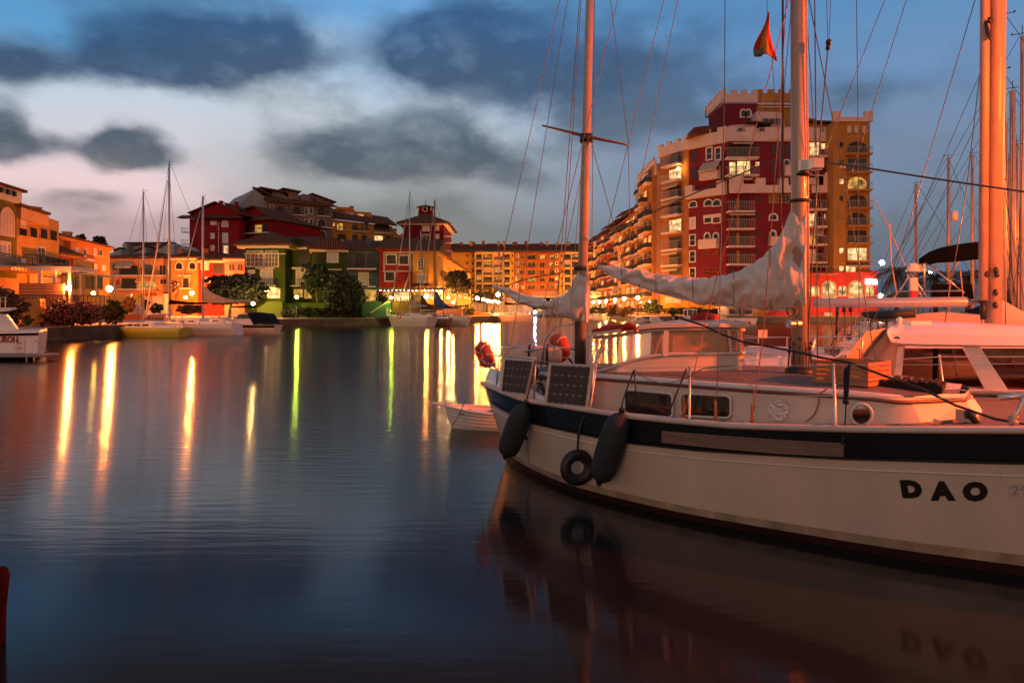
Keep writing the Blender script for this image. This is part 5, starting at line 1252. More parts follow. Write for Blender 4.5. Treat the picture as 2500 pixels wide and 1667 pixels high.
def motorboat(label, x, y, heading, L=6, B=2.3, fb=.9, hm=None, style='cabin', canopy=None, stripe=None, eng=False, name='motor_boat', group='motor boats in the harbour', **k):
    t = thing(name, label, 'motorboat', (x, y, 0), heading, group)
    rows, sheer = make_hull(t, L, B, fb, hm or WHITE, None, stripe, tw=.92, **k)
    w = B*.38
    if style == 'cabin':
        pr = [(-L*.12, fb), (-L*.10, fb+1.15), (L*.12, fb+1.1), (L*.26, fb+.42), (L*.36, fb+.3), (L*.40, fb+.05)]
        c = MB().prism(pr, -w, w).build('cabin', WHITE, t)
        for sg in (1, -1):
            a = sg*w; y0, y1 = (a, a+.012) if sg > 0 else (a-.012, a)
            MB().prism([(-L*.09, fb+.6), (-L*.09, fb+1.02), (L*.11, fb+1.0), (L*.17, fb+.6)], y0, y1).build('side_window', WINT, c)
        MB().hexa([(L*.135, -w*.9, fb+.98), (L*.135, w*.9, fb+.98), (L*.225, w*.9, fb+.56), (L*.225, -w*.9, fb+.56)], [(L*.135+.02, -w*.9, fb+1.03), (L*.135+.02, w*.9, fb+1.03), (L*.225+.03, w*.9, fb+.6), (L*.225+.03, -w*.9, fb+.6)]).build('windscreen', WINT, c)
        if canopy:
            MB().prism([(-L*.46, fb+.12), (-L*.36, fb+1.05), (-L*.1, fb+1.2), (-L*.02, fb+1.15), (-L*.12, fb+.12)], -w*1.05, w*1.05).build('canopy', canopy, t)
    elif style == 'wheelhouse':
        MB().prism([(L*.02, fb-.02), (L*.02, fb+.4), (L*.36, fb+.32), (L*.42, fb-.02)], -w*.95, w*.95).build('foredeck_trunk', WHITE, t)
        c = MB().box(-L*.24, L*.16, -w, w, fb+1.35, fb+1.45).build('wheelhouse_roof', WHITE, t)
        m = MB()
        for xx in (-L*.22, -.02*L, L*.1):
            for yy in (-w+.05, w-.05): m.bar((xx, yy, fb), (xx-(.0 if xx < 0 else -.1), yy, fb+1.36), .09)
        m.build('pillar', WHITE, t)
        g = glass('boat_glass', (.5, .55, .55), .1)
        MB().box(-L*.21, L*.1, -w+.03, -w+.05, fb+.5, fb+1.35).box(-L*.21, L*.1, w-.05, w-.03, fb+.5, fb+1.35).box(L*.1, L*.115, -w+.06, w-.06, fb+.5, fb+1.35).build('window', g, t)
        MB().box(-L*.21, L*.1, -w, -w+.06, fb, fb+.5).box(-L*.21, L*.1, w-.06, w, fb, fb+.5).build('wheelhouse_side', WHITE, t)
        MB().box(-.3, .1, -.25, .25, fb, fb+.75).box(-.35, -.25, -.25, .25, fb+.7, fb+1.1).build('helm_seat', WTRIM, t)
    elif style == 'open':
        MB().prism([(-L*.3, fb-.02), (-L*.25, fb+.45), (L*.1, fb+.5), (L*.3, fb+.05)], -w*.8, w*.8).build('cover', canopy or SHUT, t, False)
        m = MB()
        for sg in (1, -1): m.tube([(-L*.1, sg*w, fb), (0, sg*w, fb+.6), (L*.3, sg*w*.5, fb+.5), (L*.42, 0, fb+.45)], .025, 4)
        m.build('guard_rail', STEEL, t)
    if eng:
        e = MB().box(-L/2-.55, -L/2-.1, -.2, .2, fb*.75, fb+.5).box(-L/2-.42, -L/2-.18, -.09, .09, -.2, fb*.75); e.build('outboard_motor', BLKC, t)
    return t
pq = lambda px, Y: ((px-CX)/F*Y, Y)
# left quay group: hull centre from pixel columns and depth
def at(px, Y): return pq(px, Y)
GRYEL = mat('lime_gelcoat', (.60, .62, .10), .3, .08, 1, coat=.3)
x, y = at(354, 57.5)
yacht('lime green sailing yacht with three small fenders at the left quay', x, y, R(176), 7.2, 2.3, .78, GRYEL, 12.2, .02, .08, 2.6, None, None, True, fend=3, jib=False, group='sailing yachts at the left quay', bowup=.1)
x, y = at(462, 62.0)
t = yacht('white sailing yacht with black boom cover behind the lime green yacht', x, y, R(176), 8.8, 2.9, 1.0, None, 15.6, .215, .11, 3.8, BLKC, None, True, group='sailing yachts at the left quay', coverh=.25, jib=True, covz=2.75, stern=-.05)
x, y = at(520, 68)
t = yacht('white yacht with furled grey mainsail and blue bimini near the motor boat', x, y, R(176), 9.5, 3.0, .95, None, 13.5, .11, .13, 4.9, mat('grey_sail_cloth', (.28, .26, .26), .8), NAVY, True, group='sailing yachts at the left quay', coverh=1.5, covz=3.0)
x, y = at(610, 65.2)
motorboat('white cabin cruiser with dark navy canopy and black sheer stripe', x, y, R(178), 5.6, 2.3, .82, None, 'cabin', NAVY, BLKC, group='motor boats at the left quay')
# corner motor boat
t = thing('motor_boat', 'white motor cruiser stern with red lettering and swim platform at left edge', 'motorboat', (0, 0, 0), 0, 'motor boats at the left quay')
Y = 33; q = lambda px, py, Y_=33: P(px, py, Y_)
def pw(name, pts, Y0, Y1, m, par=t):
    fr = [(P(x, y, Y).x, P(x, y, Y).z) for x, y in pts]          # the hull narrows away from the transom
    return MB().hexa([((x+9)*Y1/Y-9-(Y1-Y)*.12, Y1, z) for x, z in fr], [(x, Y0, z) for x, z in fr]).build(name, m, par)
hb = pw('hull', [(-200, 873), (-200, 818), (95, 812), (90, 868)], 33, 36, WHITE)
pw('gunwale', [(-200, 824), (-200, 819), (94, 812.5), (94, 818)], 32.93, 32.998, BLKC)
pw('bulwark', [(-200, 818.5), (-200, 812), (30, 806), (94, 806), (95, 812)], 33.05, 35.9, WHITE)
pw('superstructure', [(-200, 812), (-200, 745), (0, 768), (28, 806)], 33.4, 35.6, WHITE)
pw('flybridge', [(-200, 757), (-200, 751), (18, 751), (23, 754), (20, 757), (0, 761)], 33.2, 35.8, WHITE)
m = MB()
for yy in (726, 736): m.tube([P(-40, yy, 33.3), P(17, yy, 33.3)], .025, 5)
for xx in (0, 13): m.tube([P(xx, 726, 33.3), P(xx, 752, 33.3)], .022, 5)
m.build('flybridge_rail', STEEL, t)
m = MB().tube([P(38, 808, 33.2), P(50, 802, 33.2), P(88, 804, 33.2), P(93, 810, 33.2)], .022, 5); m.build('stern_rail', STEEL, t)
m = MB()
for xx in (38, 55): m.tube([P(xx, 824, 32.9), P(xx, 858, 32.9)], .02, 5)
for yy in (837, 850): m.tube([P(38, yy, 32.9), P(55, yy, 32.9)], .02, 5)
m.build('boarding_ladder', STEEL, t)
MB().box(P(-200, 0, 32).x, P(112, 0, 32).x, 31.6, 33, P(0, 865, 32).z-.1, P(0, 865, 32).z).build('swim_platform', mat('platform_grey', (.22, .18, .17)), t)
m = MB()
for xx in (65, 83, -20): m.tube([P(xx, 862, 32.4), P(xx, 885, 32.4)], .035, 5)
m.tube([P(84, 830, 32.95), P(116, 857, 31.7)], .02, 4); m.build('platform_strut', STEEL, t)
MB().box(P(-200, 0, 33.2).x, P(84, 0, 33.2).x, 33.2, 33.6, -.3, .12).build('underbody', BOOT, t)
vs, fs = text_geo('BURON', .42, .012, .006); x0, z0 = P(-14, 833, 32.96).x, P(0, 836, 32.96).z
MB().add([(x0+v.x*.78, 32.975-v.z, z0+v.y+.0*v.x) for v in vs], [f for f in fs]).build('boat_name', mat('red_lettering', (.30, .02, .03)), t)
# center trio
x, y = at(1000, 89); yacht('white sloop with rounded stern and lifebuoy leftmost of the middle three', x, y, R(150), 7.5, 3.0, 1.25, None, 17.5, .0, .075, 2.8, mat('grey_sail_cloth', (.28, .26, .26), .8), None, True, coverh=1.0, covz=2.6, group='sailing yachts on the middle quay')
x, y = at(1030, 92); yacht('weathered wooden ketch with dark red sail covers in the middle', x, y, R(170), 8.0, 2.8, 1.0, mat('weathered_hull', (.22, .14, .11), .6, .4, 1.5), 12.8, .02, .085, 3.2, mat('dark_red_canvas', (.07, .014, .012), .9), None, True, coverh=2.2, covz=2.1, group='sailing yachts on the middle quay')
x, y = at(1082, 95); yacht('white sailing yacht with bright blue mainsail cover', x, y, R(172), 7.6, 2.8, 1.05, None, 17.3, .16, .13, 3.4, mat('blue_canvas', (.01, .06, .19), .8), NAVY, True, coverh=3.0, covz=2.3, mastm=mat('brown_spar', (.25, .13, .05)), group='sailing yachts on the middle quay')
t = thing('lifebuoy', 'small orange lifebuoy on the stern rail of the middle sloop', 'lifebuoy', (P(975, 0, 87).x, 87, P(0, 772, 87).z)); MB().torus((0, 0, 0), (.3, 1, 0), .24, .07, 16, 6).build('ring', mat('orange_red_buoy', (.60, .06, .02), .6), t, True)
x, y = at(1250, 118); yacht('long white racing yacht with dark boom cover before the promenade lamps', x, y, R(178), 7.4, 2.4, 1.15, mat('pink_white_gelcoat', (.66, .50, .44), .35), 13.2, .18, .06, 3.6, BLKC, None, True, coverh=.3, covz=2.9, group='sailing yachts on the middle quay', bowup=.0)
x, y = at(1218, 128); yacht('slender masted yacht moored behind the long white racing yacht', x, y, R(100), 8, 2.4, 1, None, 14, .0, .06, 0, None, None, group='sailing yachts on the middle quay', jib=False)
x, y = at(1262, 136); yacht('small yacht with two thin spreaders behind the racing yacht stern', x, y, R(100), 8, 2.4, 1, None, 13, .0, .05, 0, None, None, group='sailing yachts on the middle quay', spread=2)
# right quay boats
GQ = 'small boats along the tower quay'
x, y = at(1562, 103); motorboat('small open white boat with a crumpled cover, left of the two moored together', x, y, R(10), 2.7, 1.3, .55, None, 'open', group=GQ)
x, y = at(1598, 103); motorboat('small open white boat with pale cover, right of the two moored together', x, y, R(95), 2.6, 2.0, .55, None, 'open', group=GQ)
x, y = at(1688, 102); motorboat('white wheelhouse fishing boat with a black outboard motor', x, y, R(12), 4.2, 1.6, .75, None, 'wheelhouse', None, BLKC, True, group=GQ)
x, y = at(1649, 103); t = thing('mooring_pile', 'short grey concrete pile left of the wheelhouse boat', 'post', (x, y, 0)); MB().box(-.3, .3, -.3, .3, -.5, .98).box(-.34, .34, -.34, .34, .984, 1.05).build('pile', CONC, t)
for i, (px, Y) in enumerate(((1443, 150), (1455, 140), (1470, 132), (1436, 160))):
    x, y = at(px, Y); motorboat(('white open boat by the canal wall under the second lamp', 'white open boat nearest the canal bend', 'white open boat moored beside the red hedge', 'small white boat at the far canal wall')[i], x, y, R(60+i*25), 3.2, 1.6, .7, None, 'open', group='boats along the canal')
# trawler yacht
x, y = at(1812, 103); t = thing('trawler_yacht', 'white two deck trawler yacht seen from its stern at the tower quay', 'motorboat', (x, y, 0), 0)
m = MB().hexa([(-2.0, 0, -.2), (2.0, 0, -.2), (1.5, 7, -.2), (-1.5, 7, -.2)], [(-2.35, -.1, 1.15), (2.35, -.1, 1.15), (1.8, 7.4, 1.3), (-1.8, 7.4, 1.3)]).build('hull', WHITE, t)
MB().box(-1.85, 1.85, .8, 6, 1.3, 2.35).build('main_cabin', WHITE, t); 
for a, c in ((-1.7, -.6), (-.3, .35), (.55, 1.7)): MB().box(a, c, .7, .8, 1.45, 2.1).build('cabin_window', WINT, t)
MB().box(-2.3, 2.3, -.1, 6.2, 2.38, 2.5).build('boat_deck', WHITE, t); MB().box(-1.7, 1.7, 1.6, 5, 2.52, 3.35).build('flybridge', WHITE, t); MB().box(-1.9, 1.9, .3, 5, 3.36, 3.46).build('flybridge_roof', WHITE, t)
for a, c in ((-1.5, -.5), (.5, 1.5)): MB().box(a, c, 1.5, 1.59, 2.85, 3.2).build('cabin_window', WINT, t)
m = MB()
for zz in (1.55, 1.95): m.tube([(-2.3, -.05, zz), (2.3, -.05, zz)], .03, 4)
for zz in (2.9,): m.tube([(-2.25, -.05, zz), (2.25, -.05, zz)], .03, 4)
for xx in (-2.25, -1.1, 0, 1.1, 2.25): m.tube([(xx, -.05, 1.15), (xx, -.05, 2.95)], .03, 4)
m.build('guard_rail', STEEL, t); MB().box(-.35, .35, -.16, -.08, 1.2, 2.3).build('transom_door', TEAK, t); MB().box(-2.4, 2.4, -.18, -.09, .95, 1.1).build('rub_rail', BLKC, t)
# background masts on the right
RGT = [(2449, 44, 22, .10, 5), (2472, 222, 27, .12, 6), (2440, 178, 25, .09, 5), (2455, 300, 31, .10, 5), (2482, 350, 33, .1, 5), (2462, 392, 37, .1, 5), (2374, 378, 44, .11, 5), (2316, 384, 48, .12, 5), (2236, 450, 54, .13, 5), (2496, 90, 24, .08, 5)]
NM = ['tall leaning bronze lit mast just right of the twin spar mast', 'mast with wind vane right of the tall leaning mast', 'slim mast close behind the twin spar mast', 'pale mast with a blue sail cover at its foot', 'orange mast with short crosstrees at the right edge', 'distant brown mast between the pale ones', 'thin mast with masthead aerials behind the black bimini', 'brown mast with a white radar drum', 'distant mast with truncated top left of the others', 'mast cut by the right edge of the picture']
for i, (px, pt_, Y, r_, k) in enumerate(RGT):
    p = P(px, pt_, Y); hd = R(-36 if i % 2 else 150)
    mxx = .08; ox = math.cos(hd)*10*mxx; oy = math.sin(hd)*10*mxx
    t = yacht('yacht with '+NM[i], p.x-ox, Y-oy, hd, 10, 3.1, 1.1, None, p.z, mxx, r_, 3.6, NAVY if i in (1, 3, 5) else None, None, True, group='yachts berthed behind the right pontoon', coverh=1.2, mastm=mat('warm_aluminium', (.40, .29, .22), .42, .1, 3, metal=.1), jib=False, spread=1+i % 2)
    if i == 7: MB().tube([(mxx*10+.35, 0, P(0, 540, Y).z), (mxx*10+.35, 0, P(0, 517, Y).z)], .22, 10).build('radar_drum', WHITE, t, True)
# ================= the big ketch in front
def Rb(px, py, b):
    k = (px-CX)/F; Y = (b+n_.x*T0.x+n_.y*T0.y)/(n_.x*k+n_.y); return P(px, py, Y)
def hitpoly(px, pts):     # pts: world (x,y) polyline; returns (x,Y)
    k = (px-CX)/F; best = None
    for (x0, y0), (x1, y1) in zip(pts, pts[1:]):
        f0 = x0-k*y0; f1 = x1-k*y1
        if f0*f1 <= 0 and f0 != f1:
            u = f0/(f0-f1); Y = lerp(y0, y1, u)
            if best is None or Y < best[1]: best = (lerp(x0, x1, u), Y)
    return best
def oncurve(px, py, pts):
    h = hitpoly(px, pts)
    if h is None:
        e = min(pts, key=lambda q: abs(CX+q[0]/q[1]*F-px)); h = e
    return Vector((h[0], h[1], CAMZ-(py-HY)/F*h[1]))
def plan(bf, ss): 
    return [(lambda p: (p.x, p.y))(Lc(s, bf(s))) for s in ss]
BS = [(0, 0), (.10, .36), (.3, .60), (.55, .80), (1.0, 1.06), (1.8, 1.38), (2.6, 1.60), (3.5, 1.76), (4.5, 1.85), (6, 1.82), (7.3, 1.66), (9, 1.20), (10.3, .62), (11.3, .03)]
BW = [(.35, 0), (.6, .24), (.95, .52), (1.4, .80), (2.4, 1.30), (3.3, 1.50), (4.25, 1.60), (5.96, 1.55), (7.3, 1.36), (9, .85), (10.5, .02)]
RAILPY = [(1168, 930), (1200, 945), (1250, 966), (1290, 978), (1450, 1003), (1522, 1014), (1624, 1025), (1800, 1040), (2100, 1048), (2300, 1049), (2520, 1050)]
STRPY = [(1168, 968), (1225, 1004), (1300, 1034), (1455, 1066), (1522, 1079), (1720, 1100), (2060, 1120), (2500, 1132)]
DAO = thing('sailing_ketch', 'large cream ketch named DAO with two masts, furled sails and black sheer stripe', 'sailboat', (T0.x, T0.y, 0), math.atan2(d_.y, d_.x))
def zat(s, b, tb, off=0):
    p = Lc(s, b); px = CX+p.x/p.y*F; return CAMZ-(tab(tb, px)+off-HY)/F*p.y
_zs = {}
def zs(s):
    if s <= 7.4: return zat(s, stab(BS, s), RAILPY)
    z0 = zat(7.4, stab(BS, 7.4), RAILPY); return z0+(s-7.4)*.11
def zsb(s):
    if s <= 7.4: return zat(s, stab(BS, s)-.03, STRPY)
    return zat(7.4, stab(BS, 7.4)-.03, STRPY)+(s-7.4)*.10
def H(t, v, sg=1, out=0.0):
    ss = 11.3*t; sw = .35+10.15*t
    s = lerp(sw, ss, max(0, v)); b = lerp(stab(BW, sw), stab(BS, ss), max(0, v)**.75) if v > 0 else stab(BW, sw)*(1+v*.5)
    z = zs(ss)*v
    p = Lc(s, sg*(b+out), z); return p
TS = [0, .004, .01, .018, .028, .04, .055, .075, .1]+[.1+.9*i/34 for i in range(1, 35)]
HULLM = mat('cream_hull_gelcoat', (.62, .54, .47), .28, .12, .8, coat=.35, bump=.05, bscale=3, stretch=(2.2, 2.2, .3), col2=(.60, .49, .40))
def vsb(t): return zsb(11.3*t)/zs(11.3*t)
for_rows = []
mb = MB()
for sg in (1, -1):
    rows = []
    for t in TS:
        vb = vsb(t); r = [H(t, v*vb, sg) for v in (-.25, -.1, 0, .06, .12, .2, .3, .4, .5, .6, .7, .8, .9, 1)]; rows.append(r if sg == 1 else r[::-1])
    mb.grid(rows)
h = mb.build('hull', HULLM, DAO, True, world=True)
def band(name, v0, v1, m, out, t0=0, t1=1, sgs=(1, -1), n=3, par=DAO):
    mb = MB()
    for sg in sgs:
        rows = []
        for t in [q for q in TS if t0 <= q <= t1]:
            a = v0(t) if callable(v0) else v0; b = v1(t) if callable(v1) else v1
            r = [H(t, lerp(a, b, i/n), sg, out) for i in range(n+1)]; rows.append(r if sg == 1 else r[::-1])
        mb.grid(rows)
    return mb.build(name, m, par, True, world=True)
SHST = mat('black_sheer_paint', (.010, .012, .016), .14, .3, .6, coat=.4)
band('sheer_stripe', vsb, lambda t: .985, SHST, .006)
band('boot_stripe', -.2, .075, BOOT, .006)
band('waterline_stain', .076, .15, mat('waterline_grime', (.36, .28, .20), .5, .35, 2.2, stretch=(2, 2, .6)), .004)
band('rub_strake', lambda t: vsb(t)-.012, lambda t: vsb(t)+.008, BLACKR, .03, n=1)
mb = MB()
for sg in (1, -1): mb.tube([H(t, 1.0, sg, .01) for t in TS], .038, 6)
RAILM = mat('pale_toe_rail', (.58, .46, .40), .5, .12, 2)
mb.build('toe_rail', RAILM, DAO, True, world=True)
mb = MB()
for sg in (1, -1): mb.tube([H(t, vsb(t)*.88, sg, .002) for t in TS[3:]], .009, 5)
mb.build('cove_line', WTRIM, DAO, True, world=True)
TEAKB = stripes('boat_teak', (.15, .12, .11), (.04, .028, .022), 1, .055, .86, .65, .05)
mb = MB(); rows = []
for t in TS[2:]:
    a = H(t, 1, 1, -.01); c = H(t, 1, -1, -.01); z = a.z-.07; rows.append([Vector((a.x, a.y, z)), Vector(((a.x+c.x)/2, (a.y+c.y)/2, z+.03)), Vector((c.x, c.y, z))])
mb.grid(rows); mb.build('deck', TEAKB, DAO, False, world=True)
# stern coaming
mb = MB(); rows = []
for sg in (1, -1):
    rr = []
    for s in (.05, .12, .25, .45, .8, 1.2, 1.6, 2.0):
        b = stab(BS, s); ht = tab([(0, .22), (.8, .26), (1.4, .18), (2.0, .02)], s)
        z = zs(s); rr.append([Lc(s+.0, sg*(b-.03), z-.02), Lc(s+.06, sg*max(0, b-.07), z+ht), Lc(s+.09, sg*max(0, b-.13), z+ht), Lc(s+.1, sg*max(0, b-.15), z-.05)])
    mb.grid(rr)
mb.build('stern_bulwark', WHITE, DAO, True, world=True)
# trunk cabin
CABM = mat('cabin_gelcoat', (.64, .56, .50), .4, .12, .7, coat=.2, bump=.05, bscale=4)
BT = [(1.2, .80), (2, 1.04), (3, 1.26), (4, 1.37), (5, 1.36), (6, 1.22), (6.48, 1.08)]
SS_ = [1.2+i*(6.48-1.2)/24 for i in range(25)]
side = plan(lambda s: stab(BT, s), SS_)
BRPY = [(1300, 920), (1452, 925), (1800, 952), (2100, 972), (2214, 984), (2260, 988)]
def zroof(s, b=None):
    b = stab(BT, s) if b is None else b; return zat(min(s, 6.4), stab(BT, min(s, 6.4)), BRPY)
mb = MB()
base = lambda s: zs(min(s, 7))-.075
outl = [(s, stab(BT, s)) for s in SS_]+[(6.93, .58), (6.98, 0), (6.93, -.58)]+[(s, -stab(BT, s)) for s in reversed(SS_)]
def topin(s, b):
    if s > 6.95: return (6.83, 0)
    if s > 6.9: return (6.811, math.copysign(.473, b))
    if s > 6.4: return (6.361, math.copysign(.973, b))
    return (s, b*.985)
mb.grid([[Lc(s, b, base(s)), Lc(*topin(s, b), zroof(s))] for s, b in outl[:25]])
mb.grid([[Lc(s, b, base(s)), Lc(*topin(s, b), zroof(s))] for s, b in outl[28:]])
fr_ = MB()
for i in range(24, 28):
    fr_.grid([[Lc(s, b, base(s)), Lc(*topin(s, b), zroof(s))] for s, b in outl[i:i+2]])
fr_.build('cabin_front', mat('front_gelcoat', (.60, .50, .42), .45, .08, 1.0), DAO, False, world=True)
mb.add([Lc(1.2, .8, base(1.2)), Lc(1.2, .8, zroof(1.2)), Lc(1.2, -.8, zroof(1.2)), Lc(1.2, -.8, base(1.2))], [(0, 1, 2, 3)])
TR_ = mb.build('cabin_trunk', CABM, DAO, True, world=True); autosmooth(TR_, 25)
mb = MB(); mb.tube([Lc(*(lambda q: (q[0], q[1]+.012))(topin(s, b)), zroof(s)) for s, b in outl[:25]]+[Lc(*topin(s, b), zroof(s)) for s, b in outl[25:28]], .022, 6)
mb.build('grab_moulding', mat('brown_rail', (.12, .06, .045), .5), DAO, True, world=True)
lip = [(s, b) for s, b in [topin(s, b) for s, b in outl]]
rows = []
for s, b in lip:
    z = zroof(s); rows.append([Lc(s, b*1.0, z+.01), Lc(s, b*.99, z+.055), Lc(s, b*.95, z+.07)])
mb = MB().grid(rows); mb.build('roof_edge', CABM, DAO, True, world=True)
rows = []
for s in [q for q in SS_ if q <= 6.34]+[6.34, 6.76]:
    b = stab(BT, s)*.93 if s < 6.5 else .44; z = zroof(s)+.07
    rows.append([Lc(s, b*q, z+.045*(1-q*q)) for q in (1, .6, .2, -.2, -.6, -1)])
MB().grid(rows).build('coachroof', TEAKB, DAO, False, world=True)
rows2 = [[Lc(s, b*q, zroof(s)+.073+.045*(1-q*q)) for q in (1, .5, 0, -.5, -1)] for s, b in ((5.95, .95), (6.1, .9), (6.34, .86), (6.76, .42))]
MB().grid(rows2).build('foredeck_panel', CABM, DAO, True, world=True)
# windows on the trunk side
WGL = mat('cabin_window_glass', (.030, .022, .020), .07, .5, 1.2, spec=.9)
sideo = plan(lambda s: stab(BT, s)+.015, SS_); sideo2 = plan(lambda s: stab(BT, s)+.035, SS_)
def rrect(x0, y0, x1, y1, r, sk0=0, sk1=0):
    pts = []
    for cx, cy, a0 in ((x1-r, y0+r+sk1, -90), (x1-r, y1-r+sk1, 0), (x0+r, y1-r+sk0, 90), (x0+r, y0+r+sk0, 180)):
        for k in range(6): a = R(a0+90*k/5); pts.append((cx+r*math.cos(a), cy+r*math.sin(a)))
    return pts
def onside_win(pts, name, gm=WGL, fm=WTRIM, fr=.017):
    P1 = [oncurve(x, y, sideo2) for x, y in pts]; w = MB().tube(P1+[P1[0]], fr, 6, False).build(name, fm, DAO, True, world=True)
    P0 = [oncurve(x, y, sideo) for x, y in pts]; c = sum(P0, Vector())/len(P0)
    n = len(P0); MB().add(P0+[c], [(i, (i+1) % n, n) for i in range(n)]).build('pane', gm, w, False, world=True)
    return w
onside_win([(x, y+(x-1530)*.09) for x, y in rrect(1524, 951, 1642, 1010, 12)], 'cabin_window')
onside_win([(x, y+(x-1720)*.05) for x, y in rrect(1661, 963, 1784, 1018, 13)], 'cabin_window')
circ = lambda cx, cy, rx, ry: [(cx+rx*math.cos(2*math.pi*k/20), cy+ry*math.sin(2*math.pi*k/20)) for k in range(20)]
onside_win(circ(2103, 1012, 26, 26), 'porthole')
q = [oncurve(x, y, sideo2) for x, y in ((2094, 984), (2108, 984), (2108, 997), (2094, 997))]; MB().add(q, [(0, 1, 2, 3)]).build('porthole_latch', WTRIM, DAO, world=True)
SEAMP = 1
fo = mat('crumpled_foil', (.62, .62, .62), .3, .25, 14, bump=1.0, bscale=30, metal=.6)
pts = [(1900+26*math.cos(2*math.pi*k/18)*(1+.08*math.sin(k*5)), 1000+28*math.sin(2*math.pi*k/18)*(1+.07*math.cos(k*3))) for k in range(18)]
P0 = [oncurve(x, y, sideo2) for x, y in pts]; MB().add(P0+[sum(P0, Vector())/18], [(i, (i+1) % 18, 18) for i in range(18)]).build('foil_patch', fo, DAO, world=True)
# rope along the side deck
mb = MB(); ps = []
for i in range(60):
    s = 4.2+i*2.75/59; b = stab(BT, s)+.06 if s < 6.48 else lerp(1.12, .55, (s-6.48)/.47); ps.append(Lc(s, b+.01*math.sin(i), base(s)+.03))
mb.tube(ps, .022, 6); tag(mb.build('rope', mat('old_rope', (.26, .20, .15), .9, .5, 30, bump=.8, bscale=60)), 'thick weathered rope lying along the cabin side of the big ketch', 'rope')
mb = MB(); ps = [Rb(x, y, 1.32) for x, y in ((2018, 950), (2000, 962), (1999, 985), (1990, 1010), (1975, 1025), (1950, 1036), (1920, 1040))]
tag(MB().tube(ps, .008, 5).build('rope', mat('orange_cord', (.30, .11, .07), .9)), 'thin reddish cord looped down the cabin side of the big ketch', 'rope')
# pilothouse
PHP = [(2.5, 1.0), (2.9, .97), (3.3, .80), (3.75, .55), (4.05, .30), (4.3, .0)]
def dens(ps, n=8):
    o = []
    for a, c in zip(ps, ps[1:]):
        for i in range(n): o.append((lerp(a[0], c[0], i/n), lerp(a[1], c[1], i/n)))
    return o+[ps[-1]]
PHD = dens(PHP); phw = [(lambda p: (p.x, p.y))(Lc(s, b)) for s, b in PHD]
SILL = [(1395, 925), (1440, 914), (1500, 895), (1550, 878), (1600, 868), (1650, 864), (1830, 862)]
HEAD = [(1395, 830), (1465, 824), (1600, 806), (1700, 803), (1850, 806)]
def pxof(s, b): p = Lc(s, b); return CX+p.x/p.y*F
def zpy(s, b, tb, off=0): p = Lc(s, b); return CAMZ-(tab(tb, CX+p.x/p.y*F)+off-HY)/F*p.y
zsl = [zpy(s, b, SILL) for s, b in PHD]; zhd = [zpy(s, b, HEAD) for s, b in PHD]
PHM = mat('pilothouse_gelcoat', (.60, .50, .44), .35, .08, .8, coat=.3)
ph = MB()
for sg in (1, -1):
    rows = [[Lc(s, sg*(b+.035), base(s)+.3 if s < 9 else 0), Lc(s, sg*b, z-.02), Lc(s, sg*(b-.03) if b > .04 else 0, z)] for (s, b), z in zip(PHD, zsl)]
    ph.grid(rows if sg == 1 else [r[::-1] for r in rows])
PH = ph.build('pilothouse', PHM, DAO, True, world=True); autosmooth(PH, 30)
mb = MB()
for sg in (1, -1): mb.tube([Lc(s, sg*(b+.01), z) for (s, b), z in zip(PHD, zsl)], .026, 6)
mb.build('window_sill', PHM, PH, True, world=True)
mb = MB()
for sg in (1, -1): mb.tube([Lc(s-.0, sg*(b*.93), z) for (s, b), z in zip(PHD, zhd)], .026, 6)
mb.build('window_head', PHM, PH, True, world=True)
def post(i, w=.05, di=0):
    for sg in (1, -1):
        s, b = PHD[i]; s2, b2 = PHD[max(0, i+di)]; MB().bar(Lc(s, sg*(b-.005), zsl[i]-.02), Lc(s2, sg*(b2*.93), zhd[max(0, i+di)]), w, w*.8).build('window_post', PHM, PH, world=True)
post(0, .05, 4); post(11, .035, 0); post(19, .085, 0); post(36, .05, -1); post(39, .05, -1)
GL = glass('pilothouse_glass', (.86, .70, .58), .05)
for a, c in ((1, 11), (11, 19), (19, 36), (36, 40)):
    for sg in (1, -1):
        rows = [[Lc(s, sg*(b-.0), z0), Lc(s, sg*(b*.93), z1)] for (s, b), z0, z1 in zip(PHD[a:c+1], zsl[a:c+1], zhd[a:c+1])]
        MB().grid(rows if sg > 0 else [r[::-1] for r in rows]).build('window_pane', GL, PH, False, world=True)
rows = []
for (s, b), z in zip(PHD[0:], zhd[0:]):
    so = s-.02 if s < 4 else s+.08; rows.append([Lc(so, (b+.06)*q, z+.03+.05*(1-q*q)) for q in (1, .5, 0, -.5, -1)])
rows3 = [[p+Vector((0, 0, .045)) for p in r] for r in rows]
mb = MB().grid(rows).grid([r[::-1] for r in rows3])
mb.grid([[a[0], c[0]] for a, c in zip(rows, rows3)]).grid([[c[-1], a[-1]] for a, c in zip(rows, rows3)])
mb.build('pilothouse_roof', PHM, DAO, False, world=True)
rc = mat('red_canvas', (.36, .02, .015), .8, .2, 4, bump=.5)
mb = MB()
pr = [Rb(x, y, .95) for x, y in ((1448, 809), (1480, 803), (1540, 797), (1552, 797))]
mb.tube(pr, [.03, .05, .05, .03], 7)
for x in (1486, 1519, 1550): mb.tube([Rb(x, 799, .97), Rb(x+2, 808, 1.02)], .025, 5)
tag(mb.build('canvas_roll', rc, None, True), 'rolled red canvas lying on the aft pilothouse roof edge', 'canvas')
mb = MB(); mb.tube([Lc(3.7, .3, zhd[30]+.14), Lc(3.8, .1, zhd[30]+.17), Lc(3.9, -.15, zhd[30]+.15)], [.05, .07, .04], 7)
tag(mb.build('canvas_roll', rc, None, True), 'small red canvas bundle on the forward pilothouse roof', 'canvas')
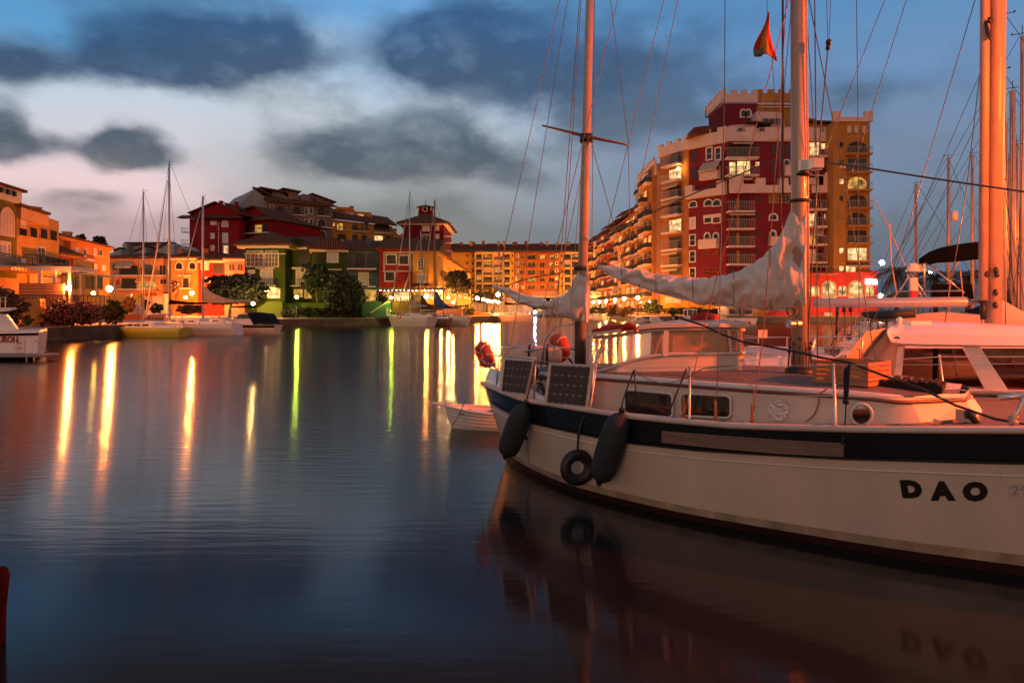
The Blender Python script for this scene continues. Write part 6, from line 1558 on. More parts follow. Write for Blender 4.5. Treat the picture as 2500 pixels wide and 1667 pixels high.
glow_mat = mat('amber_glow_curtain', (.74, .54, .36), .9, .06, 6, stretch=(9, 9, .4), bump=.1)  # added sheet, its amber colour gives the pane the look of lamp glow
MB().grid([[Lc(s_, b_c*.90-.03, z0+.01), Lc(s_, b_c*.86-.03, z1-.02)] for (s_, b_c), z0, z1 in zip(PHD[20:36], zsl[20:36], zhd[20:36])]).build('glow_curtain', glow_mat, PH, False, world=True)
# grab rails and hatch slats on the roof
mb = MB(); mb.bar(Rb(1620, 915, 1.0)+Vector((0, 0, 0)), Rb(1905, 937, 1.0), .04, .035)
for x in (1680, 1760, 1850): mb.bar(Rb(x, 921+(x-1680)*.07, 1.0), Rb(x, 931+(x-1680)*.07, 1.0), .05, .04)
mb.build('handrail', mat('grey_teak', (.17, .13, .12), .7, .3, 8), DAO, world=True)
hc = Lc(6.12, .42, zroof(6.1)+.13)
def lbox(mb, s0, s1, b0, b1, z0, z1):
    return mb.hexa([Lc(s0, b0, z0), Lc(s1, b0, z0), Lc(s1, b1, z0), Lc(s0, b1, z0)], [Lc(s0, b0, z1), Lc(s1, b0, z1), Lc(s1, b1, z1), Lc(s0, b1, z1)])
zz = zroof(6.1)+.12
mb = MB(); lbox(mb, 5.88, 6.62, .1, .72, zz-.06, zz+.02)
for i in range(7): lbox(mb, 5.9+i*.103, 5.9+i*.103+.06, .12, .70, zz+.02, zz+.05)
mb.build('louvred_hatch', mat('dark_hatch', (.03, .02, .018), .9, .3, 6, spec=.1), DAO, world=True)
# crate
ct = thing('wooden_crate', 'slatted wooden fruit crate standing on the ketch cabin roof', 'crate', Lc(5.72, .60, zroof(5.6)+.085), R(-8))
WOOD = mat('crate_wood', (.42, .18, .08), .8, .25, 3, stretch=(1, 1, 8))
h = .26; w, dpt = .32, .28
for nm, fn in (('slats', 0),):
    mb = MB()
    for k in range(5):
        z0 = .005+k*.054
        mb.box(-w, w, -dpt, -dpt+.012, z0, z0+.046).box(-w, w, dpt-.012, dpt, z0, z0+.046).box(w-.012, w, -dpt+.013, dpt-.013, z0, z0+.046).box(-w, -w+.012, -dpt+.013, dpt-.013, z0, z0+.046)
    mb.build('slats', WOOD, ct)
for sx in (-w+.03, 0, w-.03):
    for sy in (-dpt+.022, dpt-.022): MB().box(sx-.02, sx+.02, sy-.009, sy+.009, 0, h).build('batten', WOOD, ct)
MB().box(-w+.02, w-.02, -dpt+.02, dpt-.02, .004, .016).build('bottom_board', WOOD, ct)
ct.rotation_euler = (0, 0, R(-52))
# masts
MASTM = mat('painted_mast', (.44, .31, .24), .38, .08, 3, coat=.3)
p0, p1 = Rb(1953, 905, 0), Rb(1948, 0, 0); dr = (p1-p0); top = p0+dr*1.75
def mastpt(px, py): return Rb(px, py, 0)
mb = MB().tube([p0, p0+dr*.5, top], [.098, .098, .08], 20); MM = mb.build('main_mast', MASTM, DAO, True, world=True)
MB().tube([p0+Vector((.10, -.03, -.02)), p0+dr*.5+Vector((.10, -.03, 0)), top+Vector((.08, -.02, 0))], .018, 6).build('sail_track', MASTM, MM, True, world=True)
c = Rb(1960, 408, 0); MB().box(c.x-.10, c.x+.16, c.y-.19, c.y-.10, c.z-.075, c.z+.075).box(c.x+.02, c.x+.15, c.y-.27, c.y-.19, c.z-.06, c.z+.06).build('deck_light_bracket', STEEL, MM, world=True)
MB().tube([c+Vector((0, 0, -.12)), c+Vector((0, 0, -.09))], .112, 16).tube([Rb(1952, 491, 0)-Vector((0, 0, .015)), Rb(1952, 491, 0)+Vector((0, 0, .015))], .14, 16).build('mast_collar', IRON, MM, True, world=True)
w0 = Rb(1943, 790, 0); MB().tube([w0+Vector((0, -.10, 0)), w0+Vector((-.055, -.12, 0)), w0+Vector((-.06, -.122, .0)), w0+Vector((-.13, -.15, 0)), w0+Vector((-.132, -.151, 0)), w0+Vector((-.155, -.16, 0))], [.055, .055, .036, .036, .052, .052], 16).torus(w0+Vector((-.158, -.161, 0)), (-1, -.4, 0), .03, .010, 14, 5).build('halyard_winch', STEEL, MM, False, world=True)
mb = MB()
for i in range(9): a = i*.7; mb.torus(w0+Vector((-.10+.01*math.sin(a*3), -.13+.01*i*.3, .16)), (.25*math.sin(a), 1, .1*math.cos(a)), .055+.006*math.sin(a), .006, 14, 4)
tag(mb.build('coiled_halyard', mat('old_rope', (.26, .20, .15))), 'coiled halyard rope hanging on the main mast above the winch', 'rope')
mb = MB(); mb.tube([p0+Vector((0, 0, -.06)), p0+Vector((0, 0, .02)), p0+Vector((0, 0, .05))], [.2, .19, .12], 14).build('mast_step', IRON, MM, True, world=True)
mb = MB()
for i in range(11):
    an = i*2*math.pi/11+.3; mb.tube([p0+Vector((.12*math.cos(an), .12*math.sin(an), .28+.05*(i % 3))), p0+Vector((.15*math.cos(an), .15*math.sin(an), .02))], .007, 4)
    mb.ball(p0+Vector((.13*math.cos(an), .13*math.sin(an), .24+.06*(i % 4))), .025, 6, 4)
mb.build('halyard_tails', IRON, MM, world=True)
q0, q1 = Rb(1417, 885, 0), Rb(1440, 0, 0); dq = q1-q0; qt = q0+dq*1.15
ZM = MB().tube([q0-dq*.05, q0+dq*.5, qt], [.078, .073, .058], 18).build('mizzen_mast', MASTM, DAO, True, world=True)
a, c = Rb(1324, 307, .0), Rb(1531, 354, 0); mm = Rb(1431, 333, 0)
MB().tube([mm+n_*.0+(a-mm)*1, mm, c], [.014, .03, .014], 8).build('crosstrees', mat('varnished_spar', (.25, .06, .035), .4), ZM, True, world=True)
MB().tube([mm-Vector((0, 0, .1)), mm+Vector((0, 0, .03))], .10, 12).tube([Rb(1418, 655, 0)-Vector((0, 0, .03)), Rb(1418, 655, 0)+Vector((0, 0, .03))], .115, 12).build('mast_collar', IRON, ZM, True, world=True)
MB().tube([q0-dq*.02, Rb(1417, 785, 0)], .088, 12).build('mast_boot', mat('dark_wrap', (.06, .035, .025), .8, .5, 6, bump=.6), ZM, True, world=True)
# sail covers
SAILM = mat('sail_cover_canvas', (.64, .57, .52), .85, .10, 2.2, bump=.5, bscale=5)
def sailcover(name, tops, bots, xs, b, wd, par, seed, endcap=.5):
    rows = []; n = 56
    for ii, px in enumerate(xs):
        yt = tab(tops, px); yb = tab(bots, px); pt_, pb = Rb(px, yt, b), Rb(px, yb, b); hh = pt_.z-pb.z; w = tab(wd, px); r = []
        for k in range(n):
            a = 2*math.pi*k/n; ca, sa = math.cos(a), math.sin(a)
            zf = .5+.5*ca
            prof = abs(sa)**.8*(1.0 if zf < .5 else lerp(1.0, .75, (zf-.5)*2))
            p = Vector((pb.x, pb.y, pb.z+hh*zf))+n_*(math.copysign(prof, sa)*w)
            q = Vector((px*.018, zf*hh*2.2+seed, 0))
            wr = noise.noise(Vector((px*.022-zf*1.6, zf*hh*1.6+seed, sa*.8)))*.07-abs(noise.noise(Vector((px*.018+zf*2.4*hh, zf*1.3-px*.02, seed+sa))))*.13-abs(noise.noise(Vector((px*.055-zf*5*hh, zf*2*hh, seed))))*.06-abs(noise.noise(Vector((px*.11+zf*3*hh, zf*5*hh, seed+4))))*.035+.05
            wr *= min(1, w/.10)
            p += n_*(math.copysign(1, sa) if abs(sa) > .02 else 0)*wr*abs(sa)+Vector((0, 0, wr*.5*ca))
            r.append(p)
        rows.append(r)
    mb = MB().grid(rows, True); m0 = len(mb.v); mb.f.append(tuple(range(n))); mb.f.append(tuple(reversed(range(m0-n, m0))))
    return mb.build(name, SAILM, par, True, world=True)
xs = [1478+i*(1970-1478)/150 for i in range(151)]
MT = [(1478, 649), (1500, 648), (1560, 658), (1620, 668), (1700, 677), (1770, 674), (1830, 652), (1870, 622), (1900, 588), (1918, 555), (1930, 520), (1940, 492), (1972, 490)]
MBt = [(1478, 664), (1520, 684), (1600, 712), (1660, 728), (1720, 740), (1800, 749), (1880, 755), (1972, 756)]
MW = [(1478, .07), (1560, .12), (1700, .16), (1850, .19), (1930, .17), (1960, .13), (1972, .09)]
SM = sailcover('main_sail_cover', MT, MBt, xs, 0, MW, DAO, 3.1)
MB().tube([Rb(1462, 651, 0), Rb(1482, 657, 0), Rb(1700, 715, 0), Rb(1960, 744, 0)], [.03, .05, .06, .06], 10).build('main_boom', WTRIM, DAO, True, world=True)
mb = MB(); mb.tube([Rb(x, tab(MBt, x)+1, .03) for x in range(1500, 1970, 20)], .013, 5); mb.build('cover_hem', SAILM, SM, True, world=True)
for x in (1516, 1600, 1690, 1790, 1880):
    yt_, yb_ = tab(MT, x), tab(MBt, x)
    MB().tube([Rb(x+q_*2, lerp(yt_-2, yb_+2, (1-math.cos(q_*math.pi))/2), (.01+tab(MW, x)*1.04*math.sin(q_*math.pi)**.8)) for q_ in [k_/12 for k_ in range(13)]], .007, 5).build('cover_tie', mat('grey_tie', (.30, .26, .24), .9), SM, True, world=True)
for x in (1560, 1692, 1742, 1801, 1870): MB().ball(Rb(x, tab(MBt, x)-1, .10), .014, 6, 4).build('grommet', IRON, SM, world=True)
xs = [1212+i*(1434-1212)/60 for i in range(61)]
ZT = [(1212, 698), (1240, 702), (1280, 722), (1320, 735), (1362, 731), (1385, 712), (1400, 690), (1410, 668), (1416, 648), (1434, 648)]
ZB = [(1212, 706), (1250, 728), (1300, 747), (1350, 765), (1400, 782), (1434, 786)]
ZW = [(1212, .05), (1240, .09), (1320, .13), (1390, .15), (1420, .12), (1434, .08)]
SZ = sailcover('mizzen_sail_cover', ZT, ZB, xs, 0, ZW, DAO, 9.7)
MB().tube([Rb(1203, 698, 0), Rb(1220, 704, 0), Rb(1420, 770, 0)], [.02, .04, .05], 10).build('mizzen_boom', WTRIM, DAO, True, world=True)
# standing rigging
RIG = mat('rigging_wire', (.10, .09, .09), .4, .2, 20, metal=.5); RIGR = mat('reddish_rope', (.30, .12, .08), .8)  # dark wire, and a reddish rope colour for two main shrouds
def wire(pts, b, r=.006, m=RIG, name='shroud', bb=None):
    ps = [Rb(x, y, b if bb is None else lerp(b, bb, i/(len(pts)-1))) for i, (x, y) in enumerate(pts)]
    d0 = ps[0]-ps[1]
    if pts[0][1] <= 0: ps[0] = ps[0]+d0*.35
    return MB().tube(ps, r, 5, False).build(name, m, DAO, False, world=True)
for pts, b, bb, r in (([(1367, 0), (1236, 586), (1180, 880)], .3, .6, .006), ([(1385, 0), (1291, 586), (1240, 880)], .3, .8, .006), ([(1415, 0), (1372, 591), (1350, 880)], .2, .9, .007), ([(1419, 0), (1380, 591), (1362, 880)], -.2, -.9, .007),
                      ([(1508, 0), (1364, 583), (1300, 860)], .2, .5, .006), ([(1490, 0), (1534, 350), (1537, 512), (1540, 800)], -.3, -1.0, .006), ([(1621, 0), (1485, 549), (1425, 780)], -.2, -.6, .006), ([(1655, 0), (1550, 507), (1480, 790)], -.2, -.7, .006),
                      ([(1451, 0), (1445, 600)], .1, .1, .006), ([(1445, 355), (1495, 533), (1560, 780)], -.1, -.9, .006), ([(1437, 340), (1340, 800)], .1, .9, .006), ([(1424, 360), (1408, 560), (1390, 800)], .1, .7, .005)):
    wire(pts, b, r, bb=bb, name='mizzen_shroud')
wire([(1770, 0), (1769, 230), (1755, 820), (1747, 1033)], .6, .006, bb=1.75)
wire([(1920, 0), (1905, 250), (1865, 800), (1836, 1037)], .3, .006, RIGR, bb=1.75)
wire([(1926, 0), (1855, 275), (1725, 774), (1669, 1020)], .3, .006, RIGR, bb=1.72)
wire([(1911, 0), (1911, 287), (1911, 480)], .1, .014, mat('dark_red_line', (.09, .02, .018)), name='topping_lift')
wire([(1934, 0), (1913, 230), (1900, 480)], .1, .005, name='halyard'); wire([(1967, 0), (1986, 298), (2040, 900)], -.1, .006, bb=-1.2)
wire([(1975, 0), (2034, 297), (2060, 420), (2140, 900)], -.1, .007, bb=-1.2); wire([(1989, 0), (1992, 298), (1996, 900)], -.1, .009, bb=-.9)
wire([(2018, 0), (2021, 98)], .0, .004, name='halyard'); wire([(2028, 0), (2024, 98)], .0, .004, name='halyard'); wire([(2021, 122), (2005, 298), (1985, 600), (1970, 880)], .0, .009, name='halyard')
wire([(2091, 0), (2095, 298), (2098, 900)], -1.3, .006, bb=-2); wire([(2160, 0), (2049, 283), (1975, 470)], 0, .005, bb=0, name='stay'); wire([(2213, 0), (2126, 278), (1990, 700)], -.6, .005, bb=-.6, name='stay')
MB().ball(Rb(2023, 104, 0), .038, 8, 6, (1, 1, 1.1)).tube([Rb(2023, 108, 0), Rb(2021, 122, 0)], .028, 7).build('halyard_block', BLACKR, DAO, True, world=True)
wire([(1438, 588), (1500, 560), (1700, 470), (1880, 395), (1912, 385)], 0, .010, name='triatic_stay')
wire([(1950, 388), (2100, 408), (2200, 424), (2330, 444), (2510, 470)], 0, .012, name='power_line'); wire([(1225, 700), (1290, 680), (1392, 662)], -.2, .01, name='lacing_line')
# chainplate turnbuckles
mb = MB()
for x, y, b in ((1747, 1033, 1.75), (1836, 1037, 1.75), (1669, 1020, 1.72)):
    p = Rb(x, y, b); mb.tube([p+Vector((0, 0, .02)), p+Vector((0, 0, .05)), p+Vector((0, 0, .22)), p+Vector((0, 0, .25))], [.006, .016, .016, .006], 6); mb.add([p+d_*-.035, p+d_*.035, p+d_*.02+Vector((0, 0, .07)), p+d_*-.02+Vector((0, 0, .07))], [(0, 1, 2, 3)])
mb.build('turnbuckles', mat('bronze', (.40, .20, .08), .4, .2, 10, metal=.7), DAO, world=True)
# flag
fl = MB(); rows = []
for i in range(13):
    f = i/12; y = lerp(30, 140, f); x0 = lerp(1874, 1843, min(1, f*1.15)); x1 = lerp(1875, 1892, f); r = []
    for k in range(9):
        u = k/8; p = Rb(lerp(x0, x1, u), y+14*u*f*(1-f*.3)-10*f*math.sin(u*3.1), .35); p += n_*(.06*math.sin(u*9+f*3)*f)+Vector((.02*math.sin(f*6+u*2), 0, 0)); r.append(p)
    rows.append(r)
fl.grid(rows)
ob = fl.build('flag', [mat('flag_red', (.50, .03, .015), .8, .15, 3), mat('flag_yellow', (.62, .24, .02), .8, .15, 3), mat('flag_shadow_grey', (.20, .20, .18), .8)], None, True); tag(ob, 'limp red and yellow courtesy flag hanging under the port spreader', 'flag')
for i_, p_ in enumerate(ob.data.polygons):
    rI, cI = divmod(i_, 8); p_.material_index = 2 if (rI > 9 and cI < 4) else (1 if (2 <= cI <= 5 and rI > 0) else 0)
sol = ob.modifiers.new('thickness', 'SOLIDIFY'); sol.thickness = .004
tag(MB().tube([Rb(1873, -160, .35), Rb(1873, 28, .35), Rb(1884, 140, .35), Rb(1900, 330, .35), Rb(1915, 700, .5)], .004, 4, False).build('flag_halyard', RIG), 'thin flag halyard beside the main mast', 'line')
# stanchions, lifelines
mb_all = []
def stan(x0, y0, x1, y1, b, r=.015):
    a, c = Rb(x0, y0, b), Rb(x1, y1, b-.02); return MB().tube([a, a+(c-a)*.07, c], [r*1.5, r, r], 8).ball(c, r*1.2, 8, 5).build('stanchion', STEEL, DAO, True, world=True)
STB = lambda px: None
def bsat(px):
    pts = plan(lambda s: stab(BS, s)-.05, [i*.1 for i in range(1, 100)]); h = hitpoly(px, pts); v = Vector((h[0], h[1], 0))-T0; return v.dot(n_)
for x0, y0, x1, y1 in ((1441, 1000, 1455, 892), (1683, 1031, 1684, 895), (2040, 1047, 2034, 891)): stan(x0, y0, x1, y1, bsat(x0))
stan(2305, 958, 2293, 869, -1.5)
LLM = mat('lifeline', (.55, .48, .45), .4, .1, 10)
def ll(pts, r=.004, m=LLM, name='lifeline', bo=0):
    return MB().tube([Rb(x, y, bsat(min(x, 2495))+bo) for x, y in pts], r, 5, False).build(name, m, DAO, False, world=True)
ll([(1215, 868), (1303, 874), (1341, 886), (1455, 893), (1560, 899), (1684, 896), (1850, 894), (2034, 891), (2300, 890), (2500, 888)], .0035)
ll([(1300, 930), (1441, 946), (1600, 956), (1683, 960), (1850, 965), (2038, 967), (2300, 972), (2450, 973)], .0045)
MB().tube([Rb(1850, 912, -1.5), Rb(2155, 880, -1.5), Rb(2293, 871, -1.5), Rb(2520, 871, -1.5)], .006, 5).tube([Rb(2155, 939, -1.5), Rb(2300, 938, -1.5), Rb(2480, 960, -1.4)], .006, 5).build('lifeline', LLM, DAO, False, world=True)
# bow pulpit foot
p = Rb(2468, 1038, 1.5); mb = MB().tube([p, Rb(2487, 1000, 1.45), Rb(2505, 960, 1.4), Rb(2525, 905, 1.3)], .018, 8).tube([Rb(2440, 970, 1.4), Rb(2500, 966, 1.3), Rb(2560, 962, 1.2)], .03, 8); mb.build('pulpit', STEEL, DAO, True, world=True)
mb = MB()
for k in range(9): mb.torus(p+Vector((.01*math.sin(k), -.02, .02+.008*k)), (.2*math.sin(k*2), .2*math.cos(k), 1), .035, .008, 12, 5)
mb.tube([p, p+Vector((.02, -.12, -.02)), p+Vector((.03, -.13, -.18)), p+Vector((.06, -.13, -.30))], .009, 5)
tag(mb.build('rope', mat('cream_rope', (.45, .36, .30), .9)), 'pale rope knot lashed at the foot of the ketch bow rail', 'rope')
# black mooring cable
cab = [(1640, 770), (1716, 794), (1760, 815), (1815, 835), (1937, 857), (2010, 874), (2075, 885), (2155, 916), (2253, 950), (2332, 989), (2431, 1023), (2520, 1037)]
tag(MB().tube([Rb(x, y, lerp(.9, 1.3, i/11)) for i, (x, y) in enumerate(cab)], .013, 8).build('shore_cable', mat('black_cable', (.008, .008, .009), .5), None, True), 'thick black shore power cable sagging across the ketch foredeck', 'cable')
bl = mat('blue_black_rope', (.01, .018, .035), .8)
mb = MB(); b0 = bsat(2068)+.02
for dx in (-6, 0, 6): mb.tube([Rb(2076, 888, b0), Rb(2068+dx, 905, b0), Rb(2066+dx*.6, 960, b0), Rb(2064, 985, b0)], .012, 6)
mb.tube([Rb(2066, 985, b0), Rb(2062, 1054, b0)], .008, 5).tube([Rb(2066, 975, b0), Rb(2065, 986, b0)], .03, 7).tube([Rb(2062, 1052, b0), Rb(2056, 1085, b0+.06)], .014, 6)
tag(mb.build('rope', bl, None, True), 'dark blue bundled line hung from the lifeline over the hull', 'rope')
# plug on the front face
pc = Lc(6.78, .80, zroof(6.3)-.13); sp = mat('grey_plastic', (.40, .34, .30), .5)
cn = thing('shore_power_plug', 'grey and black shore power plug fixed on the cabin front', 'plug', pc)
nf = (d_*.75+n_*.55).normalized()
MB().hexa([(-.05, -.01, -.05), (.05, -.05, -.07), (.06, -.05, .05), (-.05, -.01, .07)], [tuple(Vector(v)+nf*.09) for v in ((-.05, -.01, -.05), (.05, -.05, -.07), (.06, -.05, .05), (-.05, -.01, .07))]).build('socket_box', sp, cn)
MB().tube([nf*.08+Vector((0, 0, .05)), nf*.12+Vector((.03, -.02, -.02)), nf*.13+Vector((.10, -.03, -.13))], [.035, .04, .025], 8).torus(tuple(nf*.10+Vector((.0, 0, .03))), nf, .045, .012, 12, 5).build('plug_body', BLACKR, cn, True)
MB().tube([nf*.13+Vector((.10, -.03, -.13)), nf*.16+Vector((.2, -.03, -.19)), Vector((.55, -.3, -.20))], .008, 5).build('lead', BLACKR, cn, True)
# slatted board on the black stripe
def hullpt(px, py, out=0.0):
    best = None; lo = None
    for i in range(0, 401):
        t = i/400*.9
        for_v = []
    # solve: for v, find t with the right column; then match row
    def fit(v):
        a, c = .0, .92; fa = None
        prev = None
        for i in range(60):
            t = i/59*.92; p = H(t, v, 1, out); f = CX+p.x/p.y*F-px
            if prev is not None and prev[1] < 0 <= f:
                a, c = prev[0], t; break
            prev = (t, f)
        for _ in range(25):
            m_ = (a+c)/2; p = H(m_, v, 1, out)
            if CX+p.x/p.y*F-px < 0: a = m_
            else: c = m_
        return H((a+c)/2, v, 1, out)
    v0, v1 = -.1, 1.1
    for _ in range(25):
        vm = (v0+v1)/2; p = fit(vm); row = HY+(CAMZ-p.z)/p.y*F
        if row > py: v0 = vm
        else: v1 = vm
    return fit((v0+v1)/2)
BT_ = stripes('slatted_board', (.24, .15, .13), (.06, .035, .03), 2, .028, .7, .7, .4)
tl = [(1616, 1052), (1760, 1063), (1900, 1073), (2061, 1082)]; bl_ = [(1614, 1081), (1760, 1096), (1900, 1108), (2059, 1116)]
a = [hullpt(x, y, .05) for x, y in tl]; c = [hullpt(x, y, .05) for x, y in bl_]; a2 = [hullpt(x, y, .015) for x, y in tl]; c2 = [hullpt(x, y, .015) for x, y in bl_]
mb = MB(); NS = 7
for k in range(NS):
    f0, f1 = k/NS, (k+.78)/NS
    mb.grid([[A.lerp(C, f0), A.lerp(C, f1)] for A, C in zip(a, c)]); mb.grid([[A2.lerp(C2, f0), A.lerp(C, f0)] for A, C, A2, C2 in zip(a, c, a2, c2)])
mb.build('slats', mat('slat_wood', (.25, .16, .14), .7, .25, 5, stretch=(.3, 1, 6)), DAO, world=True)
MB().grid([[A, C] for A, C in zip(a2, c2)]).build('slat_backing', mat('dark_wood', (.05, .03, .025)), DAO, world=True)
rs = mat('rust_streak', (.36, .22, .13), .6, .2, 6)
for x_, y0_, y1_, w_ in ((1287, 1072, 1175, 3), (2440, 1146, 1180, 1.5)):
    MB().grid([[hullpt(x_-w_*(1-f)*.5+5*f, lerp(y0_, y1_, f), .003), hullpt(x_+w_*(1-f)*.5+5*f+.3, lerp(y0_, y1_, f), .003)] for f in (0, .2, .4, .6, .8, 1)]).build('rust_streak', rs, DAO, world=True)
# letters on the hull
def hull_text(body, pxl, pyt, pxr, pyb, m, name, off=.0, skew=0):
    vs, fs = text_geo(body, 1.0, off); x0 = min(v.x for v in vs); x1 = max(v.x for v in vs); y0 = min(v.y for v in vs); y1 = max(v.y for v in vs)
    cx = []
    for v in vs:
        u = (v.x-x0)/(x1-x0); w = (v.y-y0)/(y1-y0); cx.append((lerp(pxl, pxr, u)-skew*(w-.5), lerp(pyb, pyt, w)))
    return MB().add([hullpt(x, y, .006) for x, y in cx], fs).build(name, m, DAO, world=True)
LTR = mat('black_lettering', (.008, .008, .009), .4)
hull_text('D', 2200, 1171, 2251, 1216, LTR, 'letter', .085, 8); hull_text('A', 2270, 1174, 2332, 1222, LTR, 'letter', .085, 4); hull_text('O', 2350, 1175, 2412, 1224, LTR, 'letter', .085)
q = [hullpt(x, y, .005) for x, y in ((2462, 1180), (2500, 1182), (2530, 1184), (2530, 1216), (2500, 1214), (2466, 1213))]
MB().add(q, [(0, 1, 2, 3, 4, 5)]).build('registration_sticker', mat('sticker_white', (.55, .48, .46), .6), DAO, world=True)
hull_text('29', 2468, 1185, 2512, 1208, mat('faint_grey_ink', (.30, .27, .28)), 'registration_number', .0)
# drain and rust streak
mb = MB().ball(hullpt(1284, 1068, .01), .03, 8, 6); mb.build('exhaust_outlet', BLACKR, DAO, True, world=True)
# fenders
def fender(label, x0, y0, x1, y1, b, r, rope):
    a, c = Rb(x0, y0, b), Rb(x1, y1, b); t = thing('fender', label, 'fender', a, 0, 'black cylindrical fenders on the ketch'); v = c-a
    fr = [(0, .16), (.03, .22), (.06, .5), (.12, .80), (.22, .97), (.4, 1.03), (.65, 1.02), (.8, .97), (.89, .82), (.94, .55), (.965, .3), (1.0, .22)]
    MB().tube([v*f for f, _ in fr], [r*q for _, q in fr], 18).build('body', mat('fender_cover', (.016, .019, .024), .75, .3, 5, bump=.3, bscale=14), t, True)
    MB().torus(v*1.0, v.orthogonal(), .03, .012, 10, 5).tube([v*.0, v*-.04], .04, 8).build('end_eye', BLACKR, t, True)
    ps = [Rb(x, y, b_)-a for x, y, b_ in rope]; MB().tube([Vector((0, 0, 0))]+ps, .011, 6).build('lanyard', BLACKR, t, True)
    return t
fender('left black fender hanging beside the smaller solar panel', 1284, 984, 1233, 1116, bsat(1285)+.16, .165, [(1290, 960, bsat(1290)+.05), (1302, 905, bsat(1302)+.02), (1308, 880, bsat(1308))])
fender('right black fender hanging beside the tyre', 1518, 1004, 1462, 1180, bsat(1500)+.16, .165, [(1519, 985, bsat(1519)+.08), (1530, 950, bsat(1530)+.04), (1548, 903, bsat(1548))])
p = Rb(1410, 1141, bsat(1410)+.10)
ty = thing('tyre', 'old black tyre hanging on a rope against the ketch hull', 'tyre', p)
ax = (n_*.62+d_*.75).normalized(); MB().torus((0, 0, 0), ax, .17, .068, 28, 10).build('rubber', BLACKR, ty, True)
MB().torus((0, 0, 0), ax, .135, .05, 24, 8).build('sidewall', mat('tyre_wall', (.03, .022, .018), .7, .3, 10), ty, True)
b0 = bsat(1420); MB().tube([Vector((0, 0, .2)), Rb(1412, 1060, b0+.03)-p, Rb(1425, 1020, b0+.05)-p, Rb(1437, 1006, b0+.03)-p, Rb(1445, 1004, b0-.02)-p], [.012, .016, .02, .02, .02], 6).build('lanyard', BLACKR, ty, True)
tag(MB().tube([Rb(1568, 1050, bsat(1568)+.05), Rb(1622, 1040, bsat(1622)+.05), Rb(1640, 990, bsat(1640)+.03), Rb(1676, 900, bsat(1676))], .010, 6).build('rope', BLACKR, None, True), 'black line from the slatted board up to the second stanchion', 'rope')
tag(MB().tube([Rb(1548, 903, bsat(1548)), Rb(1552, 950, bsat(1550)+.03), Rb(1549, 1008, bsat(1549))], .009, 6).build('rope', BLACKR, None, True), 'black line hanging down across the first cabin window', 'rope')
tag(MB().tube([Rb(x, y, bsat(x)) for x, y in ((1550, 903), (1580, 925), (1610, 935), (1640, 934), (1670, 925), (1690, 915), (1715, 900), (1760, 894), (1790, 892), (1815, 925), (1840, 948), (1842, 1000))], .006, 5).build('rope', mat('old_rope', (.26, .20, .15)), None, True), 'slack thin rope drooping between the stanchions', 'rope')
# solar panels
def solar(label, c4, b, nx, ny):
    q = [Rb(x, y, bb) for (x, y), bb in zip(c4, b)]; t = thing('solar_panel', label, 'solar panel', q[3], 0, 'solar panels on the ketch rail'); Q = [v-q[3] for v in q]; nn = (Q[1]-Q[0]).cross(Q[3]-Q[0]).normalized()
    if nn.y > 0: nn = -nn
    Q[2] = Q[1]+Q[3]-Q[0]+(Q[2]-Q[1]-Q[3]+Q[0]).project(Q[1]-Q[0])
    def uv(u, v, o=0): return Q[0].lerp(Q[1], u).lerp(Q[3].lerp(Q[2], u), v)+nn*o
    mb = MB().hexa([uv(0, 0, -.02), uv(1, 0, -.02), uv(1, 1, -.02), uv(0, 1, -.02)], [uv(0, 0, 0), uv(1, 0, 0), uv(1, 1, 0), uv(0, 1, 0)]); mb.build('backsheet', WTRIM, t)
    mb = MB()
    for i in range(nx):
        for j in range(ny):
            u0, u1 = .04+.92*i/nx, .04+.92*(i+1)/nx; v0, v1 = .035+.93*j/ny, .035+.93*(j+1)/ny; eu, ev = (u1-u0), (v1-v0)
            k = .11; g = .006
            pp = [(u0+eu*k, v0+ev*g), (u1-eu*k, v0+ev*g), (u1-eu*g, v0+ev*k), (u1-eu*g, v1-ev*k), (u1-eu*k, v1-ev*g), (u0+eu*k, v1-ev*g), (u0+eu*g, v1-ev*k), (u0+eu*g, v0+ev*k)]
            o = len(mb.v); mb.add([uv(a, c, .004) for a, c in pp], [tuple(range(8))])
    mb.build('cells', mat('solar_cells', (.030, .018, .020), .25, .3, 4, spec=.5), t)
    mb = MB()
    for a, c in ((0, 1), (1, 2), (2, 3), (3, 0)): mb.bar(Q[a]+nn*.004, Q[c]+nn*.004, .02, .03)
    mb.build('frame', STEEL, t)
    return t
b1, b2 = bsat(1290)+.15, bsat(1390)+.06
solar('smaller solar panel hung on the stern rail above the left fender', [(1231, 875), (1303, 880), (1281, 967), (1222, 957)], [b1-.05, b1+.05, b1+.1, b1-.02], 6, 4)
solar('larger solar panel with white framed cells on the stern rail', [(1343, 888), (1446, 893), (1433, 998), (1331, 985)], [b2-.08, b2+.02, b2+.06, b2-.04], 6, 4)
mb = MB()
for x0, y0, x1, y1 in ((1303, 985, 1308, 872), (1441, 1000, 1450, 890), (1212, 940, 1218, 868)): mb.tube([Rb(x0, y0, bsat(x0)), Rb(x1, y1, bsat(x0))], .013, 6)
mb.tube([Rb(1190, 865, bsat(1205)-.1), Rb(1215, 868, bsat(1215)), Rb(1308, 874, bsat(1308))], .013, 6)
mb.build('pushpit_rail', STEEL, DAO, True, world=True)
MB().tube([Rb(1320, 905, 0), Rb(1330, 830, .1), Rb(1352, 800, .1), Rb(1385, 793, .1), Rb(1418, 790, 0)], .012, 6).build('stern_hoop', STEEL, DAO, True, world=True)
mb = MB(); mb.tube([Rb(1280, 858, .2), Rb(1350, 846, .1), Rb(1410, 854, 0)], .014, 6)
mb.tube([Rb(1190, 900, .3), Rb(1195, 850, .3), Rb(1240, 848, .3), Rb(1290, 845, 0)], .012, 6)
mb.build('stern_rail', STEEL, DAO, True, world=True)
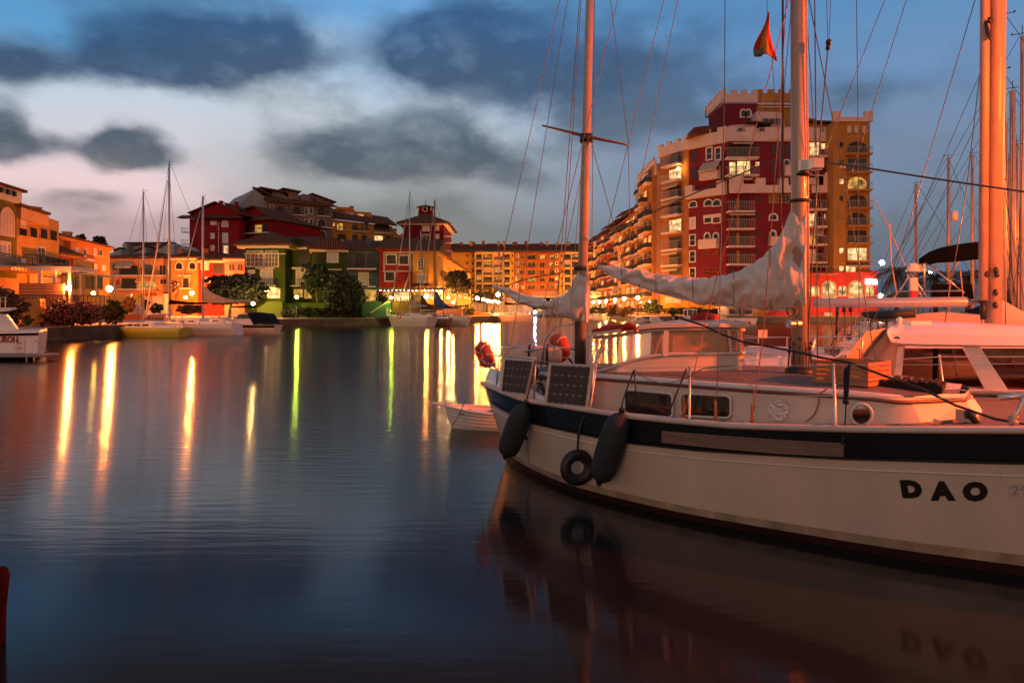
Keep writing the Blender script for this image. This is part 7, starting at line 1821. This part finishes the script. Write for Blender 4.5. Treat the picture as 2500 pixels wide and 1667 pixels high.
mb = MB(); rnd = random.Random(4)
for i in range(26):
    x = rnd.uniform(1292, 1332); y = rnd.uniform(900, 990); mb.tube([Rb(x, y, 1.0), Rb(x+rnd.uniform(-14, 14), y+rnd.uniform(-25, 25), 1.05), Rb(x+rnd.uniform(-14, 14), y+rnd.uniform(-20, 30), 1.1)], rnd.uniform(.006, .014), 5)
tag(mb.build('tangled_lines', BLACKR, None, True), 'tangle of black lines and cleats between the two solar panels', 'rope')
# lifebuoys and liferaft at stern
BUOY = mat('orange_lifebuoy', (.62, .05, .015), .6, .15, 3)
for lb, x, y, bb, ax, RR in (('orange horseshoe lifebuoy at the far left of the ketch stern', 1183, 866, -.1, (.9, .5, .3), .15), ('red lifebuoy behind the white liferaft on the stern', 1365, 850, -.7, (.9, .6, .2), .16)):
    p = Rb(x, y, bb); t = thing('lifebuoy', lb, 'lifebuoy', p); MB().torus((0, 0, 0), ax, RR, .095, 22, 8).build('ring', BUOY, t, True)
    a = Vector(ax).normalized(); u = a.orthogonal().normalized(); m = MB()
    for k in range(4): c = (u*math.cos(k*1.57)+a.cross(u)*math.sin(k*1.57))*RR; m.torus(c, a.cross(c), .099, .014, 12, 4)
    m.build('reflective_band', WTRIM, t, True)
    m = MB().tube([Vector((.1, 0, -.1)), Vector((.2, -.05, -.22)), Vector((.27, -.06, -.3))], .02, 6); m.build('safety_light', BLACKR, t, True)
a, c = Rb(1248, 864, .15), Rb(1372, 868, -.25); t = thing('liferaft', 'white canvas liferaft roll strapped across the stern rail', 'liferaft', a); v = c-a
MB().tube([v*f for f in (0, .03, .1, .5, .9, .97, 1)], [.06, .12, .15, .155, .15, .12, .06], 18).build('canister', mat('raft_canvas', (.62, .42, .36), .8, .12, 2, bump=.4), t, True)
m = MB()
for f in (.37, .72): m.torus(v*f, v, .157, .020, 20, 5)
m.build('strap', BLACKR, t, True)
# small white sign on the far rail + fishing plank
p = Rb(1862, 815, -1.4); t = thing('white_plate', 'small square white plate hung on the far lifeline', 'plate', p); MB().box(-.07, .07, -.006, .006, -.06, .06).build('plate', WTRIM, t)
mb = MB()
for px in (1815, 2110): mb.tube([Rb(px-8, 900, -1.5), Rb(px-4, 812, -1.5)], .016, 7)
mb.tube([Rb(1970, 900, -1.6), Rb(1988, 828, -1.6)], .02, 7)
mb.build('stanchion', STEEL, DAO, True, world=True)
MB().tube([Rb(1700, 812, -1.4), Rb(1850, 822, -1.5), Rb(2110, 824, -1.5)], .005, 4).tube([Rb(1700, 842, -1.4), Rb(1850, 848, -1.5), Rb(2110, 852, -1.5)], .005, 4).build('lifeline', LLM, DAO, False, world=True)
# dinghy
x0, Yd = P(1122, 0, 14.1).x, 14.1
t = thing('dinghy', 'small white lapstrake dinghy with blue interior behind the ketch stern', 'dinghy', (x0+.66, Yd, 0), R(176))
rows = []
for i in range(13):
    f = i/12; x = -1.0+2.0*f; b = .5*(1-max(0, (f-.35)/.65)**2.3)*(.82+.18*min(1, f/.3)); r = []
    for j in range(7):
        v = j/6; zz = -.05+(.40+.12*f*f)*v; r.append((x-(1-v)*.18*f, b*(.55+.45*v**.6)*(1 if f < 1 else 0), zz))
    rows.append(r)
mb = MB()
for sg in (1, -1): mb.grid([[(a, c*sg, z) for a, c, z in (r if sg == 1 else r[::-1])] for r in rows])
r0 = rows[0]; mb.add([v for v in r0]+[(a, -c, z) for a, c, z in reversed(r0)], [tuple(range(14))]); mb.build('hull', WHITE, t, True)
mb = MB()
for v in (2, 3, 4, 5):
    for sg in (1, -1): mb.tube([(r[v][0], sg*(r[v][1]+.006), r[v][2]) for r in rows], .009, 4)
mb.build('lap_edges', WTRIM, t, True)
mb = MB()
for sg in (1, -1): mb.tube([(r[-1][0], sg*r[-1][1], r[-1][2]) for r in rows], .026, 6)
mb.tube([(.97, 0, .47), (1.1, 0, .49), (1.24, 0, .52)], .025, 6).build('gunwale', WHITE, t, True)
MB().grid([[(r[4][0], r[4][1]*.93, r[4][2]-.02), (r[4][0], -r[4][1]*.93, r[4][2]-.02)] for r in rows]).build('floor_cover', mat('blue_tarpaulin', (.02, .07, .16), .6), t)
tag(MB().box(-1.9, -1.55, 13.95, 14.2, .30, .42).build('tool_box', mat('red_brown_box', (.20, .05, .03))), 'red brown box lying in the white dinghy', 'box') if 0 else None
MB().box(-.75, -.45, -.25, .2, .26, .42).build('fuel_tank', mat('red_tank', (.35, .05, .03), .5), t)
MB().box(-.2, .05, -.42, .42, .30, .33).box(.45, .6, -.30, .30, .32, .35).build('thwart', TEAK, t)
tag(MB().tube([P(1140, 968, 13.5), P(1122, 1010, 13), P(1103, 1040, 12.9)], .012, 5).build('rope', RIG, None, True), 'thin painter line dropping from the dinghy into the water', 'rope')

# ================= motorsailer on the right
t = thing('motor_sailer', 'white motor sailer with big tinted wheelhouse windows and LUS lettering', 'motorboat', Lc(6.3, -4.05, 0), math.atan2(d_.y, d_.x))
MS = t; make_hull(t, 11.0, 3.1, 1.12, WHITE, WHITE, None, tw=.85)
b_ = -2.85; b2 = -5.2
def slabpx(name, pts, b0, b1, m, par=MS, smooth=False):
    A = [Rb(x, y, b0) for x, y in pts]; off = n_*(b1-b0); return MB().hexa([a+off for a in A], A).build(name, m, par, smooth, world=True)
slabpx('wheelhouse_base', [(2100, 1000), (2100, 940), (2190, 925), (2198, 940), (2460, 960), (2620, 960), (2620, 1040)], b_, b2, WHITE)
slabpx('sill', [(2150, 938), (2410, 952), (2412, 958), (2150, 944)], b_+.05, b_+.002, STEEL)
TG = glass('amber_glass', (.15, .075, .045), .08, .05)
slabpx('wheelhouse_window', [(2206, 850), (2350, 850), (2407, 950), (2198, 938)], b_-.03, b_-.045, TG); slabpx('wheelhouse_window', [(2392, 850), (2600, 850), (2600, 958), (2462, 956)], b_-.03, b_-.045, TG)
slabpx('window_mullion', [(2278, 850), (2290, 850), (2288, 943), (2276, 943)], b_-.0, b_-.028, BLKC)
slabpx('window_pillar', [(2350, 846), (2392, 846), (2468, 962), (2410, 962)], b_+.0, b_-.10, WHITE); slabpx('window_pillar', [(2192, 846), (2208, 846), (2199, 945), (2180, 940)], b_+.0, b_-.1, WHITE)
slabpx('far_side', [(2150, 945), (2160, 850), (2206, 850), (2200, 938), (2600, 958), (2600, 990), (2150, 985)], b2+.1, b2, WHITE)
# roof: rounded slab
rows = []
for px, yt, yb in ((2168, 797, 815), (2178, 796, 838), (2206, 792, 843), (2253, 789, 845), (2320, 790, 846), (2400, 794, 847), (2500, 801, 847), (2640, 812, 850)):
    a, c = Rb(px, yt, b_), Rb(px, yb, b_); h = a.z-c.z; w = (b_-b2); r = []
    for q, zf in ((-.02, .0), (-.04, .10), (-.015, .55), (.10, .88), (.5, 1.02), (.9, .88), (1.015, .55), (1.04, .10), (1.02, 0)): r.append(c-n_*(w*q)+Vector((0, 0, h*zf)))
    rows.append(r)
mb = MB().grid(rows, True); n9 = 9; mb.f.append(tuple(range(n9))); autosmooth(mb.build('wheelhouse_roof', WHITE, MS, True, world=True), 38)
# canvas at the aft end
rows = []
for i in range(12):
    f = i/11; top_ = (lerp(2166, 2206, f), lerp(800, 843, f)); bot = (lerp(2085, 2192, f), lerp(900, 955, f)); bb = lerp(b_-.35, b_-.02, f)
    rows.append([Rb(lerp(top_[0], bot[0], q/8), lerp(top_[1], bot[1], q/8), bb+.03*math.sin(f*14+q*.3)) for q in range(9)])
CV = mat('pale_canvas', (.60, .50, .46), .85, .1, 2, bump=.3)
o = MB().grid(rows).build('spray_canvas', CV, MS, True, world=True); o.modifiers.new('thickness', 'SOLIDIFY').thickness = .02
o = MB().grid([[Rb(2166, 800, b_-.35), Rb(2085, 900, b_-.35)], [Rb(2166, 800, b_-.35)-n_*-2.0, Rb(2085, 900, b_-.35)-n_*-2.0]]); 
o.build('aft_canvas', CV, MS, world=True)
MB().tube([Rb(x, y, b_-.5) for x, y in ((2262, 800), (2268, 797), (2320, 794), (2342, 800), (2344, 806))], .016, 7).build('handrail', STEEL, MS, True, world=True)
p = Rb(2196, 796, b_-.5); MB().ball(p+Vector((0, 0, -.01)), .10, 12, 7, (1, 1, .35)).tube([p, p+Vector((0, 0, .09))], .035, 8).ball(p+Vector((0, 0, .10)), .05, 8, 6).build('deck_lamp_dome', WHITE, MS, True, world=True)
p = Rb(2191, 829, b_-.0); MB().tube([p, p+n_*.07], [.06, .05], 12).build('navigation_light', mat('dark_green_lens', (.01, .05, .05), .2), MS, True, world=True)
p = Rb(2232, 795, b_-.7); MB().box(p.x-.16, p.x+.16, p.y-.2, p.y+.2, p.z-.03, p.z+.08).build('roof_hatch', WHITE, MS, world=True)
vs, fs = text_geo('LUS', .11, .003); o = Rb(2346, 993, b_+.36); 
b_out = -2.48
MB().add([Rb(2344, 992, b_out)+d_*(v.x*1.15+v.y*.12)+Vector((0, 0, v.y*1.05)) for v in vs], fs).build('boat_name', mat('grey_lettering', (.06, .04, .05)), MS, world=True)
# hull side plate that the name sits on
slabpx('topside_panel', [(2150, 975), (2150, 945), (2600, 965), (2600, 1030), (2400, 1020)], b_out-.012, b_out-.10, WHITE)

# ================= sailing yacht with the bare boom
t = thing('sailing_yacht', 'white sloop with bare aluminium boom and thick orange lit twin spar mast', 'sailboat', Lc(5.6, -7.4, 0), math.atan2(d_.y, d_.x)); Y3 = t
rows_, sheer_ = make_hull(t, 11.5, 3.4, 1.12, WHITE, WHITE, None)
MS3 = mat('warm_aluminium', (.40, .29, .22), .42, .1, 3, metal=.1)
p0, p1 = Rb(2424, 800, -7.4), Rb(2436, 0, -7.4); dm = p1-p0
MA = MB().tube([p0-dm*.1, p1, p0+dm*1.6], [.145, .145, .12], 20).build('mast', MS3, t, True, world=True)
p2, p3 = Rb(2400, 780, -7.25), Rb(2405, 0, -7.25); MB().tube([p2+(p3-p2)*.06, p3, p2+(p3-p2)*1.4], [.085, .085, .07], 14).build('furling_spar', MS3, MA, True, world=True)
MB().tube([p2, p2+(p3-p2)*.06], .05, 10).build('furling_drum', BLACKR, MA, True, world=True)
mb = MB()
for x, y in ((2432, 660), (2434, 670), (2431, 714), (2408, 670), (2430, 745), (2416, 50)): mb.ball(Rb(x, y, -7.2), .05, 8, 5, (1, 1, 1.4))
mb.tube([Rb(2405, 50, -7.2), Rb(2415, 92, -7.1), Rb(2419, 96, -7.1)], .035, 6).build('mast_fittings', IRON, MA, True, world=True)
MB().tube([Rb(1988, 743, -7.4), Rb(1996, 740, -7.4), Rb(2360, 737, -7.4), Rb(2368, 738, -7.4), Rb(2395, 737, -7.4)], [.09, .105, .105, .05, .04], 14).build('boom', mat('grey_aluminium', (.45, .43, .43), .35, .05, 5, metal=.5), t, True, world=True)
mb = MB()
for x in (2061, 2077): mb.tube([Rb(x, 750, -7.4), Rb(x, 755, -7.4), Rb(x, 762, -7.4)], [.02, .05, .04], 7).tube([Rb(x, 760, -7.4), Rb(x+2, 800, -7.4), Rb(x, 825, -7.4)], .011, 5)
mb.tube([Rb(2045, 750, -7.4), Rb(2044, 765, -7.4)], .035, 6).tube([Rb(2044, 765, -7.4), Rb(2042, 828, -7.3)], .03, 6).ball(Rb(2073, 822, -7.4), .07, 7, 5).tube([Rb(2052, 800, -7.3), Rb(2030, 840, -7.2), Rb(2028, 860, -7.2)], .015, 5).build('mainsheet_tackle', IRON, t, True, world=True)
# decks and coaming shapes
def pl3(name, pts, b0, b1, m, par=Y3): return slabpx(name, pts, b0, b1, m, par)
pl3('cockpit_coaming', [(2000, 905), (2040, 872), (2058, 855), (2115, 853), (2200, 862), (2200, 905)], -6.4, -6.7, WHITE)
pl3('aft_deck_box', [(1815, 912), (1820, 885), (1850, 874), (1920, 872), (2000, 885), (2040, 905)], -6.3, -8.3, WHITE)
pl3('coachroof', [(2060, 905), (2090, 866), (2200, 850), (2500, 845), (2600, 905)], -6.6, -8.2, WHITE)
pl3('cabin_window', [(2052, 868), (2110, 866), (2125, 870), (2066, 874)], -6.37, -6.40, WINT)
mb = MB()
for x, y in ((2057, 862), (2086, 858), (1898, 880), (1846, 873)): p = Rb(x, y, -6.5); mb.tube([p-Vector((0, 0, .06)), p, p+Vector((0, 0, .07)), p+Vector((0, 0, .09))], [.09, .06, .055, .075], 10)
mb.build('winches', STEEL, t, True, world=True)
for lb, x in (('left magenta fender standing on the second yacht deck', 2108), ('right magenta fender standing on the second yacht deck', 2120)):
    p = Rb(x, 826, -6.9); tt = thing('fender', lb, 'fender', p, 0, 'magenta fenders'); MB().tube([(0, 0, .1), (0, 0, .07), (0, 0, -.08), (0, 0, -.12)], [.02, .055, .055, .02], 8).build('body', mat('magenta_vinyl', (.35, .02, .08), .4), tt, True)
mb = MB(); rnd = random.Random(9)
for i in range(26):
    x = rnd.uniform(2020, 2060); y = rnd.uniform(848, 866); mb.torus(Rb(x, y, -6.6), (rnd.uniform(-.4, .4), rnd.uniform(-.4, .4), 1), .07, .008, 10, 4)
tag(mb.build('rope', mat('old_rope', (.26, .20, .15)), None, True), 'heap of coiled sheets on the second yacht coaming', 'rope')
mb = MB()
for x in range(1850, 2200, 70): mb.tube([Rb(x, 880, -6.0), Rb(x+2, 822, -6.0)], .012, 5)
mb.tube([Rb(1780, 826, -6.0), Rb(2200, 818, -6.0)], .008, 4).tube([Rb(1780, 850, -6.0), Rb(2200, 845, -6.0)], .008, 4).build('guard_rail', STEEL, t, False, world=True)
for pts in ([(2436, -200), (2360, 460), (2300, 830)], [(2440, -200), (2215, 560), (2105, 860)], [(2436, -100), (2396, 800)], [(2430, 0), (2448, 300), (2455, 800)]):
    MB().tube([Rb(x, y, -7.4) for x, y in pts], .010, 4, False).build('shroud', RIG, t, False, world=True)

# ================= covered cruiser with radar arch, bimini
t = thing('cruising_yacht', 'white cruising yacht under pale tent covers with black bimini and radar arch', 'sailboat', Lc(6.5, -11.2, 0), math.atan2(d_.y, d_.x)); Y4 = t
make_hull(t, 12, 3.8, 1.25, WHITE, WHITE, None)
o4 = lambda name, pts, b0, b1, m: slabpx(name, pts, b0, b1, m, Y4)
o4('boom_tent', [(2204, 782), (2210, 775), (2245, 766), (2300, 762), (2392, 770), (2392, 800), (2215, 800)], -9.9, -12.2, CV)
o4('foredeck_tent', [(2426, 800), (2426, 722), (2462, 740), (2500, 762), (2560, 790), (2600, 815), (2600, 830), (2426, 830)], -9.9, -12.0, CV)
o4('cover_skirt', [(2178, 800), (2185, 775), (2205, 771), (2330, 771), (2430, 778), (2600, 790), (2600, 830), (2178, 830)], -9.6, -9.85, mat('peach_canvas', (.62, .42, .34), .85, .1, 2, bump=.3))
o4('side_screen', [(2273, 694), (2373, 694), (2378, 730), (2273, 733)], -10.6, -10.66, BLKC)
rows = []
for x, yt in ((2244, 634), (2262, 622), (2290, 612), (2330, 604), (2376, 598), (2420, 596)):
    a = Rb(x, yt, -10.6); h = .35 if x < 2300 else .32; h = lerp(.12, .36, min(1, (x-2244)/60)); r = [a-Vector((0, 0, h)), a, a-n_*1.0+Vector((0, 0, .12)), a-n_*2.0, a-n_*2.0-Vector((0, 0, h*.6))]; rows.append(r)
o = MB().grid(rows).build('bimini', BLKC, Y4, True, world=True); o.modifiers.new('thickness', 'SOLIDIFY').thickness = .03
mb = MB()
for pts in ([(2250, 645), (2256, 660), (2258, 705)], [(2258, 640), (2310, 680), (2345, 708)], [(2295, 622), (2284, 658)], [(2352, 616), (2341, 638), (2315, 685)], [(2225, 665), (2200, 705), (2178, 735)], [(2215, 666), (2235, 700), (2250, 728)], [(2222, 664), (2262, 725)], [(2190, 712), (2350, 710), (2355, 716)]):
    mb.tube([Rb(x, y, -10.6) for x, y in pts], .022, 6)
mb.build('arch_frame', STEEL, Y4, True, world=True)
p = Rb(2237, 652, -10.7); MB().tube([p+Vector((-.2, 0, 0)), p+Vector((-.18, 0, .0)), p+Vector((.18, 0, 0)), p+Vector((.2, 0, 0))], [.05, .1, .1, .05], 10).box(p.x-.22, p.x+.2, p.y-.1, p.y+.1, p.z-.12, p.z-.05).build('radar_box', WHITE, Y4, True, world=True)
p = Rb(2230, 700, -10.4); tt = thing('rescue_flag', 'red and white horseshoe bag hanging under the radar arch', 'bag', p); MB().box(-.09, .09, -.04, .04, -.1, .22).build('white_top', WTRIM, tt); MB().tube([(0, 0, -.1), (.0, 0, -.45), (.02, 0, -.5)], [.1, .09, .04], 8).build('red_bag', BUOY, tt, True)
for pts, r in (([(2130, 480), (2170, 555), (2210, 650)], .014), ([(2172, 545), (2176, 640), (2190, 720)], .016), ([(2348, 600), (2320, 690), (2306, 800)], .012), ([(2345, 660), (2358, 800)], .012)):
    MB().tube([Rb(x, y, -10.6) for x, y in pts], r, 5).build('backstay', mat('warm_aluminium', (.40, .29, .22)), Y4, False, world=True)
# bow of dark kayak-like cover
p = [Rb(x, y, -9.2) for x, y in ((2102, 765), (2115, 768), (2140, 770), (2180, 768), (2235, 765))]
tt = thing('inflatable_dinghy', 'dark slim inflatable hung behind the second yacht boom', 'dinghy', p[0]); MB().tube([q-p[0] for q in p], [.02, .08, .11, .11, .10], 10).build('tube', mat('dark_grey_hypalon', (.02, .025, .03), .6), tt, True)
mb = MB(); rnd = random.Random(5)
for i in range(40):
    x, y = rnd.uniform(2120, 2170), rnd.uniform(782, 850); mb.tube([Rb(x, y, -9.0), Rb(x+rnd.uniform(-15, 15), y+rnd.uniform(-20, 20), -9.1)], rnd.uniform(.008, .02), 4)
tag(mb.build('outboard_and_gear', IRON, None), 'clutter of dark outboard bracket and lines on the third yacht stern', 'gear')
